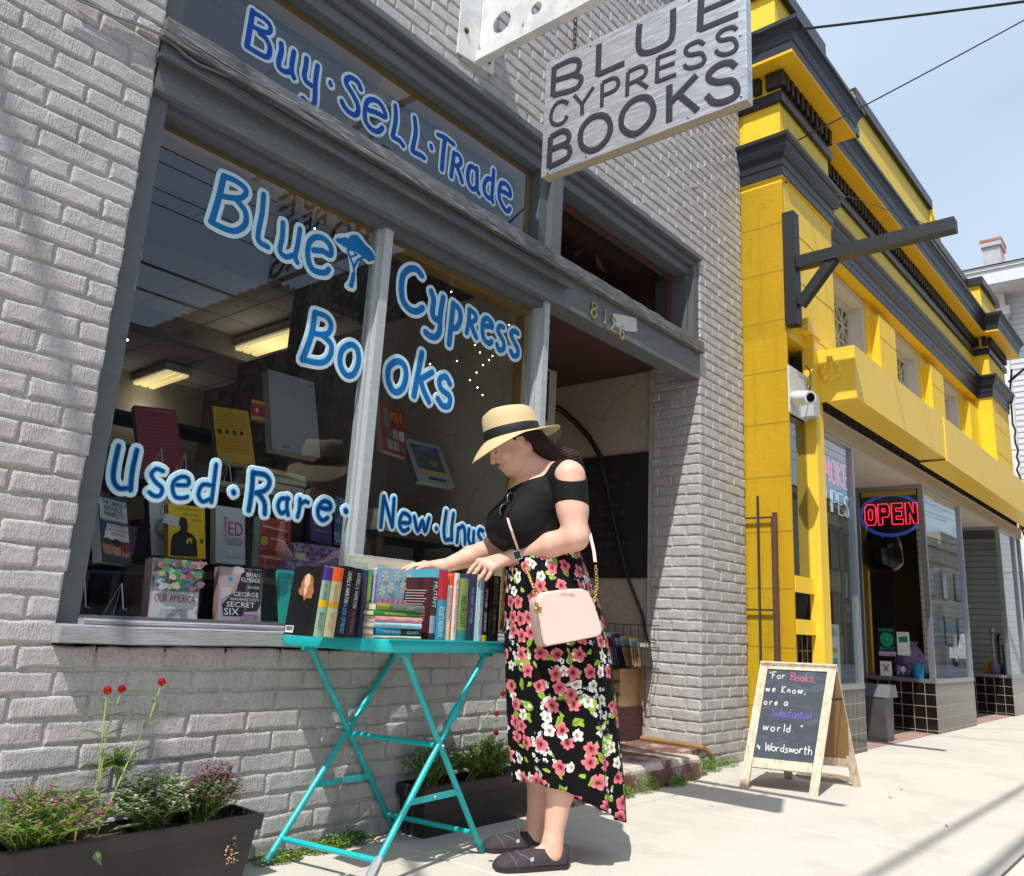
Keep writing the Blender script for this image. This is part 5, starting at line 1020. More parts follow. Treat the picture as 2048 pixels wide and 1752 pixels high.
mb=MB(); mb.box(hx-.55,hx+9.8,-2.9,1.3,8.6,8.68); mb.box(hx-.62,hx-.55,-2.95,1.35,8.62,8.95); mb.box(hx-.55,hx+9.8,1.3,1.35,8.62,8.95); mb.box(hx-.66,hx+.0,-3.0,1.4,8.95,9.03); obj('eaves',mb,M('eaves_white','cfd3d8',.6),wh)
mb=MB(); mb.add([(hx-.7,-3.05,9.04),(hx+9.9,-3.05,9.04),(hx+9.9,1.45,9.04),(hx-.7,1.45,9.04),(hx+2,-1,9.9),(hx+8,-1,9.9)],[(0,1,5,4),(1,2,5),(2,3,4,5),(3,0,4)]); rf=obj('roof',mb,M('rusty_tin_roof','a8694a',.6,.4,3,.004),wh)
mb=MB(); mb.box(hx-.35,hx+.15,.34,.68,9.05,9.62); mb.box(hx-.40,hx+.2,.30,.72,9.62,9.75); obj('vent_stack',mb,M('galvanised_vent','b4b6b8',.4,.3,6,metal=.4),rf)
mb=MB(); mb.box(hx-.41,hx+.21,.29,.73,9.73,9.79); obj('rusty_rim',mb,M('rusty_tin_roof','a8694a',.6,.4,3,.004),rf)
for y in (-1.2,):
    for z in (5.6,2.2):
        mb=MB(); mb.box(hx+.2,hx+.23,y,y+1.1,z,z+2.0); w_=obj('window',mb,WHT,wh); mb=MB(); mb.box(hx+.19,hx+.199,y+.1,y+1.,z+.1,z+1.9); obj('pane',mb,M('win_dark','5a6066',.2),w_)
# low distance: street end trees and houses so that the road is not empty
def far_house(x,y,w_,d,h,c,l,rc='5b4a44'):
    t=thing('house',l,'house',(x,y,0),'houses down the street'); mb=MB(); mb.box(x,x+w_,y,y+d,-.15,h); obj('wall',mb,M('fh'+c,c,.8,.1,1),t)
    mb=MB(); mb.prism([(-.4,h),(d+.4,h),(d/2,h+d*.35)],(x-.3,y,0),(0,1,0),(0,0,1),-(w_+.6)); obj('roof',mb,M('fr'+rc,rc,.8,.15,2),t)
    for k in range(3):
        mb=MB(); mb.box(x+w_*(.15+.28*k),x+w_*(.15+.28*k)+1,y+(d if y<-5 else -.0)-.02,y+(d if y<-5 else 0)+.03,1.2,2.8); obj('window',mb,M('fhw','3f4448',.3),t)
far_house(31,.5,9,9,6.5,'b9b4a8','pale two storey house beyond the white clapboard house')
far_house(44,.5,9,9,5.5,'a8988a','tan house farther along the street')
# ================= ACROSS THE STREET (seen in the glass) =================
def opp(x,y,Y=-15.5): # pixel of the reflected point -> real point across the road
    p=on(x,y,1,.2-Y); return (p[0],Y,p[2])
oh=thing('gabled_house','brown shingled house with a gable window and tiled ridge across the street','house',(17,-16,0))
A=opp(552,590);L=opp(310,668);Rr=opp(760,800)
ex=A[0]; ez=A[2]; eL=L; sl=(ez-eL[2])/(ex-eL[0])
SHG=NG('dark_shingle')
def _sh(g): 
    b=g.n('ShaderNodeTexVoronoi'); g.l(g.co.outputs['Object'],b.inputs[0]); b.inputs['Scale'].default_value=7; g.p(col=g.ramp(b.outputs['Distance'],[(0,lin('6a6258')),(.6,lin('35302a'))]),rough=.8); return g.mat
SHG=_sh(SHG); hw=ex-eL[0]
mb=MB(); y0=-15.6; mb.prism([(ex-hw+.5,-.15),(ex+hw-.5,-.15),(ex+hw-.5,eL[2]+.2),(ex,ez-.3),(ex-hw+.5,eL[2]+.2)],(0,y0,0),(1,0,0),(0,0,1),8); obj('shingle_wall',mb,SHG,oh)
mb=MB()
for s_ in (-1,1): mb.bar((ex,y0+.3,ez),(ex+s_*hw,y0+.3,eL[2]),.9,.28,up=(0,0,1))
obj('gable_trim',mb,M('gable_trim','8a8a84',.6),oh)
mb=MB(); mb.add([(ex-hw-.2,y0+.5,eL[2]-.1),(ex,y0+.5,ez+.15),(ex,y0-8,ez+.15),(ex-hw-.2,y0-8,eL[2]-.1),(ex+hw+.2,y0+.5,eL[2]-.1),(ex+hw+.2,y0-8,eL[2]-.1)],[(0,1,2,3),(1,4,5,2)]); rf=obj('roof',mb,M('roof_brown','4a3a32',.8,.2,3,.01),oh)
mb=MB()
for k in range(14): mb.ball((ex+.0,y0-.5*k,ez+.22),.22,8)
for k in range(26): mb.ball((ex+hw*k/26,y0-.3,ez-(ez-eL[2])*k/26+.22),.13,8)
obj('ridge_tiles',mb,M('ridge_tile','6a4034',.8),rf)
w0=opp(420,655);w1=opp(452,715)
mb=MB(); mb.box(w0[0]-.1,w1[0]+.15,y0,y0+.12,w1[2]-.2,w0[2]+.1); wf=obj('gable_window',mb,M('gw_white','9a9a94',.6),oh); mb=MB(); mb.box(w0[0]+.12,w1[0]-.05,y0+.12,y0+.13,w1[2],w0[2]-.08); obj('pane',mb,M('gw_dark','2c3438',.2),wf)
# flat fronted store with a cornice
c0=opp(232,645,-13);c1=opp(745,790,-13);c2=opp(230,905,-13)
st=thing('corner_store','long dark one storey shop with a pale cornice facing the bookstore across the street','building',(10,-13,0))
zt=(c0[2]+c1[2])/2
mb=MB(); mb.box(c0[0]-3,c0[0]+24,-22,-13,-.15,zt-.9); obj('shop_wall',mb,M('store_grey','55575a',.8,.15,1),st)
mb=MB(); mb.box(c0[0]-3.3,c0[0]+24.3,-22,-12.7,zt-.9,zt-.5); mb.box(c0[0]-3,c0[0]+24,-13.2,-12.9,zt-.5,zt-.0); obj('cornice',mb,M('store_cornice','85878a',.7),st)
mb=MB()
for k in range(60): mb.box(c0[0]-3+k*.45,c0[0]-2.8+k*.45,-13,-12.75,zt-1.15,zt-.9)
obj('dentil_band',mb,M('store_cornice','85878a',.7),st)
for k in range(7):
    x=c0[0]-2+k*3.6; mb=MB(); mb.box(x,x+2.9,-13,-12.93,.6,3.0); w_=obj('shop_window',mb,M('sw_frame','6d6f70',.6),st); mb=MB(); mb.box(x+.12,x+2.78,-12.93,-12.92,.75,2.85); obj('pane',mb,M('sw_dark','1a1e22',.2),w_)
# cream building opposite the yellow shop
x0=c0[0]+25
cb=thing('cream_building','cream two storey building with tall windows across from the yellow shop','building',(x0+12,-15,0))
mb=MB(); mb.box(x0,x0+30,-24,-14,-.15,7.6); mb.box(x0-.2,x0+30.2,-24,-13.8,7.6,8.0); mb.box(x0-.05,x0+30.05,-14,-13.9,6.7,6.9); obj('wall',mb,M('cream_wall','b5aa92',.8,.08,1),cb)
for k in range(9):
    for z in (1.2,4.4):
        x=x0+1.2+k*3.2; mb=MB(); mb.box(x,x+1.3,-14,-13.9,z,z+2.1); w_=obj('window',mb,M('cw_frame','6a5c50',.6),cb); mb=MB(); mb.box(x+.1,x+1.2,-13.9,-13.89,z+.1,z+2.0); obj('pane',mb,M('cw_dark','38453f',.2),w_)
cb2=thing('brick_warehouse','pale buff two storey building with tall dark windows far along the street','building',(60,-14,0))
mb=MB(); mb.box(44,84,-24,-13.6,-.15,7.3); mb.box(43.8,84.2,-24,-13.4,7.3,7.6); mb.box(43.95,84.05,-13.6,-13.5,6.3,6.5); mb.box(62,84,-22,-13.65,7.6,8.6); obj('wall',mb,M('buff_wall','b3a68c',.8,.08,1),cb2)
for k in range(12):
    for z in (1.0,4.0):
        x=45+k*3.2; mb=MB(); mb.box(x,x+1.5,-13.6,-13.5,z,z+1.9); w_=obj('window',mb,M('cw_frame','6a5c50',.6),cb2); mb=MB(); mb.box(x+.1,x+1.4,-13.5,-13.49,z+.1,z+1.8); obj('pane',mb,M('cw_dark','38453f',.2),w_)
far_house(-12,-24,9,8,5,'8f8a80','grey house across the street to the left')
far_house(-30,-24,9,8,6,'9c8f7c','tan house across the street farther left')
# vehicles across the road
def vehicle(lab,x,y,col,pick=False,nm='parked_car'):
    t=thing(nm,lab,'car' if not pick else 'pickup',(x,y,-.15),'cars parked across the street'); pc=M('carpaint_'+col,col,.25,.03,4)
    z=-.15
    side=[(0,.35),(.05,.75),(.9,.92),(1.5,1.42),(3.0,1.45),(3.7,.98),(4.4,.9),(4.5,.4)] if not pick else [(0,.45),(0,1.0),(1.9,1.02),(1.95,1.75),(3.1,1.78),(3.8,1.15),(5.0,1.1),(5.1,.5)]
    L=side[-1][0]; mb=MB(); n=len(side); prof_=[(p[0],p[1]) for p in side]
    vs=[];ins=[0,.02,.04,.16,.16,.04,.03,0] if not pick else [0,0,.0,.14,.14,.03,.03,0]
    for s_ in (0,1):
        for i,(a,b) in enumerate(prof_): vs.append((x+a,y+(ins[i] if s_==0 else 1.8-ins[i]),z+b))
    mb.add(vs,[tuple(range(n)),tuple(range(2*n-1,n-1,-1))]+[(i,n+i,n+(i+1)%n,(i+1)%n) for i in range(n)]); obj('body',mb,pc,t)
    g=M('car_window','14181c',.08)
    q=[(1.0,.95),(1.55,1.37),(2.95,1.4),(3.55,1.0)] if not pick else [(2.05,1.1),(2.05,1.66),(3.05,1.69),(3.6,1.15)]
    for s_ in (0,1):
        mb=MB(); yy=lambda b:(y-.004+.14*max(0,(b-.95)/.5)) if s_==0 else (y+1.804-.14*max(0,(b-.95)/.5)); mb.add([(x+a,yy(b),z+b) for a,b in q],[(0,1,2,3)]); obj('side_window',mb,g,t)
    a,b=(3.02,1.44),(3.68,1.0)
    if pick: a,b=(3.12,1.74),(3.78,1.18)
    mb=MB(); mb.add([(x+a[0]+.02,y+.25,z+a[1]),(x+b[0]+.02,y+.15,z+b[1]),(x+b[0]+.02,y+1.65,z+b[1]),(x+a[0]+.02,y+1.55,z+a[1])],[(0,1,2,3)]); obj('windscreen',mb,g,t)
    for wx in (.8,L-.85):
        for wy in (-.02,1.6):
            mb=MB(); mb.lathe([(.0,0),(.31,0),(.33,.03),(.33,.19),(.31,.22),(0,.22)],(x+wx,y+wy+.22,z+.33),20,Matrix.Rotation(math.pi/2,4,'X')); w_=obj('wheel',mb,M('tyre','1a1a1b',.8),t,smooth=40)
            mb=MB(); mb.lathe([(.0,-.005),(.18,-.005),(.2,.0),(.2,.225),(.18,.23),(0,.23)],(x+wx,y+wy+.22,z+.33),16,Matrix.Rotation(math.pi/2,4,'X')); obj('rim',mb,M('rim_alloy','8f9295',.3,metal=.7),w_)
    for wy in (.25,1.45): mb=MB(); mb.box(x+L-.03,x+L+.02,y+wy-.15,y+wy+.15,z+.62,z+.76); obj('headlight',mb,M('lamp_glass','d8dadc',.15),t)
vehicle('silver saloon car parked across the street opposite the bookshop',3,-10.8,'8d9296')
vehicle('white pickup parked across the street far down past the yellow shop',50,-10.6,'dcdcd8',True,'pickup_truck')
vehicle('dark green car parked across the street behind the white pickup',10.2,-10.8,'26352e')
# utility poles and overhead wires
def pole(lab,x,y,h=9.5):
    t=thing('utility_pole',lab,'utility pole',(x,y,-.15),'utility poles along the street'); mb=MB(); mb.tube([(x,y,-.2),(x,y,h)],[.15,.11],12); obj('pole',mb,M('pole_wood','5a4a3c',.8,.2,5,.003),t,smooth=40)
    mb=MB(); mb.bar((x,y-1.2,h-.6),(x,y+1.2,h-.6),.1,.12); obj('cross_arm',mb,M('pole_wood','5a4a3c',.8,.2,5,.003),t)
    for k in (-1.1,-.5,.5,1.1): mb=MB(); mb.lathe([(.03,0),(.06,.03),(.03,.07),(.06,.1),(.02,.14)],(x,y+k,h-.54),10); obj('insulator',mb,M('insulator','6a7a80',.3),t,smooth=True)
pole('wooden utility pole across the street to the left of the bookshop',-9,-11.6); pole('wooden utility pole across the street beyond the yellow shop',24,-11.6); pole('wooden utility pole on the near kerb far down the street',40,-3.1)
def wire(lab,pts,r=.012,sag=.0,grp='overhead wires along the street'):
    mb=MB(); P=[]
    for a,b in zip(pts[:-1],pts[1:]):
        a=Vector(a);b=Vector(b)
        for k in range(13): t_=k/12; P.append(a.lerp(b,t_)+Vector((0,0,-sag*4*t_*(1-t_))))
    mb.tube(P,r,5); obj('overhead_wire',mb,M('wire_black','17181a',.6),None,label=lab,cat='wire',group=grp)
def wpx(x0,y0,d0,x1,y1,d1): # through two picture points at distances
    a=ray(x0,y0);b=ray(x1,y1); return tuple(CAM+a/np.linalg.norm(a)*d0),tuple(CAM+b/np.linalg.norm(b)*d1)
a,b=wpx(1440,76,7.4,2100,-4,7.5); a_=tuple(np.array(b)*2.2-np.array(a)*1.2)
mb=MB(); wire('thick black wire running right from the top of the bookshop corner across the sky',[a,b,a_],.0105,.01)
a,b=wpx(1500,330,7.2,2060,34,8.6); a_=tuple(np.array(b)*2.0-np.array(a)*1.0)
wire('thin black wire rising from the yellow pier towards the upper right of the sky',[a,b,a_],.006,.01)
for k,(y,z,r_) in enumerate(((-10.6,8.95,.012),(-11.1,8.95,.012),(-12.1,8.95,.012),(-12.7,8.95,.012),(-11.6,7.2,.03),(-11.6,6.7,.022))):
    wire('%s street wire strung between the poles across the road'%('first second third fourth thick lowest'.split()[k]),[(-40,y,z),(-9,y,z),(24,y,z),(60,y,z)],r_,.35)
# near side lines whose shadows stripe the pavement and wall
wire('line over the kerb in front of the shops',[(-30,-3.0,7.1),(-6,-3.0,7.1),(40,-3.1,7.0)],.022,.3)
wire('heavier line over the kerb in front of the shops',[(-30,-3.2,6.6),(-6,-3.2,6.6),(40,-3.1,6.5)],.03,.35)
wire('service line dropping from the far poles to the bookshop roof edge',[(-9,-11.6,8.8),(.2,-.05,5.5)],.02,.5)
wire('second service line dropping to the bookshop roof',[(-9,-11.6,8.2),(-.8,-.05,5.6)],.024,.45)
# ================= FOLDING TABLE =================
TURQ=NG('turquoise_enamel')
def _tq(g):
    f=g.noise(scale=7,detail=5); c=g.mix(f,lin('12a5a8'),lin('1cb4b6')); ch=g.ramp(g.noise(scale=45,detail=6,rough=.8),[(.70,0),(.73,1)]); c=g.mix(ch,c,lin('4a4038')); g.p(col=c,rough=.33); g.bump(g.noise(scale=60,detail=3),.0008); return g.mat
TURQ=_tq(TURQ)
ta_=R(6); TC=Vector((2.12,-.245,0)); TX=Vector((math.cos(ta_),math.sin(ta_),0)); TY=Vector((math.sin(ta_),-math.cos(ta_),0))
T=lambda a,b,z: TC+TX*a+TY*b+Vector((0,0,z))
tb=thing('folding_table','turquoise metal folding bistro table crowded with books under the shop window','table',tuple(TC))
def rrect(hx,hy,r,n=6):
    P=[]
    for cx,cy,a0 in ((hx-r,hy-r,0),(-hx+r,hy-r,90),(-hx+r,-hy+r,180),(hx-r,-hy+r,270)):
        for k in range(n+1): a=R(a0+90*k/n); P.append((cx+r*math.cos(a),cy+r*math.sin(a)))
    return P
mb=MB(); o=rrect(.352,.25,.045); rings=[(1,.690),(1.003,.692),(1.003,.722),(1,.728),(.985,.7305),(.955,.7305),(.95,.727)]
vs=[T(a*s_,b*s_,z) for s_,z in rings for a,b in o]; n=len(o)
mb.add(vs,[(i*n+k,i*n+(k+1)%n,(i+1)*n+(k+1)%n,(i+1)*n+k) for i in range(len(rings)-1) for k in range(n)]); obj('table_apron',mb,TURQ,tb,smooth=50)
mb=MB(); MT=Matrix(((TX.x,TY.x,0,TC.x),(TX.y,TY.y,0,TC.y),(0,0,1,0),(0,0,0,1)))
for j in range(14): b=-.235+j*.0357; mb.box(-.335,.335,b,b+.024,.7262,.7302,M=MT)
for a in (-.335,-.18,-.02,.14,.31): mb.box(a,a+.03,-.238,.252,.7255,.7295,M=MT)
obj('slotted_top',mb,TURQ,tb)
def leg(b,a0,a1,n_='leg',knee=True):
    mb=MB(); p0=T(a0,b,.69);p1=T(a1,b,.012); mb.tube([p0,p1],.0105,10); obj('leg',mb,TURQ,tb,smooth=40)
    mb=MB(); d=(p1-p0).normalized(); mb.tube([p1-d*.03,p1+d*.006],.0135,10); obj('foot_cap',mb,M('foot_cap_teal','147a80',.5),tb,smooth=40)
    if knee: mb=MB(); c=p0.lerp(p1,.30); mb.tube([c-d*.035,c-d*.02,c+d*.02,c+d*.035],[.011,.017,.017,.011],10); obj('hinge_sleeve',mb,TURQ,tb,smooth=40)
bb,bf=-.215,.20
leg(bb,-.24,.285,knee=False); leg(bb,.235,-.325); leg(bf,-.215,.285,knee=False); leg(bf,.245,-.30)
def lp(b,a0,a1,t): return T(a0,b,.69).lerp(T(a1,b,.012),t)
for (A_,B_,t) in (((-.24,.285),(-.215,.285),.455),((-.24,.285),(-.215,.285),.91),((.235,-.325),(.245,-.30),.91)):
    mb=MB(); mb.tube([lp(bb,*A_,t),lp(bf,*B_,t)],.009,8); obj('cross_tube',mb,TURQ,tb,smooth=40)
for b,A_,B_ in ((bb,(-.24,.285),(.235,-.325)),(bf,(-.215,.285),(.245,-.30))):
    p=lp(b,*A_,.69);q=lp(b,*B_,.69); mb=MB(); mb.bar(p,q,.005,.02); obj('flat_brace',mb,TURQ,tb)
    mb=MB()
    for r_ in (p,q,p.lerp(q,.5)): mb.ball(tuple(r_+TY*.004),.0065,8)
    mb.ball(tuple(lp(b,*A_,.455)+TY*.012),.007,8); obj('rivet',mb,M('zinc_rivet','b0b2b4',.35,metal=.8),tb,smooth=True)
for a,b in ((-.24,bb),(.235,bb),(-.215,bf),(.245,bf)): mb=MB(); mb.bar(T(a-.03,b,.69),T(a+.03,b,.69),.02,.03); obj('leg_bracket',mb,TURQ,tb)
p=lp(bf,.245,-.30,.93); q=lp(bf,.245,-.30,.995); mb=MB(); mb.tube([lp(bf,.245,-.30,.90),p,q],[.014,.017,.018],6); obj('grey_tape',mb,M('grey_tape','8f9496',.5,.15,30,.001),tb)
# ================= BOOKS ON THE TABLE =================
ZT=.7312
def spine_book(lab,xl,xr,ytop,col,words=(),lean=0,dep=.15,y=-.44,yb=1272,side=None,arts=(),group='books standing on the folding table',wobble=0,sidew=(),rot=0):
    """book standing on the table, spine to the street; xl,xr pixel columns of the spine foot, ytop pixel of its top"""
    a=on(xl,yb,1,y);b=on(xr,yb,1,y); x0=a[0]; w_=max(.009,b[0]-a[0]-.0008); h=on((xl+xr)/2+8,ytop,1,y)[2]-ZT
    t=thing('book',lab,'book',(x0+w_/2,y+dep/2,ZT),group)
    Mx=Matrix.Translation((x0,y+wobble,ZT))@Matrix.Rotation(rot,4,'Z')@Matrix.Rotation(R(lean),4,'Y')
    c=M('cover_'+col,col,.32,.1,8,spec=.45); s=M('cover_'+side,side,.32,.1,8) if side else c
    mb=MB(); n=5; arc=[(w_*k/n,-.0035*math.sin(math.pi*k/n)) for k in range(n+1)]
    vs=[Mx@Vector((x,yy,z)) for z in (0,h) for x,yy in arc]+[Mx@Vector((x,.003,z)) for z in (0,h) for x in (0,w_)]
    m=n+1; fs=[(k,k+1,m+k+1,m+k) for k in range(n)]+[tuple(range(m,2*m))+(2*m+3,2*m+2),tuple(range(m-1,-1,-1))+(2*m,2*m+1)]
    mb.add(vs,fs); obj('spine',mb,c,t,smooth=50)
    mb=MB(); mb.box(0,.0022,.003,dep,0,h,M=Mx); mb.box(w_-.0022,w_,.003,dep,0,h,M=Mx); obj('cover',mb,s,t)
    mb=MB(); mb.box(.0024,w_-.0024,.004,dep-.004,.003,h-.004,M=Mx); obj('pages',mb,M('pages_t','ddd2b4',.9,.15,70,.0006),t)
    X=(Mx.to_3x3()@Vector((0,0,-1)));Zd=(Mx.to_3x3()@Vector((1,0,0)))
    for k,(s_,z0,z1,cw,tc) in enumerate(words): # z0 top frac, z1 bottom frac, cw cap height as a fraction of thickness
        O=Mx@Vector((w_*(.5-cw/2),-.0037,h*z0)); text(t,'lettering',s_,O,X,Zd,w_*cw,M('ink_'+tc,tc,.5,.02),wfit=h*(z0-z1),lift=.0005)
    for k,(z0,z1,ac) in enumerate(arts):
        mb=MB(); vs=[Mx@Vector((x,yy-.0003,z)) for z in (h*z0,h*z1) for x,yy in arc]; mb.add(vs,[(k2,k2+1,m+k2+1,m+k2) for k2 in range(n)]); obj('spine_panel',mb,M('art_'+ac,ac,.35,.1,20),t)
    SX_=(Mx.to_3x3()@Vector((0,-1,0)));SZ=(Mx.to_3x3()@Vector((0,0,1)))
    for k,(poly,ac) in enumerate(sidew):
        mb=MB(); mb.add([Mx@Vector((0,dep*(1-u),h*v)) - (Mx.to_3x3()@Vector((.0004+.0004*k,0,0))) for u,v in poly],[tuple(range(len(poly)))]); obj('cover_art',mb,M('art_'+ac,ac,.4,.2,25),t)
    return t,Mx,w_,h,dep
hair=lambda cx,cy,rx,ry,s_,j=.22: blob(cx,cy,rx,ry,22,j,s_)
spine_book('black hardback with a red haired woman and a green BULLET spine, leftmost on the table',626,645,1131,'8fae90',[('LAURELL K. HAMILTON',.78,.52,.42,'4a4a78'),('BULLET',.34,.08,.5,'3c3f66')],lean=4,side='1d1a1c',arts=((.80,.995,'4a2c86'),(.42,.52,'d8b31c'),),
 sidew=[([(.28,.0),(.2,.55),(.38,.68),(.68,.68),(.85,.5),(.8,.0)],'121013'),(hair(.55,.74,.2,.15,3),'8a5a3a'),(hair(.56,.66,.24,.14,4,.3),'9c6a44'),(blob(.53,.79,.1,.1,14),'d8ab90'),([(.45,.69),(.58,.69),(.56,.6),(.5,.55)],'d3a58a'),([(.05,.03),(.05,.13),(.33,.13),(.33,.03)],'d8d8d8'),([(.08,.06),(.08,.12),(.30,.12),(.30,.06)],'6a6a6c')])
spine_book('hardback with an orange topped sage spine, second on the table',646,668,1133,'a9ad88',[('LAURELL K. HAMILTON',.76,.5,.4,'c96a30'),('HIT LIST',.34,.1,.5,'d2541f')],lean=4,arts=((.80,.995,'dd5526'),(.42,.5,'b98a2a')))
spine_book('black hardback lettered A LICK OF FROST in blue, third on the table',670,690,1131,'17151a',[('LAURELL K. HAMILTON',.93,.48,.42,'d6d4d8'),('A LICK OF FROST',.46,.06,.42,'3aa0cc')],lean=4)
spine_book('black hardback with magenta words beside the blue lettered one',690.5,707,1135,'1b161d',[('LAURELL K. HAMILTON',.93,.42,.46,'c9c6cc'),('SWALLOWING DARKNESS',.38,.06,.4,'a03a6e')],lean=4)
spine_book('thin navy and red paperback behind the book pile',716,725,1140,'27365c',[('RED WORDS',.9,.5,.6,'b83038')],y=-.40)
spine_book('thin green and yellow paperback behind the book pile',726,734,1139,'3f9a48',[('STORIES',.9,.55,.6,'e0d040')],y=-.40,arts=((.0,.4,'d8c828'),))
spine_book('lilac paperback behind the book pile',737,745,1138,'a9a6d0',[('LETTERS HOME',.92,.5,.6,'4a4a8a')],y=-.40)
# patterned cover facing the street
PB='books standing on the folding table'
def face_book(lab,px0,px1,ytop,y,th,col,texts=(),arts=(),nm='book',cat='book',z0=ZT,tilt=.0,grp=PB):
    a=on(px0,ytop,1,y); b=on(px1,ytop,1,y); h=a[2]-z0; x0=a[0]; w_=b[0]-a[0]
    t=thing(nm,lab,cat,(x0+w_/2,y,z0),grp); X=Vector((1,0,0)); Z=Vector((0,tilt,1)).normalized(); N=X.cross(Z); P0=Vector((x0,y,z0))
    def slab(mb,x0_,x1_,za,zb,n0,n1): mb.add([P0+X*x+Z*z+N*n for n in (n0,n1) for z in (za,zb) for x in (x0_,x1_)],[(0,2,3,1),(4,5,7,6),(0,1,5,4),(2,6,7,3),(0,4,6,2),(1,3,7,5)])
    mb=MB(); slab(mb,0,w_,0,h,-.002,0); slab(mb,0,w_,0,h,-th,-th+.002); slab(mb,w_-.002,w_,0,h,-th+.002,-.002); obj('cover',mb,col if not isinstance(col,str) else M('cover_'+col,col,.35,.08,8),t)
    mb=MB(); slab(mb,.002,w_-.0025,.002,h-.002,-th+.0021,-.0021); obj('pages',mb,M('pages_t','ddd2b4',.9,.15,70,.0006),t)
    for k,(poly,c) in enumerate(arts): mb=MB(); mb.add([P0+X*(x*w_)+Z*(z*h)+N*(.0004+.0003*k) for x,z in poly],[tuple(range(len(poly)))]); obj('cover_art',mb,M('art_'+c,c,.4,.15,20),t)
    for s_,x,z,ww,hh,c in texts: text(t,'lettering',s_,P0+X*(x*w_)+Z*(z*h),X,Z,hh*h,M('ink_'+c,c,.5,.02),wfit=ww*w_,lift=.0035)
    return t,P0,X,Z,N,w_,h
fl=[]
for k,(cx,cz) in enumerate(((.2,.88),(.5,.9),(.8,.86),(.33,.72),(.66,.74),(.93,.7),(.1,.66))):
    for q in range(6): a=q*1.05+k; fl.append(([(cx,cz),(cx+.07*math.cos(a-.3),cz+.07*math.sin(a-.3)),(cx+.1*math.cos(a),cz+.1*math.sin(a)),(cx+.07*math.cos(a+.3),cz+.07*math.sin(a+.3))],'d9d4b8'))
face_book('paperback with white blossoms on pale blue and a pink strip, behind the flat pile',756,832,1134,-.30,.03,'8fb3c4',[],fl+[(RC4(0,.0,1,.55),'c988a0')]+[(RC4(.12+.13*i,.36,.135+.13*i,.55),'8a4a6a') for i in range(7)])
cal=face_book('cream spiral bound pad with orange letters first at the back of the table',697,832,1110,-.16,.012,'ded7bd',[("Baby's",.42,.9,.2,.035,'8a9ab8'),('first',.2,.78,.3,.09,'d8572c'),('years',.52,.78,.3,.08,'d8572c')],[(RC4(.1,.3,.28,.93),'b9cbbf'),([(.12,.5),(.2,.9),(.26,.6)],'c9b8a0')],nm='spiral_pad',cat='notepad')
mb=MB(); t,P0,X_,Z_,N_,w_,h=cal
for k in range(46):
    c=P0+X_*(w_*(k+.5)/46)+Z_*(h+.001); mb.tube([c+Vector((0,.006*math.cos(a)+.005,.006*math.sin(a))) for a in np.linspace(0,2*math.pi,8)[:-1]],.0009,4,closed=True)
obj('spiral_binding',mb,M('white_wire','c4ccce',.4),t)
# right hand group
spine_book('maroon hardback with white blurb and the spine word MUTINY',857,869,1155,'3a3238',[('MUTINY',.93,.5,.66,'d6d6d8')],side='4a1f20',dep=.15,arts=((.1,.38,'8a9aa8'),),
  sidew=[([(.45,.9),(.6,.99),(.75,.9),(.6,.8)],'2a1a1c')]+[(RC4(.12,.78-.045*i,.85-.05*(i%3),.79-.045*i),'c9b8b4') for i in range(6)]+[(RC4(.3,.42-.04*i,.85,.428-.04*i),'b8a6a2') for i in range(4)])
spine_book('tall teal hardback with a red author strip down the top of its spine',870,888,1138,'3a93b3',[('ELLIE\'S RESERVE',.46,.04,.55,'d9e2e6')],arts=((.56,.98,'c02a3a'),),side='4f9ab0')
spine_book('cream paperback with an orange band and blue script next to the teal hardback',889,900,1150,'d9d4b8',[('Susanna Gordon',.8,.3,.55,'3a5a9a')],arts=((.84,.995,'e0532c'),),y=-.43)
spine_book('white hardback with small red capitals on its spine and an orange jacket',901,912,1146,'dcd8d2',[('ALL IS NOT FORGOTTEN',.9,.12,.45,'c9302c')],side='dd4a28')
spine_book('green novel with the dark spine word INSURGENT',913,931,1157,'7f9a5a',[('INSURGENT',.72,.2,.62,'22281c')],arts=((.0,.16,'2c8a84'),),side='5a7a4a')
spine_book('dark navy hardback with faint grey spine lettering',932,949,1148,'2b3a52',[('THE NIGHT WATCHER',.8,.25,.35,'8f9aa8')],wobble=.004)
spine_book('pale blue hardback with grey spine lettering',950,961,1149,'a9c3cc',[('THE ISLAND OF GLASS',.9,.1,.5,'5a6a74')],wobble=-.004)
spine_book('thin black paperback lettered SPOILED with a yellow foot',962,973,1153,'1f1d20',[('SPOILED',.8,.52,.4,'c9c9c9'),('CAITLIN MACY',.44,.14,.4,'c9c9c9')],arts=((.0,.09,'d0a828'),))
spine_book('thick black hardback lettered ABUNDANCE in gold, last on the table',976,996,1152,'171614',[('ABUNDANCE',.97,.56,.5,'8a7a50'),('SENA JETER NASLUND',.5,.12,.3,'8a7a50')])
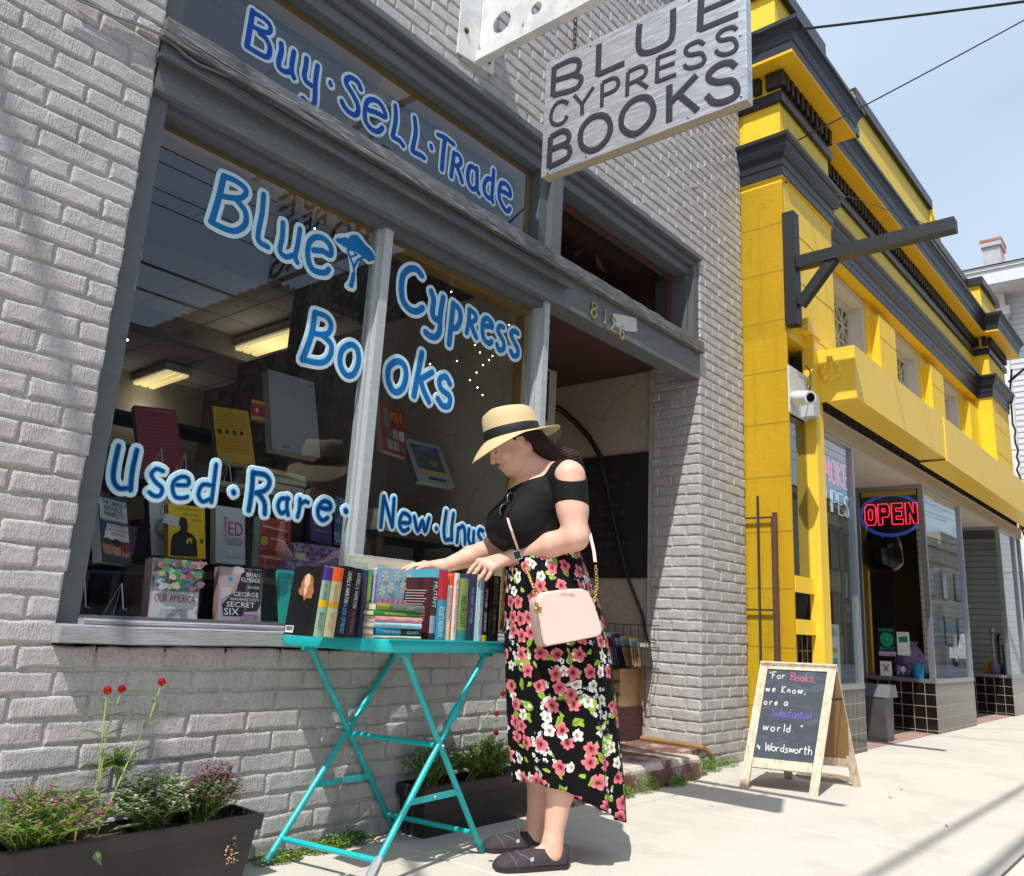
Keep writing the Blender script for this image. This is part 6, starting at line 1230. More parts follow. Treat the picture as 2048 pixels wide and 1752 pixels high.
# the flat pile
FP='paperbacks piled flat on the folding table'
zl=on(840,1271,1,-.455)[2]; xl=on(712,1270,1,-.455)[0]; xs=on(746,1270,1,-.455)[0]; xr=on(841,1270,1,-.455)[0]
def pileb(lab,z0,z1,col,words,arts=(),dx=0,rot=0):
    t=thing('book',lab,'book',((xs+xr)/2,-.39,z0),FP); L=xr-xs; d=.11
    Mx=Matrix.Translation((xs+dx,-.455,z0))@Matrix.Rotation(rot,4,'Z'); h=z1-z0-.0006; c=M('cover_'+col,col,.35,.1,8)
    mb=MB(); n=5; arc=[(-.004*math.sin(math.pi*k/n),h*k/n) for k in range(n+1)]; m=n+1
    vs=[Mx@Vector((x,yy,z)) for x in (0,L) for yy,z in arc]+[Mx@Vector((x,.003,z)) for x in (0,L) for z in (0,h)]
    mb.add(vs,[(m+k,m+k+1,k+1,k) for k in range(n)]+[tuple(range(m))+(2*m+1,2*m),tuple(range(2*m-1,m-1,-1))+(2*m+2,2*m+3)]); obj('spine',mb,c,t,smooth=50)
    mb=MB(); mb.box(0,L,.003,d,0,.001,M=Mx); mb.box(0,L,.003,d,h-.001,h,M=Mx); obj('cover',mb,c,t)
    mb=MB(); mb.box(.0015,L-.0015,.004,d-.002,.0012,h-.0012,M=Mx); obj('pages',mb,M('pages_t','ddd2b4',.9,.15,70,.0006),t)
    for s_,x,w_,hh,tc in words: text(t,'lettering',s_,Mx@Vector((L*x,-.0042,h*(.5-hh/2))),Mx.to_3x3()@Vector((1,0,0)),(0,0,1),h*hh,M('ink_'+tc,tc,.5,.02),wfit=L*w_,lift=.0006)
    for a,b,ac in arts: mb=MB(); mb.add([Mx@Vector((L*x,yy-.0003,z)) for x in (a,b) for yy,z in arc],[(m+k,m+k+1,k+1,k) for k in range(n)]); obj('spine_panel',mb,M('art_'+ac,ac,.35,.1,20),t)
zz=[ZT]
for yb_ in (1269,1249,1234,1215,1202,1184): zz.append(on(800,yb_,1,-.455)[2])
zz=[ZT]+[ZT+x for x in (.009,.033,.051,.071,.088,.111)]
pileb('cream paperback with a red line at the bottom of the flat pile',zz[0],zz[1],'d3c8ac',[('THE LITTLE HOUSE',.3,.4,.5,'a83030')])
pileb('black and turquoise paperback second from the bottom of the flat pile',zz[1],zz[2],'14323f',[('JESSICA ANDERSEN',.68,.26,.4,'c9d0d2'),('THE GREAT PROPHECY',.14,.4,.26,'d4c88a')],arts=((.02,.55,'1c86b0'),),dx=.002,rot=.02)
pileb('pale blue paperback titled THE SHELL HOUSE in the flat pile',zz[2],zz[3],'a4c3ce',[('THE SHELL HOUSE',.14,.42,.45,'6a8290'),('L. NEWBERY',.62,.2,.25,'6a8290')],dx=-.003,rot=-.015)
pileb('pink paperback in the flat pile',zz[3],zz[4],'d68f90',[('JANE',.1,.12,.4,'f0e0dc'),('MARLOWE',.4,.22,.35,'f0e0dc'),('NOVEL',.78,.12,.3,'f0e0dc')],dx=.001)
pileb('bright green paperback titled SPEED READING MADE EASY in the flat pile',zz[4],zz[5],'1f8a2c',[('SPEED READING MADE EASY',.2,.46,.5,'d8e03a')],dx=-.005,rot=.02)
pileb('olive and grey paperback on top of the flat pile',zz[5],zz[6],'5d6a66',[('EVENT',.62,.16,.4,'c9b87a'),('HORIZON',.32,.22,.35,'a8a070')],arts=((.0,.25,'8f8a3a'),),dx=.003,rot=-.02)
# ================= HANDWRITING =================
HW={'F':[[(.1,1),(.1,0)],[(.1,1),(.7,1)],[(.1,.55),(.55,.55)]],'o':[[(.5,.55),(.15,.45),(.1,.2),(.35,0),(.65,.15),(.65,.4),(.45,.55)]],'r':[[(.15,.55),(.15,0)],[(.15,.35),(.35,.55),(.6,.5)]],'B':[[(.15,1),(.15,0)],[(.0,.95),(.6,.95),(.65,.7),(.2,.52)],[(.2,.52),(.75,.4),(.7,.1),(.0,.02)]],'k':[[(.15,1),(.15,0)],[(.6,.6),(.18,.3),(.65,0)]],'s':[[(.6,.5),(.3,.55),(.2,.4),(.5,.25),(.55,.08),(.2,0),(.05,.08)]],',':[[(.2,.08),(.15,-.15)]],'w':[[(.05,.55),(.2,.02),(.4,.45),(.6,.02),(.8,.55)]],'e':[[(.15,.28),(.6,.32),(.5,.55),(.25,.5),(.12,.25),(.3,.0),(.62,.1)]],'K':[[(.15,1),(.15,0)],[(.75,1),(.18,.45),(.75,0)]],'n':[[(.12,.55),(.12,0)],[(.12,.35),(.35,.55),(.55,.4),(.58,0)]],'a':[[(.6,.5),(.25,.5),(.1,.2),(.3,0),(.6,.2),(.62,.5),(.65,0)]],'S':[[(.75,.9),(.4,1),(.15,.8),(.4,.55),(.65,.3),(.5,.02),(.05,.05)]],'u':[[(.12,.55),(.15,.1),(.4,0),(.6,.2),(.6,.55)],[(.6,.5),(.65,0)]],'b':[[(.15,1),(.15,0)],[(.15,.4),(.5,.5),(.6,.2),(.4,0),(.15,.1)]],'t':[[(.3,.9),(.3,.05),(.5,0)],[(.05,.6),(.6,.6)]],'i':[[(.2,.5),(.2,0)],[(.2,.7),(.21,.72)]],'l':[[(.2,1),(.2,0)]],'d':[[(.6,1),(.6,0)],[(.6,.4),(.25,.5),(.1,.2),(.35,0),(.6,.15)]],'.':[[(.15,.02),(.17,.03)]],'"':[[(.1,1),(.12,.8)],[(.3,1),(.32,.8)]],'~':[[(.0,.3),(.15,.6),(.3,.3),(.45,.1),(.5,.5)]],'W':[[(0,1),(.2,0),(.45,.7),(.7,0),(.95,1)]],'h':[[(.12,1),(.12,0)],[(.12,.35),(.35,.55),(.55,.4),(.58,0)]],'N':[[(.1,0),(.1,1),(.7,0),(.7,1)]],'!':[[(.2,1),(.2,.3)],[(.2,.05),(.21,.06)]]}
def hand(par,name,s,O,X,Z,h,mat,wid=.004,sp=.82,seed=0,nrm=None):
    mb=MB(); r_=random.Random(seed); x=0; X=Vector(X).normalized(); Z=Vector(Z).normalized(); N=X.cross(Z)
    for c in s:
        if c==' ': x+=.55*h; continue
        k=r_.uniform(.9,1.08); dz=r_.uniform(-.05,.05)*h
        for pth in HW[c]: stroke(mb,[(x+p[0]*h*.75*k,p[1]*h*k+dz) for p in pth],wid,Vector(O)+N*.0012,X,Z,N,.0006,rnd=False)
        x+=h*sp*.75*(max(p[0] for q in HW[c] for p in q)+.22)/.85
    return obj(name,mb,mat,par)
# note on the yellow novel
CHW=M('chalk_white','d8dcdc',.9,.2,90); CHP=M('chalk_pink','c0587e',.9,.25,90); CHV=M('chalk_violet','6a58b8',.9,.25,90)
# ================= SANDWICH BOARD =================
sb=thing('sandwich_board','whitewashed wooden A frame chalkboard with a handwritten quotation about books','sandwich board',(4.82,-.63,0))
WW=NG('whitewashed_wood')
def _ww(g): f=g.noise(g.map(scale=(6,6,1)),scale=9,detail=7,rough=.75); g.p(col=g.ramp(f,[(.35,lin('a88b6c')),(.45,lin('c4ae94')),(.6,lin('d6c9b6'))]),rough=.7); g.bump(f,.002); return g.mat
WW=_ww(WW)
def board():
    g=NG('dusty_chalkboard'); f=g.noise(g.map(rot=(.4,.2,.3),scale=(2,2,5)),scale=3.2,detail=6,rough=.6,dist=1.8); g.p(col=g.ramp(f,[(.3,lin('343a44')),(.55,lin('3f4650')),(.75,lin('555d68'))]),rough=.8); return g.mat
FLt,FRt=Vector((4.487,-.424,0)),Vector((4.59,-.813,0)); TLt,TRt=Vector((4.795,-.425,.662)),Vector((4.901,-.832,.666)); BLt,BRt=Vector((5.049,-.454,0)),Vector((5.138,-.858,0))
def panel(a,b,tl,tr,front):
    mb=MB(); up=(tl-a).normalized(); N=(b-a).cross(up).normalized()
    if not front: N=-N
    th=.022
    def bar(p,q,w_,s_=0): 
        d=(q-p).normalized(); side=d.cross(N).normalized(); vs=[p+side*i*w_/2+N*j for i in (-1,1) for j in (0,-th)]+[q+side*i*w_/2+N*j for i in (-1,1) for j in (0,-th)]
        mb.add(vs,[(0,2,3,1),(4,5,7,6),(0,1,5,4),(2,6,7,3),(0,4,6,2),(1,3,7,5)])
    ax=(b-a).normalized()
    i0=a+ax*.022;i1=b-ax*.022; bar(i0,tl+ax*.022,.045); bar(i1,tr-ax*.022,.045)
    t1=.97; t2=.20
    bar((a.lerp(tl,t1))+ax*.046,(b.lerp(tr,t1))-ax*.046,.045); bar((a.lerp(tl,t2))+ax*.046,(b.lerp(tr,t2))-ax*.046,.05)
    return mb,N
mb,N=panel(FLt,FRt,TLt,TRt,True); obj('front_frame',mb,WW,sb)
q=[FLt.lerp(TLt,.225),FRt.lerp(TRt,.225),FRt.lerp(TRt,.95),FLt.lerp(TLt,.95)]; ax=(FRt-FLt).normalized(); q=[q[0]+ax*.04,q[1]-ax*.04,q[2]-ax*.04,q[3]+ax*.04]
mb=MB(); mb.add([p-N*.006 for p in q]+[p-N*.012 for p in q],[(0,1,2,3),(7,6,5,4)]); cb=obj('chalkboard',mb,board(),sb)
X_=(q[1]-q[0]).normalized(); Z_=(q[3]-q[0]).normalized(); Wd=(q[1]-q[0]).length; Hd=(q[3]-q[0]).length; B0=q[0]-N*.0058
def cl(s,x,z,h,m,sd=1,sp=.95): hand(sb,'chalk_writing',s,B0+X_*(x*Wd)+Z_*(z*Hd),X_,Z_,h*Hd,m,.0042,sp,sd)
cl('"For',.06,.88,.075,CHW,1,.86); cl('Books,',.42,.87,.08,CHP,2,.8); cl('we Know,',.04,.73,.075,CHW,3,.98); cl('are a',.04,.585,.075,CHW,4,1.0); cl('Substantial',.20,.465,.082,CHV,5,.66); cl('world. "',.10,.305,.085,CHW,6,1.0); cl('~ Wordsworth',.05,.10,.085,CHW,7,.70)
mb,N2=panel(BRt,BLt,TRt+Vector((.004,0,0)),TLt+Vector((.004,0,0)),True); obj('rear_frame',mb,WW,sb)
q=[BLt.lerp(TLt,.22),BRt.lerp(TRt,.22),BRt.lerp(TRt,.95),BLt.lerp(TLt,.95)]; mb=MB(); mb.add([p-N2*.012 for p in q]+[p-N2*.02 for p in q],[(0,1,2,3),(7,6,5,4)]); obj('rear_panel',mb,M('brown_hardboard','8f6f48',.75,.15,6),sb)
mb=MB(); a=FRt.lerp(TRt,.72); b=BRt.lerp(TRt,.72); mb.bar(a,b,.004,.012); a=FLt.lerp(TLt,.72); b=BLt.lerp(TLt,.72); mb.bar(a,b,.004,.012); obj('stay',mb,M('dark_hinge','3a3836',.5,metal=.6),sb)
# the note
nb=[o for o in bpy.data.objects if o.get('label','').startswith('yellow novel with')][0]
# manhole, debris
mb=MB(); mb.lathe([(0,.002),(.15,.003),(.155,.0045),(.165,.0045),(.17,.0)],(5.28,-.6,0),28); mb.box(5.17,5.39,-.603,-.597,.004,.006); mb.box(5.277,5.283,-.71,-.49,.004,.006); obj('drain_cover',mb,M('cast_iron_cover','857a6c',.7,.25,20,.003),None,label='small round iron cover set in the pavement behind the sandwich board',cat='manhole cover')
rr=random.Random(9)
for k in range(26):
    if k<14: x=rr.uniform(1.3,4.8);y=-abs(rr.gauss(.05,.05))-.01
    else: x=rr.uniform(2.2,9);y=rr.uniform(-1.6,-.2)
    s_=rr.uniform(.006,.02); a=rr.uniform(0,6.28); c=Vector((x,y,.002)); u=Vector((math.cos(a),math.sin(a),rr.uniform(0,.3)))*s_; v=Vector((-math.sin(a),math.cos(a),.1))*s_*.4
    mb=MB(); mb.add([c-u,c-v,c+u+Vector((0,0,.002)),c+v+Vector((0,0,.003))],[(0,1,2,3)]); o=obj('dry_leaf',mb,M(['leaf_tan','leaf_brown','leaf_orange'][k%3],['a8834f','5d4433','b3672c'][k%3],.8),None,label='small dry leaf fragment on the pavement',cat='leaf',group='dry leaf fragments on the pavement')
# ================= DOORWAY THINGS =================
ac=thing('air_conditioner','off white air conditioner with a dark grille high in the doorway corner','air conditioner',(4.55,1.0,2.5))
def A2(x,y,yy): return on(x,y,1,yy)
p0=A2(1085,700,.95); x1=A2(1118,640,.95)[0]
mb=MB(); mb.box(x1-.75,x1,.95,1.28,2.13,2.58); obj('housing',mb,M('ac_cream','b9b5aa',.5),ac)
mb=MB(); mb.box(x1-.70,x1-.09,.944,.95,2.19,2.56); obj('grille_recess',mb,M('ac_dark','141414',.7),ac)
mb=MB()
for k in range(16): mb.box(x1-.70+k*.04,x1-.697+k*.04,.938,.943,2.19,2.56)
for k in range(9): mb.box(x1-.70,x1-.09,.936,.9378,2.19+k*.045,2.193+k*.045)
obj('wire_grille',mb,M('grey_wire','9a9a94',.4,metal=.6),ac)
mb=MB(); mb.box(x1-.8,x1+.02,.93,1.28,1.92,2.0); obj('wall_ledge',mb,M('off_white_trim','b9b3a6',.6),None,label='off white ledge under the air conditioner in the doorway',cat='ledge')
wc=thing('wall_chalkboard','large dark chalkboard with faint scribbled writing on the right wall of the doorway','chalkboard',(4.89,.75,1.15))
mb=MB(); mb.box(4.882,4.8995,.385,1.2,1.15,2.02); obj('board',mb,M('old_blackboard','1e1d1c',.7,.35,3),wc)
for r_ in range(11):
    rr=random.Random(r_); s_=''.join(rr.choice('aeounrstwbdlk  ') for _ in range(10)); hand(wc,'chalk_scribble',s_,(4.8815,1.05-(r_%3)*.12,1.92-r_*.068),(0,-1,0),(0,0,1),.04,M('faint_chalk','4a4a48',.9,.3,60),.0028,1.0,r_)
mb=MB(); P=[(4.86,1.26,2.2),(4.86,1.12,2.14),(4.85,.92,2.06),(4.84,.72,1.9),(4.85,.66,1.7),(4.86,.62,1.3),(4.86,.56,1.05),(4.86,.42,.85),(4.86,.40,.8)]
P2=[Vector(on(x,y,0,4.865)) for x,y in ((1092,806),(1120,815),(1150,840),(1180,873),(1203,912),(1212,960),(1225,1030),(1250,1140),(1285,1230),(1296,1290))]
mb.tube(P2,.011,8); mb.tube([p+Vector((-.006,.0,-.03)) for p in P2[:6]],.007,6); obj('hanging_hose',mb,M('black_cable','1b1b1d',.6),None,smooth=True,label='black cable looping down over the doorway chalkboard',cat='cable')
rk=thing('wire_book_rack','brown wire rack of comics hung low on the doorway wall','book rack',(4.75,.5,.57))
mb=MB(); RW=M('rack_wire','3c2c24',.6)
yA,yB=.30,.66; mb.tube([(4.88,yA,.57),(4.70,yA,.57),(4.70,yB,.57),(4.88,yB,.57)],.004,5); mb.tube([(4.88,yA,.70),(4.68,yA,.70),(4.68,yB,.70),(4.88,yB,.70)],.004,5); mb.tube([(4.9,yA,.84),(4.80,yA,.84),(4.80,yB,.84)],.003,5)
for k in range(13): y=yA+k*.03; mb.tube([(4.69,y,.70),(4.70,y,.57),(4.88,y,.57)],.0025,4); 
for k in range(7): mb.tube([(4.80,yA+k*.06,.845),(4.80,yA+k*.06,.70)],.002,4)
obj('rack_frame',mb,RW,rk)
for k,(c,l) in enumerate((('4a8a94','teal comic at the left of the wire rack'),('b8c8cc','white comic with a red title in the wire rack'),('242a5a','dark blue comic leaning in the middle of the wire rack'),('a88a5a','tan comic leaning in the wire rack'),('c9a878','pale brown comic in the wire rack'),('3a3430','black comic at the right end of the wire rack'))):
    y=.62-k*.055; Mx=Matrix.Translation((4.73,y,.578))@Matrix.Rotation(R(-25+k*3),4,'X'); t=thing('comic',l,'comic',(4.73,y,.58),'comics in the doorway rack')
    mb=MB(); mb.box(-.02,.13,-.004,.0,0,.23-k*.012,M=Mx); obj('cover',mb,M('cm_'+c,c,.4,.3,25),t)
    mb=MB(); mb.box(.0,.1,-.0055,-.0045,.12,.2-k*.01,M=Mx); obj('cover_art',mb,M('cma%d'%k,['c9d8dc','a83040','8f9ac8','4f7a9a','6a8aa8','b0a890'][k],.4,.4,30),t)
    mb=MB(); mb.box(-.0205,-.0201,-.003,-.001,0.002,.22-k*.012,M=Mx); obj('page_edge',mb,M('pages_b','c9bfa2',.9,.15,70,.0005),t)
cr=thing('wooden_crate','pale pine crate standing on the brown plinth in the doorway','crate',(4.78,.62,.33)); PINE=M('pine_board','b08d62',.7,.2,(7),.002)
mb=MB(); mb.box(4.66,4.9,.46,.48,.33,.56); obj('end_board',mb,PINE,cr)
for k in range(3): mb=MB(); mb.box(4.65,4.66,.46,.95,.335+k*.078,.395+k*.078); obj('slat',mb,PINE,cr)
mb=MB(); mb.box(4.62,4.9,.44,1.2,.12,.33); obj('plinth',mb,M('dark_red_plinth','4d2f2a',.8,.2,8,.004),None,label='dark red brown plinth on the doorway step under the crate',cat='plinth')
# ================= PLANTERS =================
def planter(lab,x0,x1,yf,yb,h,z0=0):
    t=thing('planter_box',lab,'planter',((x0+x1)/2,(yf+yb)/2,0)); ins=.035
    def ring(e,z): return [(x0+e,yf+e*.7,z),(x1-e,yf+e*.7,z),(x1-e,yb-e*.3,z),(x0+e,yb-e*.3,z)]
    mb=MB(); rings=[ring(ins,.0),ring(.012,h-.045),ring(.0,h-.045),ring(-.004,h-.006),ring(-.002,h),ring(.008,h),ring(.012,h-.04)]
    mb.add([p for r_ in rings for p in r_],[(i*4+k,i*4+(k+1)%4,(i+1)*4+(k+1)%4,(i+1)*4+k) for i in range(len(rings)-1) for k in range(4)]+[(3,2,1,0)]); obj('tub',mb,PLB,t)
    mb=MB(); rr=random.Random(1); nx,ny=30,6; vs=[(x0+.012+(x1-x0-.024)*i/nx,yf+.01+(yb-yf-.016)*j/ny,h-.03+rr.uniform(-.008,.008)) for i in range(nx+1) for j in range(ny+1)]
    mb.add(vs,[(i*(ny+1)+j,(i+1)*(ny+1)+j,(i+1)*(ny+1)+j+1,i*(ny+1)+j+1) for i in range(nx) for j in range(ny)]); obj('soil',mb,M('potting_soil','4d3a2c',.95,.35,90,.006,120),t)
    return t
PLB=NG('scuffed_black_plastic')
def _pb(g): 
    f=g.noise(scale=13,detail=9,rough=.8); c=g.mix(g.ramp(f,[(.62,0),(.72,1)]),lin('262524'),lin('6a655e')); s_=g.ramp(g.noise(g.map(scale=(1,1,6),rot=(0,.4,0)),scale=9,detail=8,rough=.85),[(.68,0),(.71,1)]); c=g.mix(g.math('MULTIPLY',s_,.5),c,lin('a09a90')); g.p(col=c,rough=.45); g.bump(g.noise(scale=50,detail=4),.002); return g.mat
PLB=_pb(PLB)
planter('long cracked black plastic planter full of flowers at the foot of the wall, lower left',.90,1.66,-.18,-.015,.19)
planter('black plastic planter of white flowering bush behind the turquoise table legs',2.37,3.04,-.165,-.012,.185)
def leafmat(name,a,b,tr=.35):
    g=NG(name); n=g.n('ShaderNodeNewGeometry'); f=g.noise(scale=28,detail=2); c=g.mix(f,lin(a),lin(b)); g.p(col=c,rough=.45)
    t=g.n('ShaderNodeBsdfTranslucent'); g.l(c,t.inputs[0]); mx=g.n('ShaderNodeMixShader'); mx.inputs[0].default_value=tr; g.l(g.b.outputs[0],mx.inputs[1]); g.l(t.outputs[0],mx.inputs[2]); g.l(mx.outputs[0],g.out.inputs[0]); return g.mat
LF1=leafmat('leaf_fresh','4d7a24','8aa83e'); LF2=leafmat('leaf_deep','2f5a22','4f7a30'); LF3=leafmat('leaf_grey_green','5d7a4a','93a876'); STM=M('plant_stem','7d8f4a',.6); PNK=leafmat('petal_magenta','c03a9c','e070c0',.3); WTP=leafmat('petal_white','dcd8c4','f2f0e6',.3); REDF=M('gomphrena_red','c4141c',.55,.3,60,.003,200)
def leaf(mb,p,d,l,w_,up=(0,0,1),fold=.25,n=2):
    d=Vector(d).normalized(); s_=d.cross(Vector(up)); 
    if s_.length<.1: s_=d.cross(Vector((1,0,0)))
    s_.normalize(); nn=s_.cross(d); p=Vector(p)
    mb.add([p,p+d*l*.35+s_*w_/2+nn*w_*fold,p+d*l*.35-nn*w_*.1,p+d*l*.35-s_*w_/2+nn*w_*fold,p+d*l-nn*l*.12,p+d*l*.75+s_*w_*.32+nn*w_*fold*.6-nn*l*.05,p+d*l*.75-s_*w_*.32+nn*w_*fold*.6-nn*l*.05,p+d*l*.75-nn*l*.08],[(0,2,1),(0,3,2),(1,2,7,5),(2,3,6,7),(5,7,4),(7,6,4)])
def bush(lab,c,rx,ry,h,z0,ns,seed,lm,fm,fl,ll=.022,lw=.009,dens=16,fs=.006,spread=1.,nm='flowering_plant',lean=(0,0)):
    """sprays of stems from one foot, each set with real leaves; flowers gathered towards the tips"""
    t=thing(nm,lab,'plant',(c[0],c[1],z0)); rr=random.Random(seed); ms,ml,mf=MB(),MB(),MB()
    for i in range(ns):
        a=rr.uniform(0,6.283); e=rr.random()**.5; tip=Vector((c[0]+rx*e*math.cos(a)*spread+lean[0],c[1]+ry*e*math.sin(a)+lean[1],z0+h*(1-.45*e*e)*rr.uniform(.75,1.05))); foot=Vector((c[0]+rr.uniform(-.03,.03),c[1]+rr.uniform(-.015,.015),z0))
        mid=foot.lerp(tip,.5)+Vector((rr.uniform(-.02,.02),rr.uniform(-.01,.01),.02)); P=[foot,mid,tip]; ms.tube(P,[.0018,.0013,.0008],4)
        for k in range(dens):
            u=.18+.82*(k+rr.random()*.6)/dens; q=foot.lerp(mid,u*2) if u<.5 else mid.lerp(tip,min(1,u*2-1)); b=rr.uniform(0,6.283); d=Vector((math.cos(b),math.sin(b),rr.uniform(-.1,.8))); s_=rr.uniform(.6,1.15)
            leaf(ml,q,d,ll*s_,lw*s_)
            if u>.72 and rr.random()<fl:
                f=q+Vector((rr.uniform(-.006,.006),rr.uniform(-.006,.006),rr.uniform(0,.012)))
                for w_ in range(5):
                    g_=w_*1.257+b; dd=Vector((math.cos(g_),math.sin(g_),.35)); leaf(mf,f,dd,fs,fs*.7)
    obj('stem',ms,STM,t); obj('foliage',ml,lm,t); 
    if mf.v: obj('blossom',mf,fm,t)
    return t
def gom(lab,pts,seed,y=None,ball=.0112,big=.06):
    t=thing('globe_amaranth',lab,'flower',tuple(pts[0])); rr=random.Random(seed); ms,ml,mf=MB(),MB(),MB(); P=[Vector(p) for p in pts]; ms.tube(P,[.0021]*(len(P)-1)+[.0014],6)
    e=P[-1]; vs=[];
    for k in range(90):
        z=1-2*(k+.5)/90; r_=math.sqrt(1-z*z); a=k*2.39996; d=Vector((r_*math.cos(a),r_*math.sin(a),z)); leaf(mf,e+Vector((0,0,.006))+d*ball*.6,d,ball*.55,ball*.35,up=(.3,.2,.9))
    mf.ball(tuple(e+Vector((0,0,.006))),ball*.8,8)
    for a in (0,1.4,2.6,4.4): leaf(ml,e,Vector((math.cos(a),math.sin(a),.1)),.024,.008)
    Q=[]
    for a_,b_ in zip(P[:-1],P[1:]): Q+=[a_.lerp(b_,.3),a_.lerp(b_,.65)]
    for q in Q:
        for _ in range(2): a=rr.uniform(0,6.28); leaf(ml,q,Vector((math.cos(a),math.sin(a)*.6,rr.uniform(.2,.7))),rr.uniform(.5,1)*big,.010,fold=.15)
    for k in range(1,len(P)):
        for s_ in (0,math.pi) if k<len(P)-1 else (): a=rr.uniform(-.5,.5)+s_; leaf(ml,P[k],Vector((math.cos(a),math.sin(a)*.5,.35)),rr.uniform(.7,1.2)*big,.012,fold=.15)
    obj('stem',ms,M('pale_stem','a5b26a',.6),t); obj('leaf',ml,LF3,t); obj('flower_head',mf,REDF,t)
bush('sprawling magenta flowered heather spilling over the left end of the cracked planter',(1.03,-.12),.20,.13,.19,.15,150,1,LF1,PNK,.32,.018,.008,20,lean=(-.02,-.02))
bush('white flowered rounded bush in the middle of the cracked planter',(1.34,-.10),.145,.10,.185,.15,130,2,LF3,WTP,.5,.023,.011,17,.006)
bush('dark leaved magenta flowered bush at the right end of the cracked planter',(1.50,-.09),.13,.09,.195,.15,110,3,LF2,PNK,.5,.016,.0065,20,.006,lean=(.03,0))
bush('dark feathery plant at the left end of the second planter',(2.48,-.09),.17,.09,.21,.15,90,4,LF2,PNK,.04,.018,.006,18)
bush('white flowered bush crowding the right half of the second planter',(2.80,-.09),.24,.10,.19,.15,190,5,LF1,WTP,.35,.020,.009,16,.005)
def gp(xy,y): return tuple(on(xy[0],xy[1],1,y))
gom('red globe amaranth on the leftmost tall stem above the cracked planter',[(1.16,-.10,.165)]+[gp(p,-.10) for p in ((198,1545),(208,1440),(214,1385))],1)
gom('red globe amaranth on the second tall stem beside the leftmost one',[(1.20,-.09,.165)]+[gp(p,-.09) for p in ((200,1560),(212,1470),(243,1382))],2)
gom('red globe amaranth on the tallest leaning stem right of the pair',[(1.18,-.11,.165)]+[gp(p,-.11) for p in ((222,1600),(262,1510),(300,1435),(323,1368))],3)
gom('red globe amaranth topmost in the second planter',[(2.66,-.10,.165)]+[gp(p,-.10) for p in ((968,1500),(966,1440),(1006,1390))],4,big=.04)
gom('red globe amaranth in the middle above the second planter',[(2.68,-.10,.165)]+[gp(p,-.10) for p in ((975,1510),(985,1470),(993,1430))],5,big=.03)
gom('lowest red globe amaranth above the second planter',[(2.68,-.11,.165)]+[gp(p,-.11) for p in ((970,1530),(980,1490),(992,1468))],6,big=.03)
# broad leaves and a withered flower hanging over the rim
mb=MB(); leaf(mb,(1.15,-.15,.2),(.15,-.5,-.75),.09,.03,up=(0,1,.2)); leaf(mb,(1.12,-.13,.19),(.3,-.3,1),.1,.03,up=(0,1,0)); leaf(mb,(1.2,-.13,.19),(1,-.3,.3),.1,.016); leaf(mb,(1.1,-.12,.3),(-1,-.2,.25),.09,.014); obj('broad_leaf_shoot',mb,LF3,None,label='broad pale leaves hanging over the rim of the cracked planter',cat='plant')
mb=MB(); P=[gp(p,-.17) for p in ((147,1590),(158,1620),(152,1660),(148,1700))]; mb.tube(P,.003,5); mb.ball(P[-1],.012,8); leaf(mb,P[-1],(-1,0,-.4),.03,.006); leaf(mb,P[-1],(-.5,0,-.9),.02,.006); obj('withered_flower',mb,M('withered_straw','c49a74',.8,.2,40),None,label='withered pale flower head drooping over the planter front',cat='flower')
# fern growing out of the wall, weeds along the foot of the wall
def weed(lab,c,rx,ry,h,n,seed,lm,ll=.012,nm='weed',grp='weeds along the foot of the wall'):
    rr=random.Random(seed); mb=MB()
    for i in range(n):
        a=rr.uniform(0,6.283);e=rr.random()**.5; x=c[0]+rx*e*math.cos(a); y=c[1]+ry*e*math.sin(a); z=c[2]+h*rr.random()*(1-e*.6); b=rr.uniform(0,6.28); leaf(mb,(x,min(y,-.006),z),(math.cos(b),math.sin(b)-.4,rr.uniform(-.2,.9)),ll*rr.uniform(.6,1.3),ll*.6)
    return obj(nm,mb,lm,None,label=lab,cat='plant',group=grp)
fp=on(232,1522,1,-.02)
t=thing('wall_fern','small bright green fern rooted in a brick joint above the cracked planter','fern',(fp[0],-.02,fp[2])); rr=random.Random(4); mb=MB();ms=MB()
for k in range(26):
    a=rr.uniform(0,math.pi*2); d=Vector((math.cos(a)*.055,-.02-rr.random()*.02,math.sin(a)*.04)); o_=Vector((fp[0],-.004,fp[2])); ms.tube([o_,o_+d*.6+Vector((0,-.01,0)),o_+d],.0006,4)
    for j in range(10):
        q=o_+d*(j/10.); 
        for s_ in (-1,1): leaf(mb,q+Vector((0,-.006,0)),d.normalized()+Vector((0,0,s_*1.2)),.012*(1-.05*j),.006)
obj('stem',ms,STM,t); obj('frond',mb,LF1,t)
for k,(x,y_,rx,h,n,l) in enumerate(((1.83,-.05,.09,.04,420,'low mossy weed beside the left table foot'),(2.03,-.04,.10,.05,520,'bushy weed between the table legs at the wall foot'),(2.14,-.04,.06,.075,260,'taller dark weed between the table legs'),(2.21,-.02,.05,.03,70,'few fern leaves on the wall foot beside the second planter'),(3.12,-.08,.10,.12,480,'bright green weed behind the skirt hem beside the planter'),
    (3.72,-.17,.09,.07,360,'green creeper at the left end of the red step'),(3.95,-.165,.12,.11,430,'ragged creeper climbing the middle of the red step'),(4.25,-.17,.10,.06,420,'low creeper along the right half of the red step'),(4.42,-.16,.035,.13,90,'thin creeper strand climbing the red step corner'),(4.66,-.08,.10,.14,620,'leafy vine between the step corner and the grey pillar'),(4.88,-.06,.10,.10,380,'low vine at the foot of the grey pillar'),(5.15,-.04,.12,.08,260,'small weeds along the base of the grey pillar'))):
    weed(l,(x,y_,.003),rx,.045,h,n,k+20,[LF1,LF1,LF2][k%3] if k<5 else LF1)
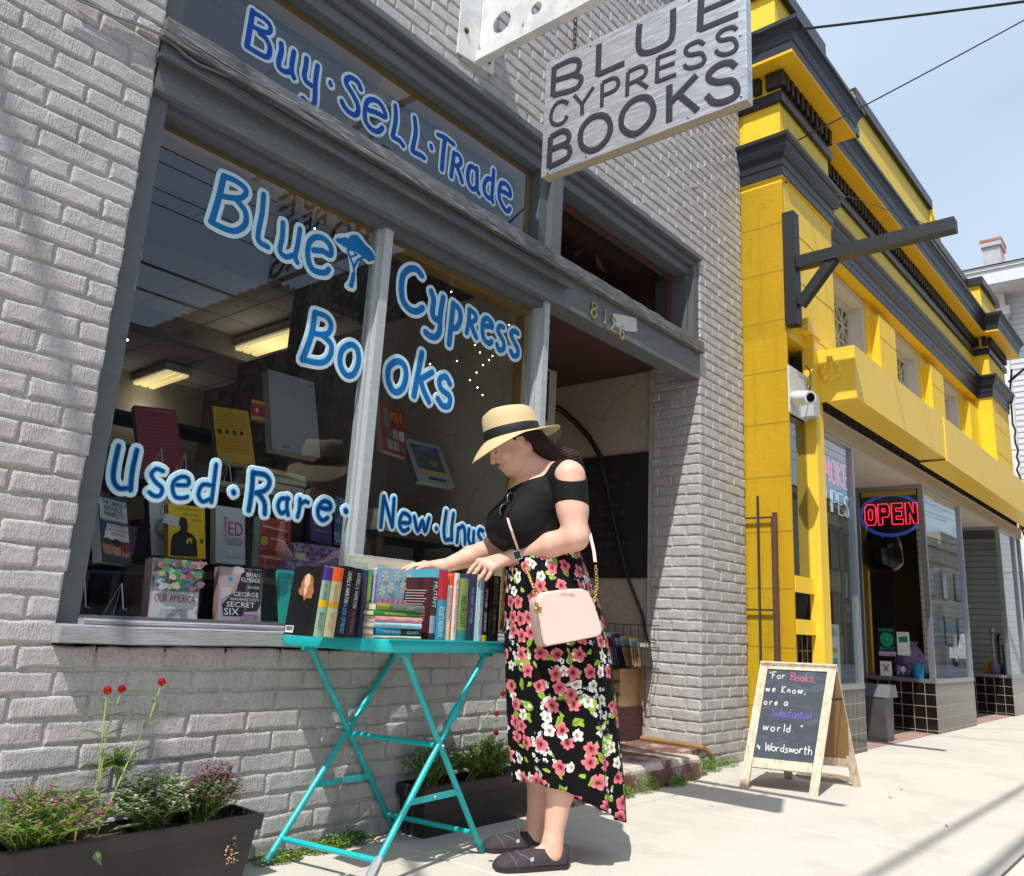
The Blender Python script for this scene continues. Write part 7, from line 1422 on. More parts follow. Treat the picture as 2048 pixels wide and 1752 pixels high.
weed('withered trailing vine on the right end of the cracked planter',(1.565,-.18,.06),.02,.012,.10,34,77,M('withered_straw','c49a74',.8,.2,40),.01,grp='withered trails')
# ================= THE WOMAN =================
FP0=np.array([2.50,-.57,0.]); FD=np.array([-.82896444,.55930131,0]); LT=np.array([-.55930131,-.82896444,0]); ZU=np.array([0,0,1.])
def WP_(x,y,s):
    d=ray(x,y); o=FP0+s*LT; t=((o-CAM)@LT)/(d@LT); p=CAM+t*d; return np.array([(p-FP0)@FD,s,p[2]])
def toW(P): P=np.asarray(P,float).reshape(-1,3); return FP0+P[:,:1]*FD+P[:,1:2]*LT+P[:,2:]*ZU
class SDF:
    def __init__(s): s.ops=[]
    def cap(s,a,b,ra,rb,k=.02,op='+'): s.ops.append(('c',np.array(a,float),np.array(b,float),ra,rb,k,op)); return s
    def ell(s,c,r,k=.02,op='+',ax=None): s.ops.append(('e',np.array(c,float),np.array(r,float),ax,None,k,op)); return s
    def pln(s,p,n,k=.002): n=np.array(n,float); s.ops.append(('p',np.array(p,float),n/np.linalg.norm(n),None,None,k,'&')); return s
    def sub(s,other,k=.002): s.ops.append(('s',other,None,None,None,k,'&')); return s
    def far(s,o,P):
        return None
    def prim(s,o,P):
        if o[0]=='c':
            a,b,ra,rb=o[1:5]; ab=b-a; L=max(1e-9,ab@ab); t=np.clip(((P-a)@ab)/L,0,1); return np.linalg.norm(P-a-t[:,None]*ab,axis=1)-(ra+(rb-ra)*t)
        if o[0]=='e':
            Q=P-o[1]
            if o[3] is not None: Q=Q@o[3].T
            k0=np.linalg.norm(Q/o[2],axis=1); k1=np.linalg.norm(Q/(o[2]**2),axis=1); return k0*(k0-1)/np.maximum(k1,1e-6)
        if o[0]=='p': return (P-o[1])@o[2]
        if o[0]=='s': return o[1](P)
    def __call__(s,P,R_=None):
        d=np.full(len(P),1.)
        for o in s.ops:
            k=o[5]
            if R_ is not None and o[6]=='+' and o[0] in 'ce':
                if o[0]=='c': c=(o[1]+o[2])/2; rr_=np.linalg.norm(o[1]-o[2])/2+max(o[3],o[4])
                else: c=o[1]; rr_=max(o[2])
                m=np.linalg.norm(P-c,axis=1)<rr_+R_+k
                if not m.any(): continue
                di=np.full(len(P),1.); di[m]=s.prim(o,P[m])
            else: di=s.prim(o,P)
            if o[6]=='+': h=np.clip(.5+.5*(d-di)/k,0,1); d=d*(1-h)+di*h-k*h*(1-h)
            elif o[6]=='-': h=np.clip(.5-.5*(d+di)/k,0,1); d=d*(1-h)-di*h+k*h*(1-h)
            else: h=np.clip(.5-.5*(d-di)/k,0,1); d=d*(1-h)+di*h+k*h*(1-h)
        return d
def nets(f,lo,hi,h,B=8):
    """sparse surface nets of the implicit surface f"""
    lo=np.array(lo,float);hi=np.array(hi,float); nb=np.ceil((hi-lo)/(h*B)).astype(int); G=np.stack(np.meshgrid(*[np.arange(n) for n in nb],indexing='ij'),-1).reshape(-1,3)
    C_=lo+(G+.5)*B*h; d=f(C_,.25); act=G[np.abs(d)<B*h*.95+.006]
    loc=np.stack(np.meshgrid(*[np.arange(B+1)]*3,indexing='ij'),-1).reshape(-1,3); V=[];K=[];S_=[]
    allc=[];
    nn=(nb*B+4).astype(np.int64)
    key=lambda I:(I[:,0]*nn[1]+I[:,1])*nn[2]+I[:,2]
    for s0 in range(0,len(act),160):
        A=act[s0:s0+160]; I=(A[:,None,:]*B+loc[None]).reshape(-1,3); D=f(lo+I*h,.06).reshape(len(A),B+1,B+1,B+1)
        cs=[D[:,i:B+i,j:B+j,k:B+k] for i in (0,1) for j in (0,1) for k in (0,1)]; mn=np.minimum.reduce(cs);mx=np.maximum.reduce(cs)
        w_=np.argwhere((mn<0)&(mx>=0))
        if len(w_)==0: continue
        q=[c[tuple(w_.T)] for c in cs]; cells=A[w_[:,0]]*B+w_[:,1:]; acc=np.zeros((len(w_),3));cnt=np.zeros(len(w_))
        off=np.array([(i,j,k) for i in (0,1) for j in (0,1) for k in (0,1)],float)
        for a in range(8):
            for b in range(a+1,8):
                if np.abs(off[a]-off[b]).sum()!=1: continue
                m=(q[a]<0)!=(q[b]<0); t=np.where(m,q[a]/np.where(m,q[a]-q[b],1),0); acc+=np.where(m[:,None],off[a]+t[:,None]*(off[b]-off[a]),0); cnt+=m
        V.append(lo+(cells+acc/cnt[:,None])*h); K.append(key(cells)); S_.append(np.stack([(q[0]<0),(q[4]<0),(q[2]<0),(q[1]<0)],1)); allc.append(cells)
    V=np.concatenate(V);K=np.concatenate(K);S_=np.concatenate(S_);Cc=np.concatenate(allc); o=np.argsort(K);V,K,S_,Cc=V[o],K[o],S_[o],Cc[o]
    F=[]
    def look(I):
        k=key(I); p=np.searchsorted(K,k); p=np.minimum(p,len(K)-1); return np.where(K[p]==k,p,-1)
    for ax,(e1,e2) in enumerate((((0,1,0),(0,0,1)),((0,0,1),(1,0,0)),((1,0,0),(0,1,0)))):
        m=S_[:,0]!=S_[:,ax+1]; I=Cc[m]; a=np.nonzero(m)[0]; b=look(I-np.array(e1)); c=look(I-np.array(e1)-np.array(e2)); d_=look(I-np.array(e2)); ok=(b>=0)&(c>=0)&(d_>=0)
        q=np.stack([a,b,c,d_],1)[ok]; fl=S_[m,0][ok]; q[~fl]=q[~fl][:,::-1]; F.append(q)
    return V,np.concatenate(F)
def sobj(name,f,lo,hi,h,mat,parent,flip=False,smooth_it=0):
    V,F=nets(f,lo,hi,h); Wd_=toW(V); mb=MB(); mb.v=Wd_.tolist(); mb.f=[tuple(r) for r in F.tolist()]; mb.m=[0]*len(mb.f)
    return obj(name,mb,mat,parent,smooth=True)
# --- head frame
tl_=R(36); hf=np.array([math.cos(tl_),0,-math.sin(tl_)]); hl=np.array([0,1.,0]); hu=np.array([math.sin(tl_),0,math.cos(tl_)]); HC=np.array([.148,0,1.497])
AXH=np.stack([hf,hl,hu])
H=lambda f,l,u: HC+f*hf+l*hl+u*hu
skin=SDF()
# trunk
skin.ell((.03,0,1.25),(.115,.150,.13),.04).ell((-.01,0,1.08),(.125,.145,.12),.05).ell((-.03,0,.93),(.14,.165,.13),.05)
for s in (1,-1):
    skin.cap((-.0,s*.03,1.375),(-.03,s*.135,1.352),.042,.048,.035)
skin.cap((.10,0,1.43),(.005,0,1.345),.052,.066,.03)
# near arm
eN=WP_(1151,1075,.215); shN=np.array([-.04,.172,1.338]); wN=WP_(1032,1111,.055)
skin.cap(shN,eN*.55+shN*.45,.062,.056,.03).cap(eN*.5+shN*.5,eN,.056,.046,.02).cap(eN,eN*.6+wN*.4,.047,.045,.015).cap(eN*.6+wN*.4,wN,.044,.0255,.015)
# far arm
eF=np.array([.145,-.195,1.085]); shF=np.array([.01,-.165,1.335]); wF=WP_(884,1134,-.11)
skin.cap(shF,eF,.058,.046,.03).cap(eF,eF*.55+wF*.45,.045,.04,.015).cap(eF*.55+wF*.45,wF,.04,.0245,.015)
def mkhand(w_,kn,fingers,th,pr=.019):
    """palm between wrist and knuckles; each finger = (knuckle, middle, tip) and its radius"""
    kn=[np.array(k) for k in kn]
    for k in kn: skin.cap(w_,k,.0215,.0105,.016)
    for k1,k2 in zip(kn[:-1],kn[1:]): skin.cap(k1,k2,.0105,.0105,.012)
    for (a,b,c,r_) in fingers:
        a,b,c=map(np.array,(a,b,c)); m=b*.5+c*.5; skin.cap(a,b,r_*1.12,r_,.006).cap(b,m,r_*1.02,r_*.93,.004).cap(m,c,r_*.93,r_*.78,.004)
    a,b,c,r_=th; skin.cap(a,b,r_*1.5,r_*1.1,.012).cap(b,c,r_*1.1,r_*.85,.005)
W3=lambda x,y,s: WP_(x,y,s)
kN=[W3(958,1123,-.02),W3(966,1127,.0),W3(975,1132,.02),W3(985,1137,.038)]
mkhand(wN,kN,[(kN[0],W3(946,1134,-.025),W3(936,1147,-.03),.0082),(kN[1],W3(954,1141,.0),W3(943,1156,-.005),.0088),(kN[2],W3(967,1147,.022),W3(957,1160,.018),.0086),(kN[3],W3(979,1150,.042),W3(972,1160,.04),.0074)],(W3(1005,1122,.01),W3(985,1138,-.012),W3(970,1152,-.028),.0095))
kF=[W3(846,1129,-.145),W3(848,1129,-.122),W3(850,1130,-.10),W3(855,1132,-.08)]
mkhand(wF,kF,[(kF[0],W3(826,1131,-.152),W3(808,1139,-.158),.0082),(kF[1],W3(826,1130,-.125),W3(805,1139,-.128),.0088),(kF[2],W3(830,1132,-.10),W3(812,1142,-.10),.0084),(kF[3],W3(840,1136,-.076),W3(826,1145,-.074),.0074)],(W3(872,1134,-.12),W3(860,1142,-.16),W3(848,1146,-.175),.0092))
# legs
for s,ua in ((1,-.048),(-1,-.062)):
    a=.118 if s>0 else .122
    skin.cap((-.05,s*.1,.62),(-.06,s*.105,.42),.078,.058,.03).cap((-.062,s*.108,.40),(-.072,s*a,.27),.055,.052,.02).cap((-.072,s*a,.27),(ua,s*a,.085),.051,.032,.03).cap((ua,s*a,.08),(ua+.0,s*a,.045),.033,.034,.02).cap((ua,s*a,.05),(ua+.09,s*a,.03),.03,.024,.02)
# head
hd=skin
hd.ell(H(-.012,0,.022),(.094,.075,.088),.02,ax=AXH).ell(H(.028,0,-.035),(.066,.060,.080),.03,ax=AXH)
for s in (1,-1): hd.cap(H(.050,s*.020,-.100),H(-.015,s*.052,-.062),.024,.026,.025); hd.ell(H(.052,s*.036,-.050),(.028,.026,.030),.02,ax=AXH)
hd.ell(H(.070,0,-.106),(.021,.022,.018),.018,ax=AXH).ell(H(.022,0,-.108),(.05,.042,.026),.03,ax=AXH)
for s in (1,-1): hd.cap(H(.080,s*.012,.014),H(.070,s*.045,.008),.011,.010,.012)
for s in (1,-1): hd.ell(H(.098,s*.030,-.010),(.017,.017,.011),.010,'-',ax=AXH)
for s in (1,-1): hd.ell(H(.076,s*.031,-.012),(.0145,.0155,.0125),.004,ax=AXH)
hd.cap(H(.086,0,.004),H(.106,0,-.038),.0075,.0105,.009).ell(H(.108,0,-.044),(.0115,.011,.009),.006,ax=AXH)
for s in (1,-1): hd.ell(H(.098,s*.0115,-.047),(.0085,.006,.0065),.005,ax=AXH)
hd.ell(H(.092,0,-.073),(.010,.021,.0062),.006,ax=AXH).ell(H(.089,0,-.086),(.0105,.018,.0075),.006,ax=AXH)
for s in (1,-1): hd.ell(H(-.010,s*.076,-.022),(.016,.008,.028),.006,ax=AXH); hd.ell(H(-.006,s*.085,-.018),(.008,.006,.014),.004,'-',ax=AXH)
lady=thing('person','woman in a straw hat, black top and long floral skirt reaching over the books','person',tuple(FP0))
SKIN=NG('fair_skin')
def _sk(g):
    f=g.noise(scale=22,detail=4); c=g.mix(f,lin('d9a791'),lin('e6bba6')); c=g.mix(g.math('MULTIPLY',g.ramp(g.noise(scale=240,detail=2),[(.62,0),(.72,1)]),.25),c,lin('b97f68')); g.p(col=c,rough=.48,sss=.12); g.b.inputs['Subsurface Radius'].default_value=(.01,.004,.002); mot=g.noise(scale=7,detail=5); c=g.mix(g.math('MULTIPLY',g.ramp(mot,[(.45,0),(.75,1)]),.35),c,lin('d28f7c')); g.p(col=c); g.bump(g.noise(scale=330,detail=3),.0009,.8); return g.mat
SKIN=_sk(SKIN)
def notcloth(P,R_=None): return skin(P,R_)
sobj('body',skin,(-.25,-.30,.0),(.60,.33,1.66),.0036,SKIN,lady)
# --- top
top=SDF()
top.ell((.03,0,1.25),(.119,.154,.134),.04).ell((-.01,0,1.08),(.131,.151,.124),.05)
for s in (1,-1):
    top.cap((-.0,s*.03,1.375),(-.03,s*.135,1.352),.047,.053,.035); top.ell((.100,s*.070,1.165),(.108,.084,.100),.045)
top.ell((.12,0,1.16),(.085,.08,.07),.05)
def sleeve(sh,el,r0,r1,op):
    e=SDF(); e.cap(sh,el*.5+sh*.5,r0,r1,.02); return e
tN=SDF(); tN.cap(shN,eN*.62+shN*.38,.0685,.0605,.02); dN=(eN-shN)/np.linalg.norm(eN-shN); tN.pln(shN+dN*.115+np.array([0,0,0]),dN+np.array([.18,0,0]))
tF=SDF(); tF.cap(shF,eF*.62+shF*.38,.064,.056,.02); dF=(eF-shF)/np.linalg.norm(eF-shF); tF.pln(shF+dF*.11,dF)
neckcut=SDF().ell((.040,0,1.402),(.140,.130,.098),.001,ax=np.stack([np.array([.76,0,-.65]),np.array([0,1.,0]),np.array([.65,0,.76])]))
holeN=SDF().ell((-.050,.215,1.362),(.080,.078,.050),.001,ax=np.stack([np.array([.92,0,-.38]),np.array([0,1.,0]),np.array([.38,0,.92])])); holeF=SDF().ell((.0,-.215,1.365),(.078,.078,.050),.001)
def topf(P,R_=None):
    a=top(P,R_); b=tN(P); c=tF(P)
    def sm(x,y,k): h=np.clip(.5+.5*(x-y)/k,0,1); return x*(1-h)+y*h-k*h*(1-h)
    d=sm(sm(a,b,.02),c,.02)
    # soft creases under the bust and towards the arm
    w_=.0009*np.sin((P[:,2]*1.0+P[:,0]*.9)*95+3*np.sin(P[:,0]*23))*np.clip(1-np.abs(P[:,2]-1.13)/.1,0,1)
    d=d+w_
    for o in (neckcut,holeN,holeF): d=np.maximum(d,-o(P))
    return np.maximum(d,1.03-P[:,2])
BLKC=NG('black_jersey')
def _bj(g): f=g.noise(scale=9,detail=5); g.p(col=g.mix(f,lin('0b0b0d'),lin('131316')),rough=.8,spec=.25); g.bump(g.noise(g.map(scale=(1,1,2)),scale=30,detail=4,dist=.5),.002); return g.mat
BLKC=_bj(BLKC)
V,F=nets(topf,(-.22,-.30,1.0),(.28,.32,1.46),.0036); mb=MB(); mb.v=toW(V).tolist(); mb.f=[tuple(r) for r in F.tolist()]; mb.m=[0]*len(mb.f); obj('black_top',mb,BLKC,lady,smooth=True)
# --- skirt
NU,NV=260,90
def hem(ph): # ph=0 front, pi/2 her left (towards us)
    c=math.cos(ph); s_=math.sin(ph); return .175+.075*max(0,c)**.8+.05*max(0,s_)*(1-max(0,-c))-.055*max(0,-c)**2+.06*max(0,-s_)*max(0,c)
KZ=[1.125,1.08,1.0,.9,.7,.4,.25,.1]; KC=[.0,-.006,-.02,-.04,-.068,-.098,-.118,-.128]; KU=[.118,.137,.158,.175,.187,.184,.174,.170]; KS=[.128,.150,.172,.190,.202,.208,.214,.214]
def skv(ph,t,inn=0):
    z0=1.125+.0; z=z0+(hem(ph)-z0)*t; zz=z; g_=max(0,(1.05-z)/1.0)
    c=np.interp(-z,[-k for k in KZ],KC); ru=np.interp(-z,[-k for k in KZ],KU); rs=np.interp(-z,[-k for k in KZ],KS)
    f=1+ g_**1.1*(.055*math.sin(7*ph+1.0+.8*g_)+.03*math.sin(13*ph+2.2-g_)+.018*math.sin(23*ph+.6)) ; f+=.02*g_*math.sin(3*ph+.5)
    return (c+(ru-inn)*f*math.cos(ph)-.05*g_*max(0,-math.cos(ph)),(rs-inn)*f*math.sin(ph),z)
vs=[];uv=[]
for j in range(NV+1):
    for i in range(NU): p=skv(2*math.pi*i/NU,j/NV); vs.append(p); uv.append((i/NU*1.25,p[2]))
for j in range(NV,NV-8,-1):
    for i in range(NU): vs.append(skv(2*math.pi*i/NU,j/NV,.003)); uv.append((i/NU*1.25,vs[-1][2]))
nr=NV+1+8; fs=[(j*NU+i,j*NU+(i+1)%NU,(j+1)*NU+(i+1)%NU,(j+1)*NU+i) for j in range(nr-1) for i in range(NU)]
mb=MB(); mb.v=toW(vs).tolist(); mb.f=[f[::-1] for f in fs]; mb.m=[0]*len(fs)
def floral():
    g=NG('floral_print'); u0=g.n('ShaderNodeUVMap').outputs[0]; nz=g.noise(u0,scale=38,detail=3,col=True); vs_=g.n('ShaderNodeVectorMath',operation='MULTIPLY_ADD'); g.l(nz,vs_.inputs[0]); vs_.inputs[1].default_value=(.022,.022,0); g.l(u0,vs_.inputs[2]); u=vs_.outputs[0]
    base=lin('08080b'); c=(*base,)
    def layer(col,scale,rad,pet,color,center,thr,seed,ang=0,rnd=.8,depth=.35,cc=None,leafy=False):
        v=g.map(u,scale=(scale,scale,scale),loc=(seed*3.1,seed*1.7,0)); vo=g.n('ShaderNodeTexVoronoi',voronoi_dimensions='2D'); g.l(v,vo.inputs['Vector']); vo.inputs['Scale'].default_value=1; vo.inputs['Randomness'].default_value=rnd
        d=g.n('ShaderNodeVectorMath',operation='SUBTRACT'); g.l(v,d.inputs[0]); g.l(vo.outputs['Position'],d.inputs[1]); sp=g.n('ShaderNodeSeparateXYZ'); g.l(d.outputs[0],sp.inputs[0])
        rc=g.n('ShaderNodeSeparateColor'); g.l(vo.outputs['Color'],rc.inputs[0]); r=vo.outputs['Distance']; a=g.math('ARCTAN2',sp.outputs[1],sp.outputs[0]); a=g.math('ADD',a,g.math('MULTIPLY',rc.outputs[0],6.28))
        if leafy:
            x=g.math('MULTIPLY',r,g.math('COSINE',a)); y=g.math('MULTIPLY',r,g.math('SINE',a)); m=g.math('LESS_THAN',g.math('ADD',g.math('ABSOLUTE',y),g.math('MULTIPLY',g.math('MULTIPLY',x,x),2.2)),rad); vein=g.math('LESS_THAN',g.math('ABSOLUTE',y),.012)
        else:
            pr=g.math('ADD',1-depth,g.math('MULTIPLY',g.math('ABSOLUTE',g.math('COSINE',g.math('MULTIPLY',a,pet/2))),depth)); m=g.math('LESS_THAN',r,g.math('MULTIPLY',pr,rad)); vein=g.math('LESS_THAN',r,rad*.24)
        m=g.math('MULTIPLY',m,g.math('GREATER_THAN',rc.outputs[1],thr))
        shade=g.ramp(g.math('DIVIDE',r,rad),[(.15,cc or center),(.5,color),(1,tuple(min(1,k*1.35+.03) for k in color))]) if not leafy else g.mix(g.noise(v,scale=6),color,tuple(k*1.5 for k in color))
        shade=g.mix(g.math('MULTIPLY',vein,.8),shade,center)
        return g.mix(m,col,shade)
    c1=layer(base,9,.33,2,lin('7d9a32'),lin('4a6020'),.35,1,leafy=True)
    rad=.085
    c1=layer(c1,13,.10,2,lin('8aa63c'),lin('55702a'),.45,5,leafy=True)
    c1=layer(c1,42,.36,5,lin('e2dfdc'),lin('8a8a50'),.0,2)
    # cluster mask for small white blossoms
    mask=g.ramp(g.noise(g.map(u,scale=(5,5,5)),scale=1.6,detail=1),[(.56,0),(.58,1)])
    base2=layer(layer(base,10,.12,2,lin('7d9a32'),lin('4a6020'),.12,1,leafy=True),15,.09,2,lin('93ad3f'),lin('55702a'),.2,5,leafy=True)
    c2=g.mix(mask,base2,c1)
    c2=layer(c2,19,.40,5,lin('dcd8d2'),lin('8a7040'),.66,3,cc=lin('b8a890'))
    c2=layer(c2,16.5,.44,5,lin('cc6a74'),lin('4a2a20'),.42,4,cc=lin('8a2c3c'))
    g.p(col=c2,rough=.85,spec=.2); g.bump(g.noise(scale=300,detail=2),.0005,.4); return g.mat
o=obj('skirt',mb,floral(),lady,smooth=True)
ul=o.data.uv_layers.new(name='UVMap'); 
li=np.zeros(len(o.data.loops),int); o.data.loops.foreach_get('vertex_index',li); UVA=np.array(uv)[li]
# unwrap seam
fi=np.repeat(np.arange(len(fs)),4); mxu=np.zeros(len(fs)); np.maximum.at(mxu,fi,UVA[:,0]); bad=(mxu[fi]-UVA[:,0])>.6; UVA[bad,0]+=1.25
ul.data.foreach_set('uv',UVA.ravel())
# --- hair
hair_=SDF().ell(H(-.030,0,.010),(.090,.083,.080),.02,ax=AXH)
hair_.cap(H(-.07,.02,-.03),(-.015,.03,1.452),.045,.032,.03).cap(H(-.06,-.02,-.03),(-.015,.02,1.452),.045,.032,.03).cap((-.015,.028,1.455),(-.06,.03,1.452),.028,.024,.02).cap((-.06,.03,1.452),(-.105,.035,1.442),.026,.030,.015).cap((-.09,.035,1.447),(-.125,.04,1.42),.024,.014,.02)
hair_.cap(H(.02,.070,.02),H(-.05,.070,-.02),.012,.02,.015)
def hairf(P,R_=None):
    d=hair_(P,R_); d=d+.0016*np.sin((P[:,2]*2.2+P[:,0]*.9+P[:,1]*.8)*260)
    return np.maximum(d,np.minimum(1,(P-H(.03,0,0))@hf-.012+.35*((P-HC)@hu)*0))
HAIR=NG('dark_brown_hair')
def _hr(g): f=g.noise(g.map(scale=(7,7,60)),scale=8,detail=5); g.p(col=g.ramp(f,[(.3,lin('170d09')),(.55,lin('2c1a13')),(.75,lin('4a2c20'))]),rough=.5,spec=.3); g.bump(f,.004,.8); return g.mat
HAIR=_hr(HAIR)
V,F=nets(hairf,(-.2,-.12,1.33),(.30,.14,1.62),.003); mb=MB(); mb.v=toW(V).tolist(); mb.f=[tuple(r) for r in F.tolist()]; mb.m=[0]*len(mb.f); obj('hair',mb,HAIR,lady,smooth=True)
# loose strands of the ponytail
mb=MB(); rr=random.Random(5)
for k in range(60):
    a=np.array([-.05+rr.uniform(-.01,.01),.03+rr.uniform(-.02,.02),1.455+rr.uniform(-.02,.02)]); P=[a]; e=np.array([-.13+rr.uniform(-.02,.02),.04+rr.uniform(-.025,.025),1.408+rr.uniform(-.025,.02)]); m=(a+e)/2+np.array([rr.uniform(-.02,.0),rr.uniform(-.01,.01),rr.uniform(.0,.025)])
    for i in range(7): t=i/6; P.append((1-t)**2*a+2*t*(1-t)*m+t*t*e)
    mb.tube(toW(P).tolist(),.0011,4)
obj('hair_strand',mb,HAIR,lady)
# face details
def strip(pts,w_,name,mat,th=.001,lift=.001):
    mb=MB(); mb.tube(toW(pts).tolist(),w_,6); return obj(name,mb,mat,lady,smooth=True)
def onface(l,u,extra=.0):
    lo_,hi_=.02,.14
    for _ in range(24):
        m=(lo_+hi_)/2
        if skin(np.array([H(m,l,u)]))[0]<0: lo_=m
        else: hi_=m
    return H(hi_+extra,l,u)
BRW=M('brow_brown','2e1c16',.7); LIP=M('lip_pink','c4857a',.45,.08,60)
for s in (1,-1):
    strip([onface(s*l,u,.0005) for l,u in ((.014,.012),(.024,.017),(.036,.017),(.047,.010))],[.0012,.0024,.0022,.0010],'eyebrow',BRW)
    strip([onface(s*l,u,.0008) for l,u in ((.019,-.016),(.025,-.0185),(.032,-.0195),(.039,-.0175),(.045,-.013))],[.001,.0019,.0023,.0021,.001],'eyelash',M('lash_black','17100e',.6))
    strip([onface(s*l,u,-.0006) for l,u in ((.020,-.019),(.026,-.0205),(.032,-.021),(.040,-.019))],[.0006,.0014,.0014,.0006],'eye_line',M('eye_white','b8a8a0',.3))
strip([onface(l,-.0745+abs(l)*.06,.0) for l in np.linspace(-.021,.021,9)],[.0004,.0012,.0018,.0020,.0017,.0020,.0018,.0012,.0004],'lips',LIP)
strip([onface(l,-.0845+abs(l)*.2,.0) for l in np.linspace(-.019,.019,9)],[.0004,.0016,.0024,.0028,.003,.0028,.0024,.0016,.0004],'lips',LIP)
mb=MB(); mb.ball(tuple(toW([H(-.010,.084,-.045)])[0]),.0035,8); obj('earring',mb,M('silver_stud','d8d8da',.2,metal=.9),lady,smooth=True)
# --- hat
ht=R(17); e1=np.array([math.cos(ht),0,-math.sin(ht)]); en=np.array([math.sin(ht),0,math.cos(ht)]); e2=np.array([0,1.,0]); HB=np.array([.138,0,1.508])
def hp(r,th,n): return HB+e1*(r*math.cos(th))*1.06+e2*(r*math.sin(th))+en*n
NT=96
STRAW=NG('woven_straw')
def _sw(g):
    u=g.n('ShaderNodeUVMap').outputs[0]; w1=g.n('ShaderNodeTexWave',wave_type='BANDS',bands_direction='Y'); g.l(u,w1.inputs[0]); w1.inputs['Scale'].default_value=46; w1.inputs['Distortion'].default_value=.6
    w2=g.n('ShaderNodeTexWave',wave_type='BANDS',bands_direction='X'); g.l(u,w2.inputs[0]); w2.inputs['Scale'].default_value=60; w2.inputs['Distortion'].default_value=.8; h=g.math('MULTIPLY',w1.outputs['Fac'],g.math('ADD',.6,g.math('MULTIPLY',w2.outputs['Fac'],.4)))
    g.p(col=g.mix(h,lin('c9a972'),lin('f4e2b8')),rough=.65); g.bump(h,.0016,.8); return g.mat
STRAW=_sw(STRAW)
def uvsurf(name,rows,mat,parent,vv,flip=False):
    n=len(rows[0]); mb=MB(); mb.v=toW([p for r_ in rows for p in r_]).tolist(); fs=[(j*n+i,j*n+(i+1)%n,(j+1)*n+(i+1)%n,(j+1)*n+i) for j in range(len(rows)-1) for i in range(n)]
    if flip: fs=[f[::-1] for f in fs]
    mb.f=fs; mb.m=[0]*len(fs); o=obj(name,mb,mat,parent,smooth=True); ul=o.data.uv_layers.new(name='UVMap'); uvs=[]
    for f in fs:
        us=[(k%n)/n for k in f]; 
        for k in f:
            u_=(k%n)/n
            if max(us)-u_>.5: u_+=1
            uvs+=[u_*1.0,vv[k//n]]
    ul.data.foreach_set('uv',uvs); return o
def brimrow(f,under=0):
    out=[]
    for i in range(NT):
        th=2*math.pi*i/NT; c=math.cos(th); wid=.066+.028*max(0,c)**1.3+.012*max(0,-c); droop=R(6)+R(40)*max(0,c)**1.3+R(3)*abs(math.sin(th))-R(2)*max(0,-c)
        near=max(0,math.sin(th)); droop+=R(10)*near*max(0,c); r0=.103; q=f*wid; out.append(hp(r0+q*math.cos(droop),th,-q*math.sin(droop)*(.55+.45*f)+.004*math.sin(3*th)*f-under))
    return out
fr_=[0,.15,.3,.45,.6,.75,.9,1.0]
rows=[brimrow(f) for f in fr_]+[brimrow(1.012,.0012)]+[brimrow(f,.0026) for f in fr_[::-1]]
uvsurf('hat_brim',rows,STRAW,lady,[f*.16 for f in fr_]+[.165]+[f*.16 for f in fr_[::-1]])
def crow(r,n,dent=0):
    out=[]
    for i in range(NT):
        th=2*math.pi*i/NT; c=math.cos(th);s_=math.sin(th); out.append(hp(r*(1-.0*c),th,n-dent*(math.exp(-(s_*r/.028)**2))*(.6+.4*(c+1)/2)+.006*c*(n/.11)))
    return out
pr=[(.104,-.002,0),(.1035,.03,0),(.101,.06,0),(.097,.085,0),(.090,.100,.004),(.078,.110,.010),(.060,.113,.016),(.038,.112,.020),(.018,.111,.021),(.004,.111,.021)]
uvsurf('hat_crown',[crow(*p) for p in pr],STRAW,lady,[.2+.04*k for k in range(len(pr))])
rows=[crow(.1052,.000),crow(.1062,.002),crow(.1052,.020),crow(.1045,.034),crow(.1035,.036)]
uvsurf('hat_band',rows,M('black_ribbon','1a1a1e',.6,.1,40,.0006),lady,[0,.1,.2,.3,.35])
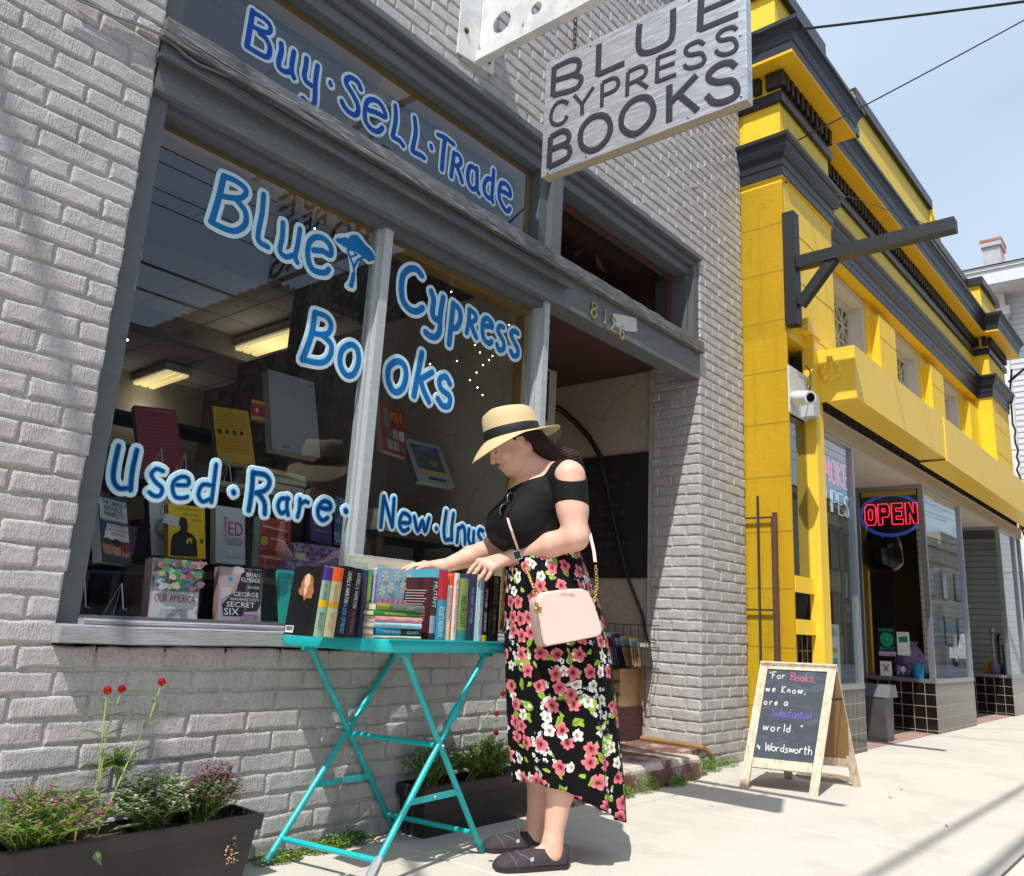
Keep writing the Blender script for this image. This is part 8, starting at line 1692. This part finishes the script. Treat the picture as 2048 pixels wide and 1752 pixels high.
# --- shoes
def shoe(s,off_u,yaw=0):
    NT_=72; rows=[]; secs=[]
    L0,L1=-.105+off_u,.155+off_u
    for k in range(61):
        t=k/60; u=L0+(L1-L0)*t; w_=.031+.017*min(1,max(0,(t-.15)/.5)); w_*= min(1,math.sin(math.pi*min(.5,t*5+.12)))*min(1,math.sin(math.pi*min(.5,(1-t)*2.9+.10)))**.7
        h=.070 if t<.35 else .070-(t-.35)*.05; h=h if t<.8 else .0475-((t-.8)/.2)**2*.024; secs.append((u,w_,max(.014,h)))
    rows=[]
    for (u,w_,h) in secs:
        ring_=[]
        for i in range(NT_):
            a=2*math.pi*i/NT_; c,q=math.cos(a),math.sin(a); ring_.append((u,s+w_*math.copysign(abs(c)**.8,c),.012+max(0,q)**.8*(h-.012)*1.0-max(0,-q)**.3*.0))
        rows.append(ring_)
    mb=MB(); mb.v=toW([p for r_ in rows for p in r_]).tolist(); n=NT_; mb.f=[(j*n+i,(j+1)*n+i,(j+1)*n+(i+1)%n,j*n+(i+1)%n) for j in range(60) for i in range(n)]+[tuple(range(n)),tuple(60*n+i for i in range(n-1,-1,-1))]; mb.m=[0]*len(mb.f)
    # open the mouth of the shoe round the ankle
    keep=[]
    V=[p for r_ in rows for p in r_]
    for f in mb.f:
        c=np.mean([V[k] for k in f],axis=0); 
        if len(f)==4 and c[2]>.03 and ((c[0]-off_u+.030)/.060)**2+((c[1]-s)/.0245)**2<1: continue
        keep.append(f)
    mb.f=keep; mb.m=[0]*len(keep)
    sh=obj('shoe',mb,CANV,lady,smooth=True)
    mb=MB(); prof_=[]
    rows2=[]
    for (u,w_,h) in secs: rows2.append((u,w_+.0035))
    out=[(u,s+w_) for u,w_ in rows2]+[(u,s-w_) for u,w_ in rows2[::-1]]; n=len(out); vs=[(a,b,z) for z in (.0,.003,.013,.014) for a,b in out]
    mb.add(toW(vs).tolist(),[(r_*n+i,r_*n+(i+1)%n,(r_+1)*n+(i+1)%n,(r_+1)*n+i) for r_ in range(3) for i in range(n)]+[tuple(range(n-1,-1,-1)),tuple(3*n+i for i in range(n))]); obj('sole',mb,M('black_rubber_sole','262224',.7),sh)
    mb=MB(); 
    def onshoe(u,a):
        k=min(59,max(0,(u-L0)/(L1-L0)*60)); i=int(k); f=k-i; A=secs[i];B_=secs[i+1]; w_=A[1]*(1-f)+B_[1]*f; h=A[2]*(1-f)+B_[2]*f; c,q=math.cos(a),math.sin(a); return (u,s+w_*math.copysign(abs(c)**.8,c)*1.01,.0125+max(0,q)**.8*(h-.012)*1.015)
    mb.tube(toW([onshoe(off_u+.035+.05*math.sin(a)**2*.9,a) for a in np.linspace(.12,math.pi-.12,22)]).tolist(),.0009,5); mb.tube(toW([onshoe(off_u+.085+.02*math.sin(a),a) for a in np.linspace(.1,math.pi-.1,22)]).tolist(),.0007,5); obj('stitching',mb,M('grey_thread','8a8488',.8),sh)
    mb=MB(); RP=[]
    for ph in np.linspace(0,2*math.pi,40,endpoint=False):
        uu=off_u-.030+.060*math.cos(ph); ds=.0245*math.sin(ph); i=int(min(59,max(0,(uu-L0)/(L1-L0)*60))); w_,h=secs[i][1:]; q=max(.05,1-min(1,abs(ds)/w_)**2.5)**.5; RP.append((uu,s+ds,.012+q**.8*(h-.012)))
    mb.tube(toW(RP).tolist(),.0026,7,closed=True); obj('shoe_edge',mb,CANV,sh,smooth=True)
    mb=MB(); a0=toW([onshoe(off_u+.030,.35),onshoe(off_u+.042,.35),onshoe(off_u+.042,.62),onshoe(off_u+.030,.62)]); mb.add((a0+LT*.002).tolist(),[(0,1,2,3)]); obj('side_tag',mb,M('grey_tag','a8a6ac',.7),sh)
CANV=M('dark_plum_canvas','3b3338',.85,.15,120,.0008,400)
shoe(.118,.0); shoe(-.122,-.02)
# --- watch and ring
ax_=(eN-wN)/np.linalg.norm(eN-wN); c=wN+ax_*.022; up_=np.array([0,.45,1.]); up_-=ax_*(up_@ax_); up_/=np.linalg.norm(up_); sd_=np.cross(ax_,up_)
rows=[[c+ax_*q+(up_*math.cos(a)+sd_*math.sin(a))*(r_) for a in np.linspace(0,2*math.pi,32,endpoint=False)] for q,r_ in ((-.012,.0275),(-.011,.0305),(.011,.0315),(.012,.0285))]
wt=uvsurf('watch_band',rows,M('black_rubber_band','1b1b1e',.5),lady,[0,.1,.2,.3])
nw=(up_*.12+sd_*(1 if (sd_@np.array([0,1,0]))>0 else -1)*.8); nw/=np.linalg.norm(nw); tv=np.cross(nw,ax_)
def wbox(cc,a,b,d_,name,mat,par):
    mb=MB(); vs=[cc+ax_*i*a+tv*j*b+nw*k*d_ for k in (0,1) for j in (-1,1) for i in (-1,1)]; mb.add(toW(vs).tolist(),[(0,2,3,1),(4,5,7,6),(0,1,5,4),(2,6,7,3),(0,4,6,2),(1,3,7,5)]); obj(name,mb,mat,par)
wbox(c+nw*.027,.0165,.0175,.009,'watch_case',M('silver_case','c4c6c8',.25,metal=.85),wt); wbox(c+nw*.0362,.0125,.0135,.001,'watch_screen',M('screen_black','0c0d10',.1),wt)
m_=(kN[1]*.62+W3(954,1141,.0)*.38); dd=(W3(954,1141,.0)-kN[1]); dd/=np.linalg.norm(dd); q1=np.cross(dd,[0,1,0]);q1/=np.linalg.norm(q1);q2=np.cross(dd,q1)
mb=MB(); mb.tube(toW([m_+(q1*math.cos(a)+q2*math.sin(a))*.0103 for a in np.linspace(0,2*math.pi,18,endpoint=False)]).tolist(),.0014,6,closed=True); obj('finger_ring',mb,M('silver_stud','d8d8da',.2,metal=.9),lady,smooth=True)
# --- handbag
bag=thing('handbag','pale pink rounded shoulder bag with gold chain links hanging at the woman\'s hip','handbag',tuple(toW([(-.05,.27,.75)])[0]))
PK=M('pink_leather','e8c8bd',.35,.04,30,.0008,180)
def bagmesh():
    out=[(1074,1212),(1075,1200),(1081,1190),(1095,1184),(1120,1180),(1150,1177),(1166,1177),(1178,1184),(1188,1203),(1198,1232),(1206,1258),(1204,1268),(1198,1273),(1150,1283),(1105,1291),(1092,1294),(1086,1289),(1082,1270),(1078,1240)]
    P=np.array([WP_(x,y,.30)[[0,2]] for x,y in out]); cc=P.mean(0); rings=[]
    for (s,k) in ((.200,.955),(.203,.985),(.210,1.0),(.280,1.0),(.292,.992),(.299,.975),(.302,.95)): rings.append([(cc[0]+(p[0]-cc[0])*k,s,cc[1]+(p[1]-cc[1])*k) for p in P])
    return rings,P,cc
rings,BP,bc=bagmesh(); n=len(BP); mb=MB(); mb.v=toW([p for r_ in rings for p in r_]).tolist(); mb.f=[(j*n+i,j*n+(i+1)%n,(j+1)*n+(i+1)%n,(j+1)*n+i) for j in range(6) for i in range(n)]+[tuple(range(n-1,-1,-1)),tuple(6*n+i for i in range(n))]; mb.m=[0]*len(mb.f); obj('bag_body',mb,PK,bag,smooth=35)
mb=MB(); mb.tube(toW([(bc[0]+(p[0]-bc[0])*.985,.2965,bc[1]+(p[1]-bc[1])*.985) for p in BP[10:19]]).tolist(),.0016,5); obj('piping',mb,M('brown_piping','7a5a50',.6),bag)
GOLD=M('gold_chain','c9a85a',.25,.1,40,metal=.9)
def links(pts,name='gold_chain'):
    mb=MB(); P=[]
    for a,b in zip(pts[:-1],pts[1:]):
        a=np.array(a);b=np.array(b); k=max(1,int(np.linalg.norm(b-a)/.0095)); P+=[(a+(b-a)*i/k) for i in range(k)]
    for i,p in enumerate(P[:-1]):
        d=P[i+1]-p; d/=np.linalg.norm(d); x=np.cross(d,[.3,1,.2] if i%2 else [1,.2,.1]); x/=np.linalg.norm(x); mb.tube(toW([p+d*(.0075*math.cos(a))+x*(.0052*math.sin(a)) for a in np.linspace(0,2*math.pi,10,endpoint=False)]).tolist(),.0016,5,closed=True)
    obj(name,mb,GOLD,bag,smooth=True)
links([WP_(1078,1200,.26),WP_(1066,1172,.25),WP_(1056,1146,.18),WP_(1050,1132,.11)]); links([WP_(1188,1204,.26),WP_(1194,1170,.245),WP_(1192,1140,.24),WP_(1190,1122,.235)])
def strap(pts,w_=.012):
    mb=MB(); vs=[]
    for p,nv in pts:
        nv=np.array(nv,float); nv/=np.linalg.norm(nv)
        for a in (-1,1):
            for b in (0,.003): vs.append(np.array(p)+nv*a*w_/2+np.array([0,1,0])*b)
    mb.add(toW(vs).tolist(),[f for i in range(len(pts)-1) for f in ((i*4+0,i*4+2,i*4+6,i*4+4),(i*4+1,i*4+5,i*4+7,i*4+3),(i*4+2,i*4+3,i*4+7,i*4+6),(i*4+0,i*4+4,i*4+5,i*4+1))]); obj('strap',mb,PK,bag)
def hitpx(x,y,f,off=.004):
    d=ray(x,y); d=d/np.linalg.norm(d); t=2.4; cf=lambda p: np.array([[(p-FP0)@FD,(p-FP0)@LT,p[2]]])
    for _ in range(200):
        q=f(cf(CAM+d*t))[0]
        if q<off: break
        t+=q*.5
    return cf(CAM+d*t)[0]
both=lambda P,R_=None: np.minimum(topf(P),skin(P))
SP=[hitpx(x,y,topf,.004) for x,y in ((1015,1036),(1018,1048),(1023,1062),(1028,1077),(1033,1091),(1037,1102))]
strap([(p,(1,0,.3)) for p in SP],.011)
SP2=[WP_(1042,1122,.02),WP_(1047,1132,.06),WP_(1051,1141,.11)]; strap([(p,(1,0,.3)) for p in SP2],.011)
strap([(WP_(1190,1124,.235),(1,0,0)),(WP_(1187,1100,.225),(1,0,0)),(WP_(1180,1070,.20),(1,0,0)),(WP_(1170,1040,.12),(1,0,0))])
mb=MB(); 
for x,y in ((1073,1208),(1080,1216),(1072,1220)): p=toW([WP_(x,y,.305)])[0]; mb.ball(tuple(p),.006,8,(1,1,1.8))
obj('zip_pull',mb,GOLD,bag,smooth=True)
a=WP_(1122,1190,.3035); b=WP_(1145,1187,.3035); text(bag,'gold_lettering','mode',toW([a])[0],-Vector(FD),(0,0,1),.009,GOLD,wfit=.05,lift=.001)
# --- sunglasses at the neckline
sgz=thing('sunglasses','dark sunglasses with silver edged rims hooked on the neckline of the black top','sunglasses',tuple(toW([(.2,.05,1.25)])[0]))
for k,(x,y) in enumerate(((1007,1019),(1021,996))):
    cc=hitpx(x,y,topf,.009); a_=hitpx(x+8,y-14,topf,.009); d1=a_-cc; d1/=np.linalg.norm(d1); d2=np.array([-.55,.8,-.1]); d2-=d1*(d2@d1); d2/=np.linalg.norm(d2); d2=np.array([.8,.5,.1])-d1*(np.array([.8,.5,.1])@d1); d2/=np.linalg.norm(d2)
    ringp=[cc+d1*.021*math.cos(a)+d2*.017*math.sin(a) for a in np.linspace(0,2*math.pi,20,endpoint=False)]
    mb=MB(); mb.add(toW(ringp).tolist(),[tuple(range(20))]); nv=np.cross(d1,d2); mb.add(toW([p+nv*.002 for p in ringp]).tolist(),[tuple(range(19,-1,-1))]); obj('lens',mb,M('lens_smoke','120e10',.08),sgz)
    mb=MB(); mb.tube(toW(ringp).tolist(),.0022,6,closed=True); obj('rim',mb,M('rim_silver','8a8488',.2,metal=.7),sgz,smooth=True)
mb=MB(); mb.tube(toW([hitpx(1036,984,topf,.004),hitpx(1026,1008,topf,.006),hitpx(1012,1034,topf,.008)]).tolist(),.0022,6); obj('temple_arm',mb,M('temple_black','1c1618',.3),sgz)
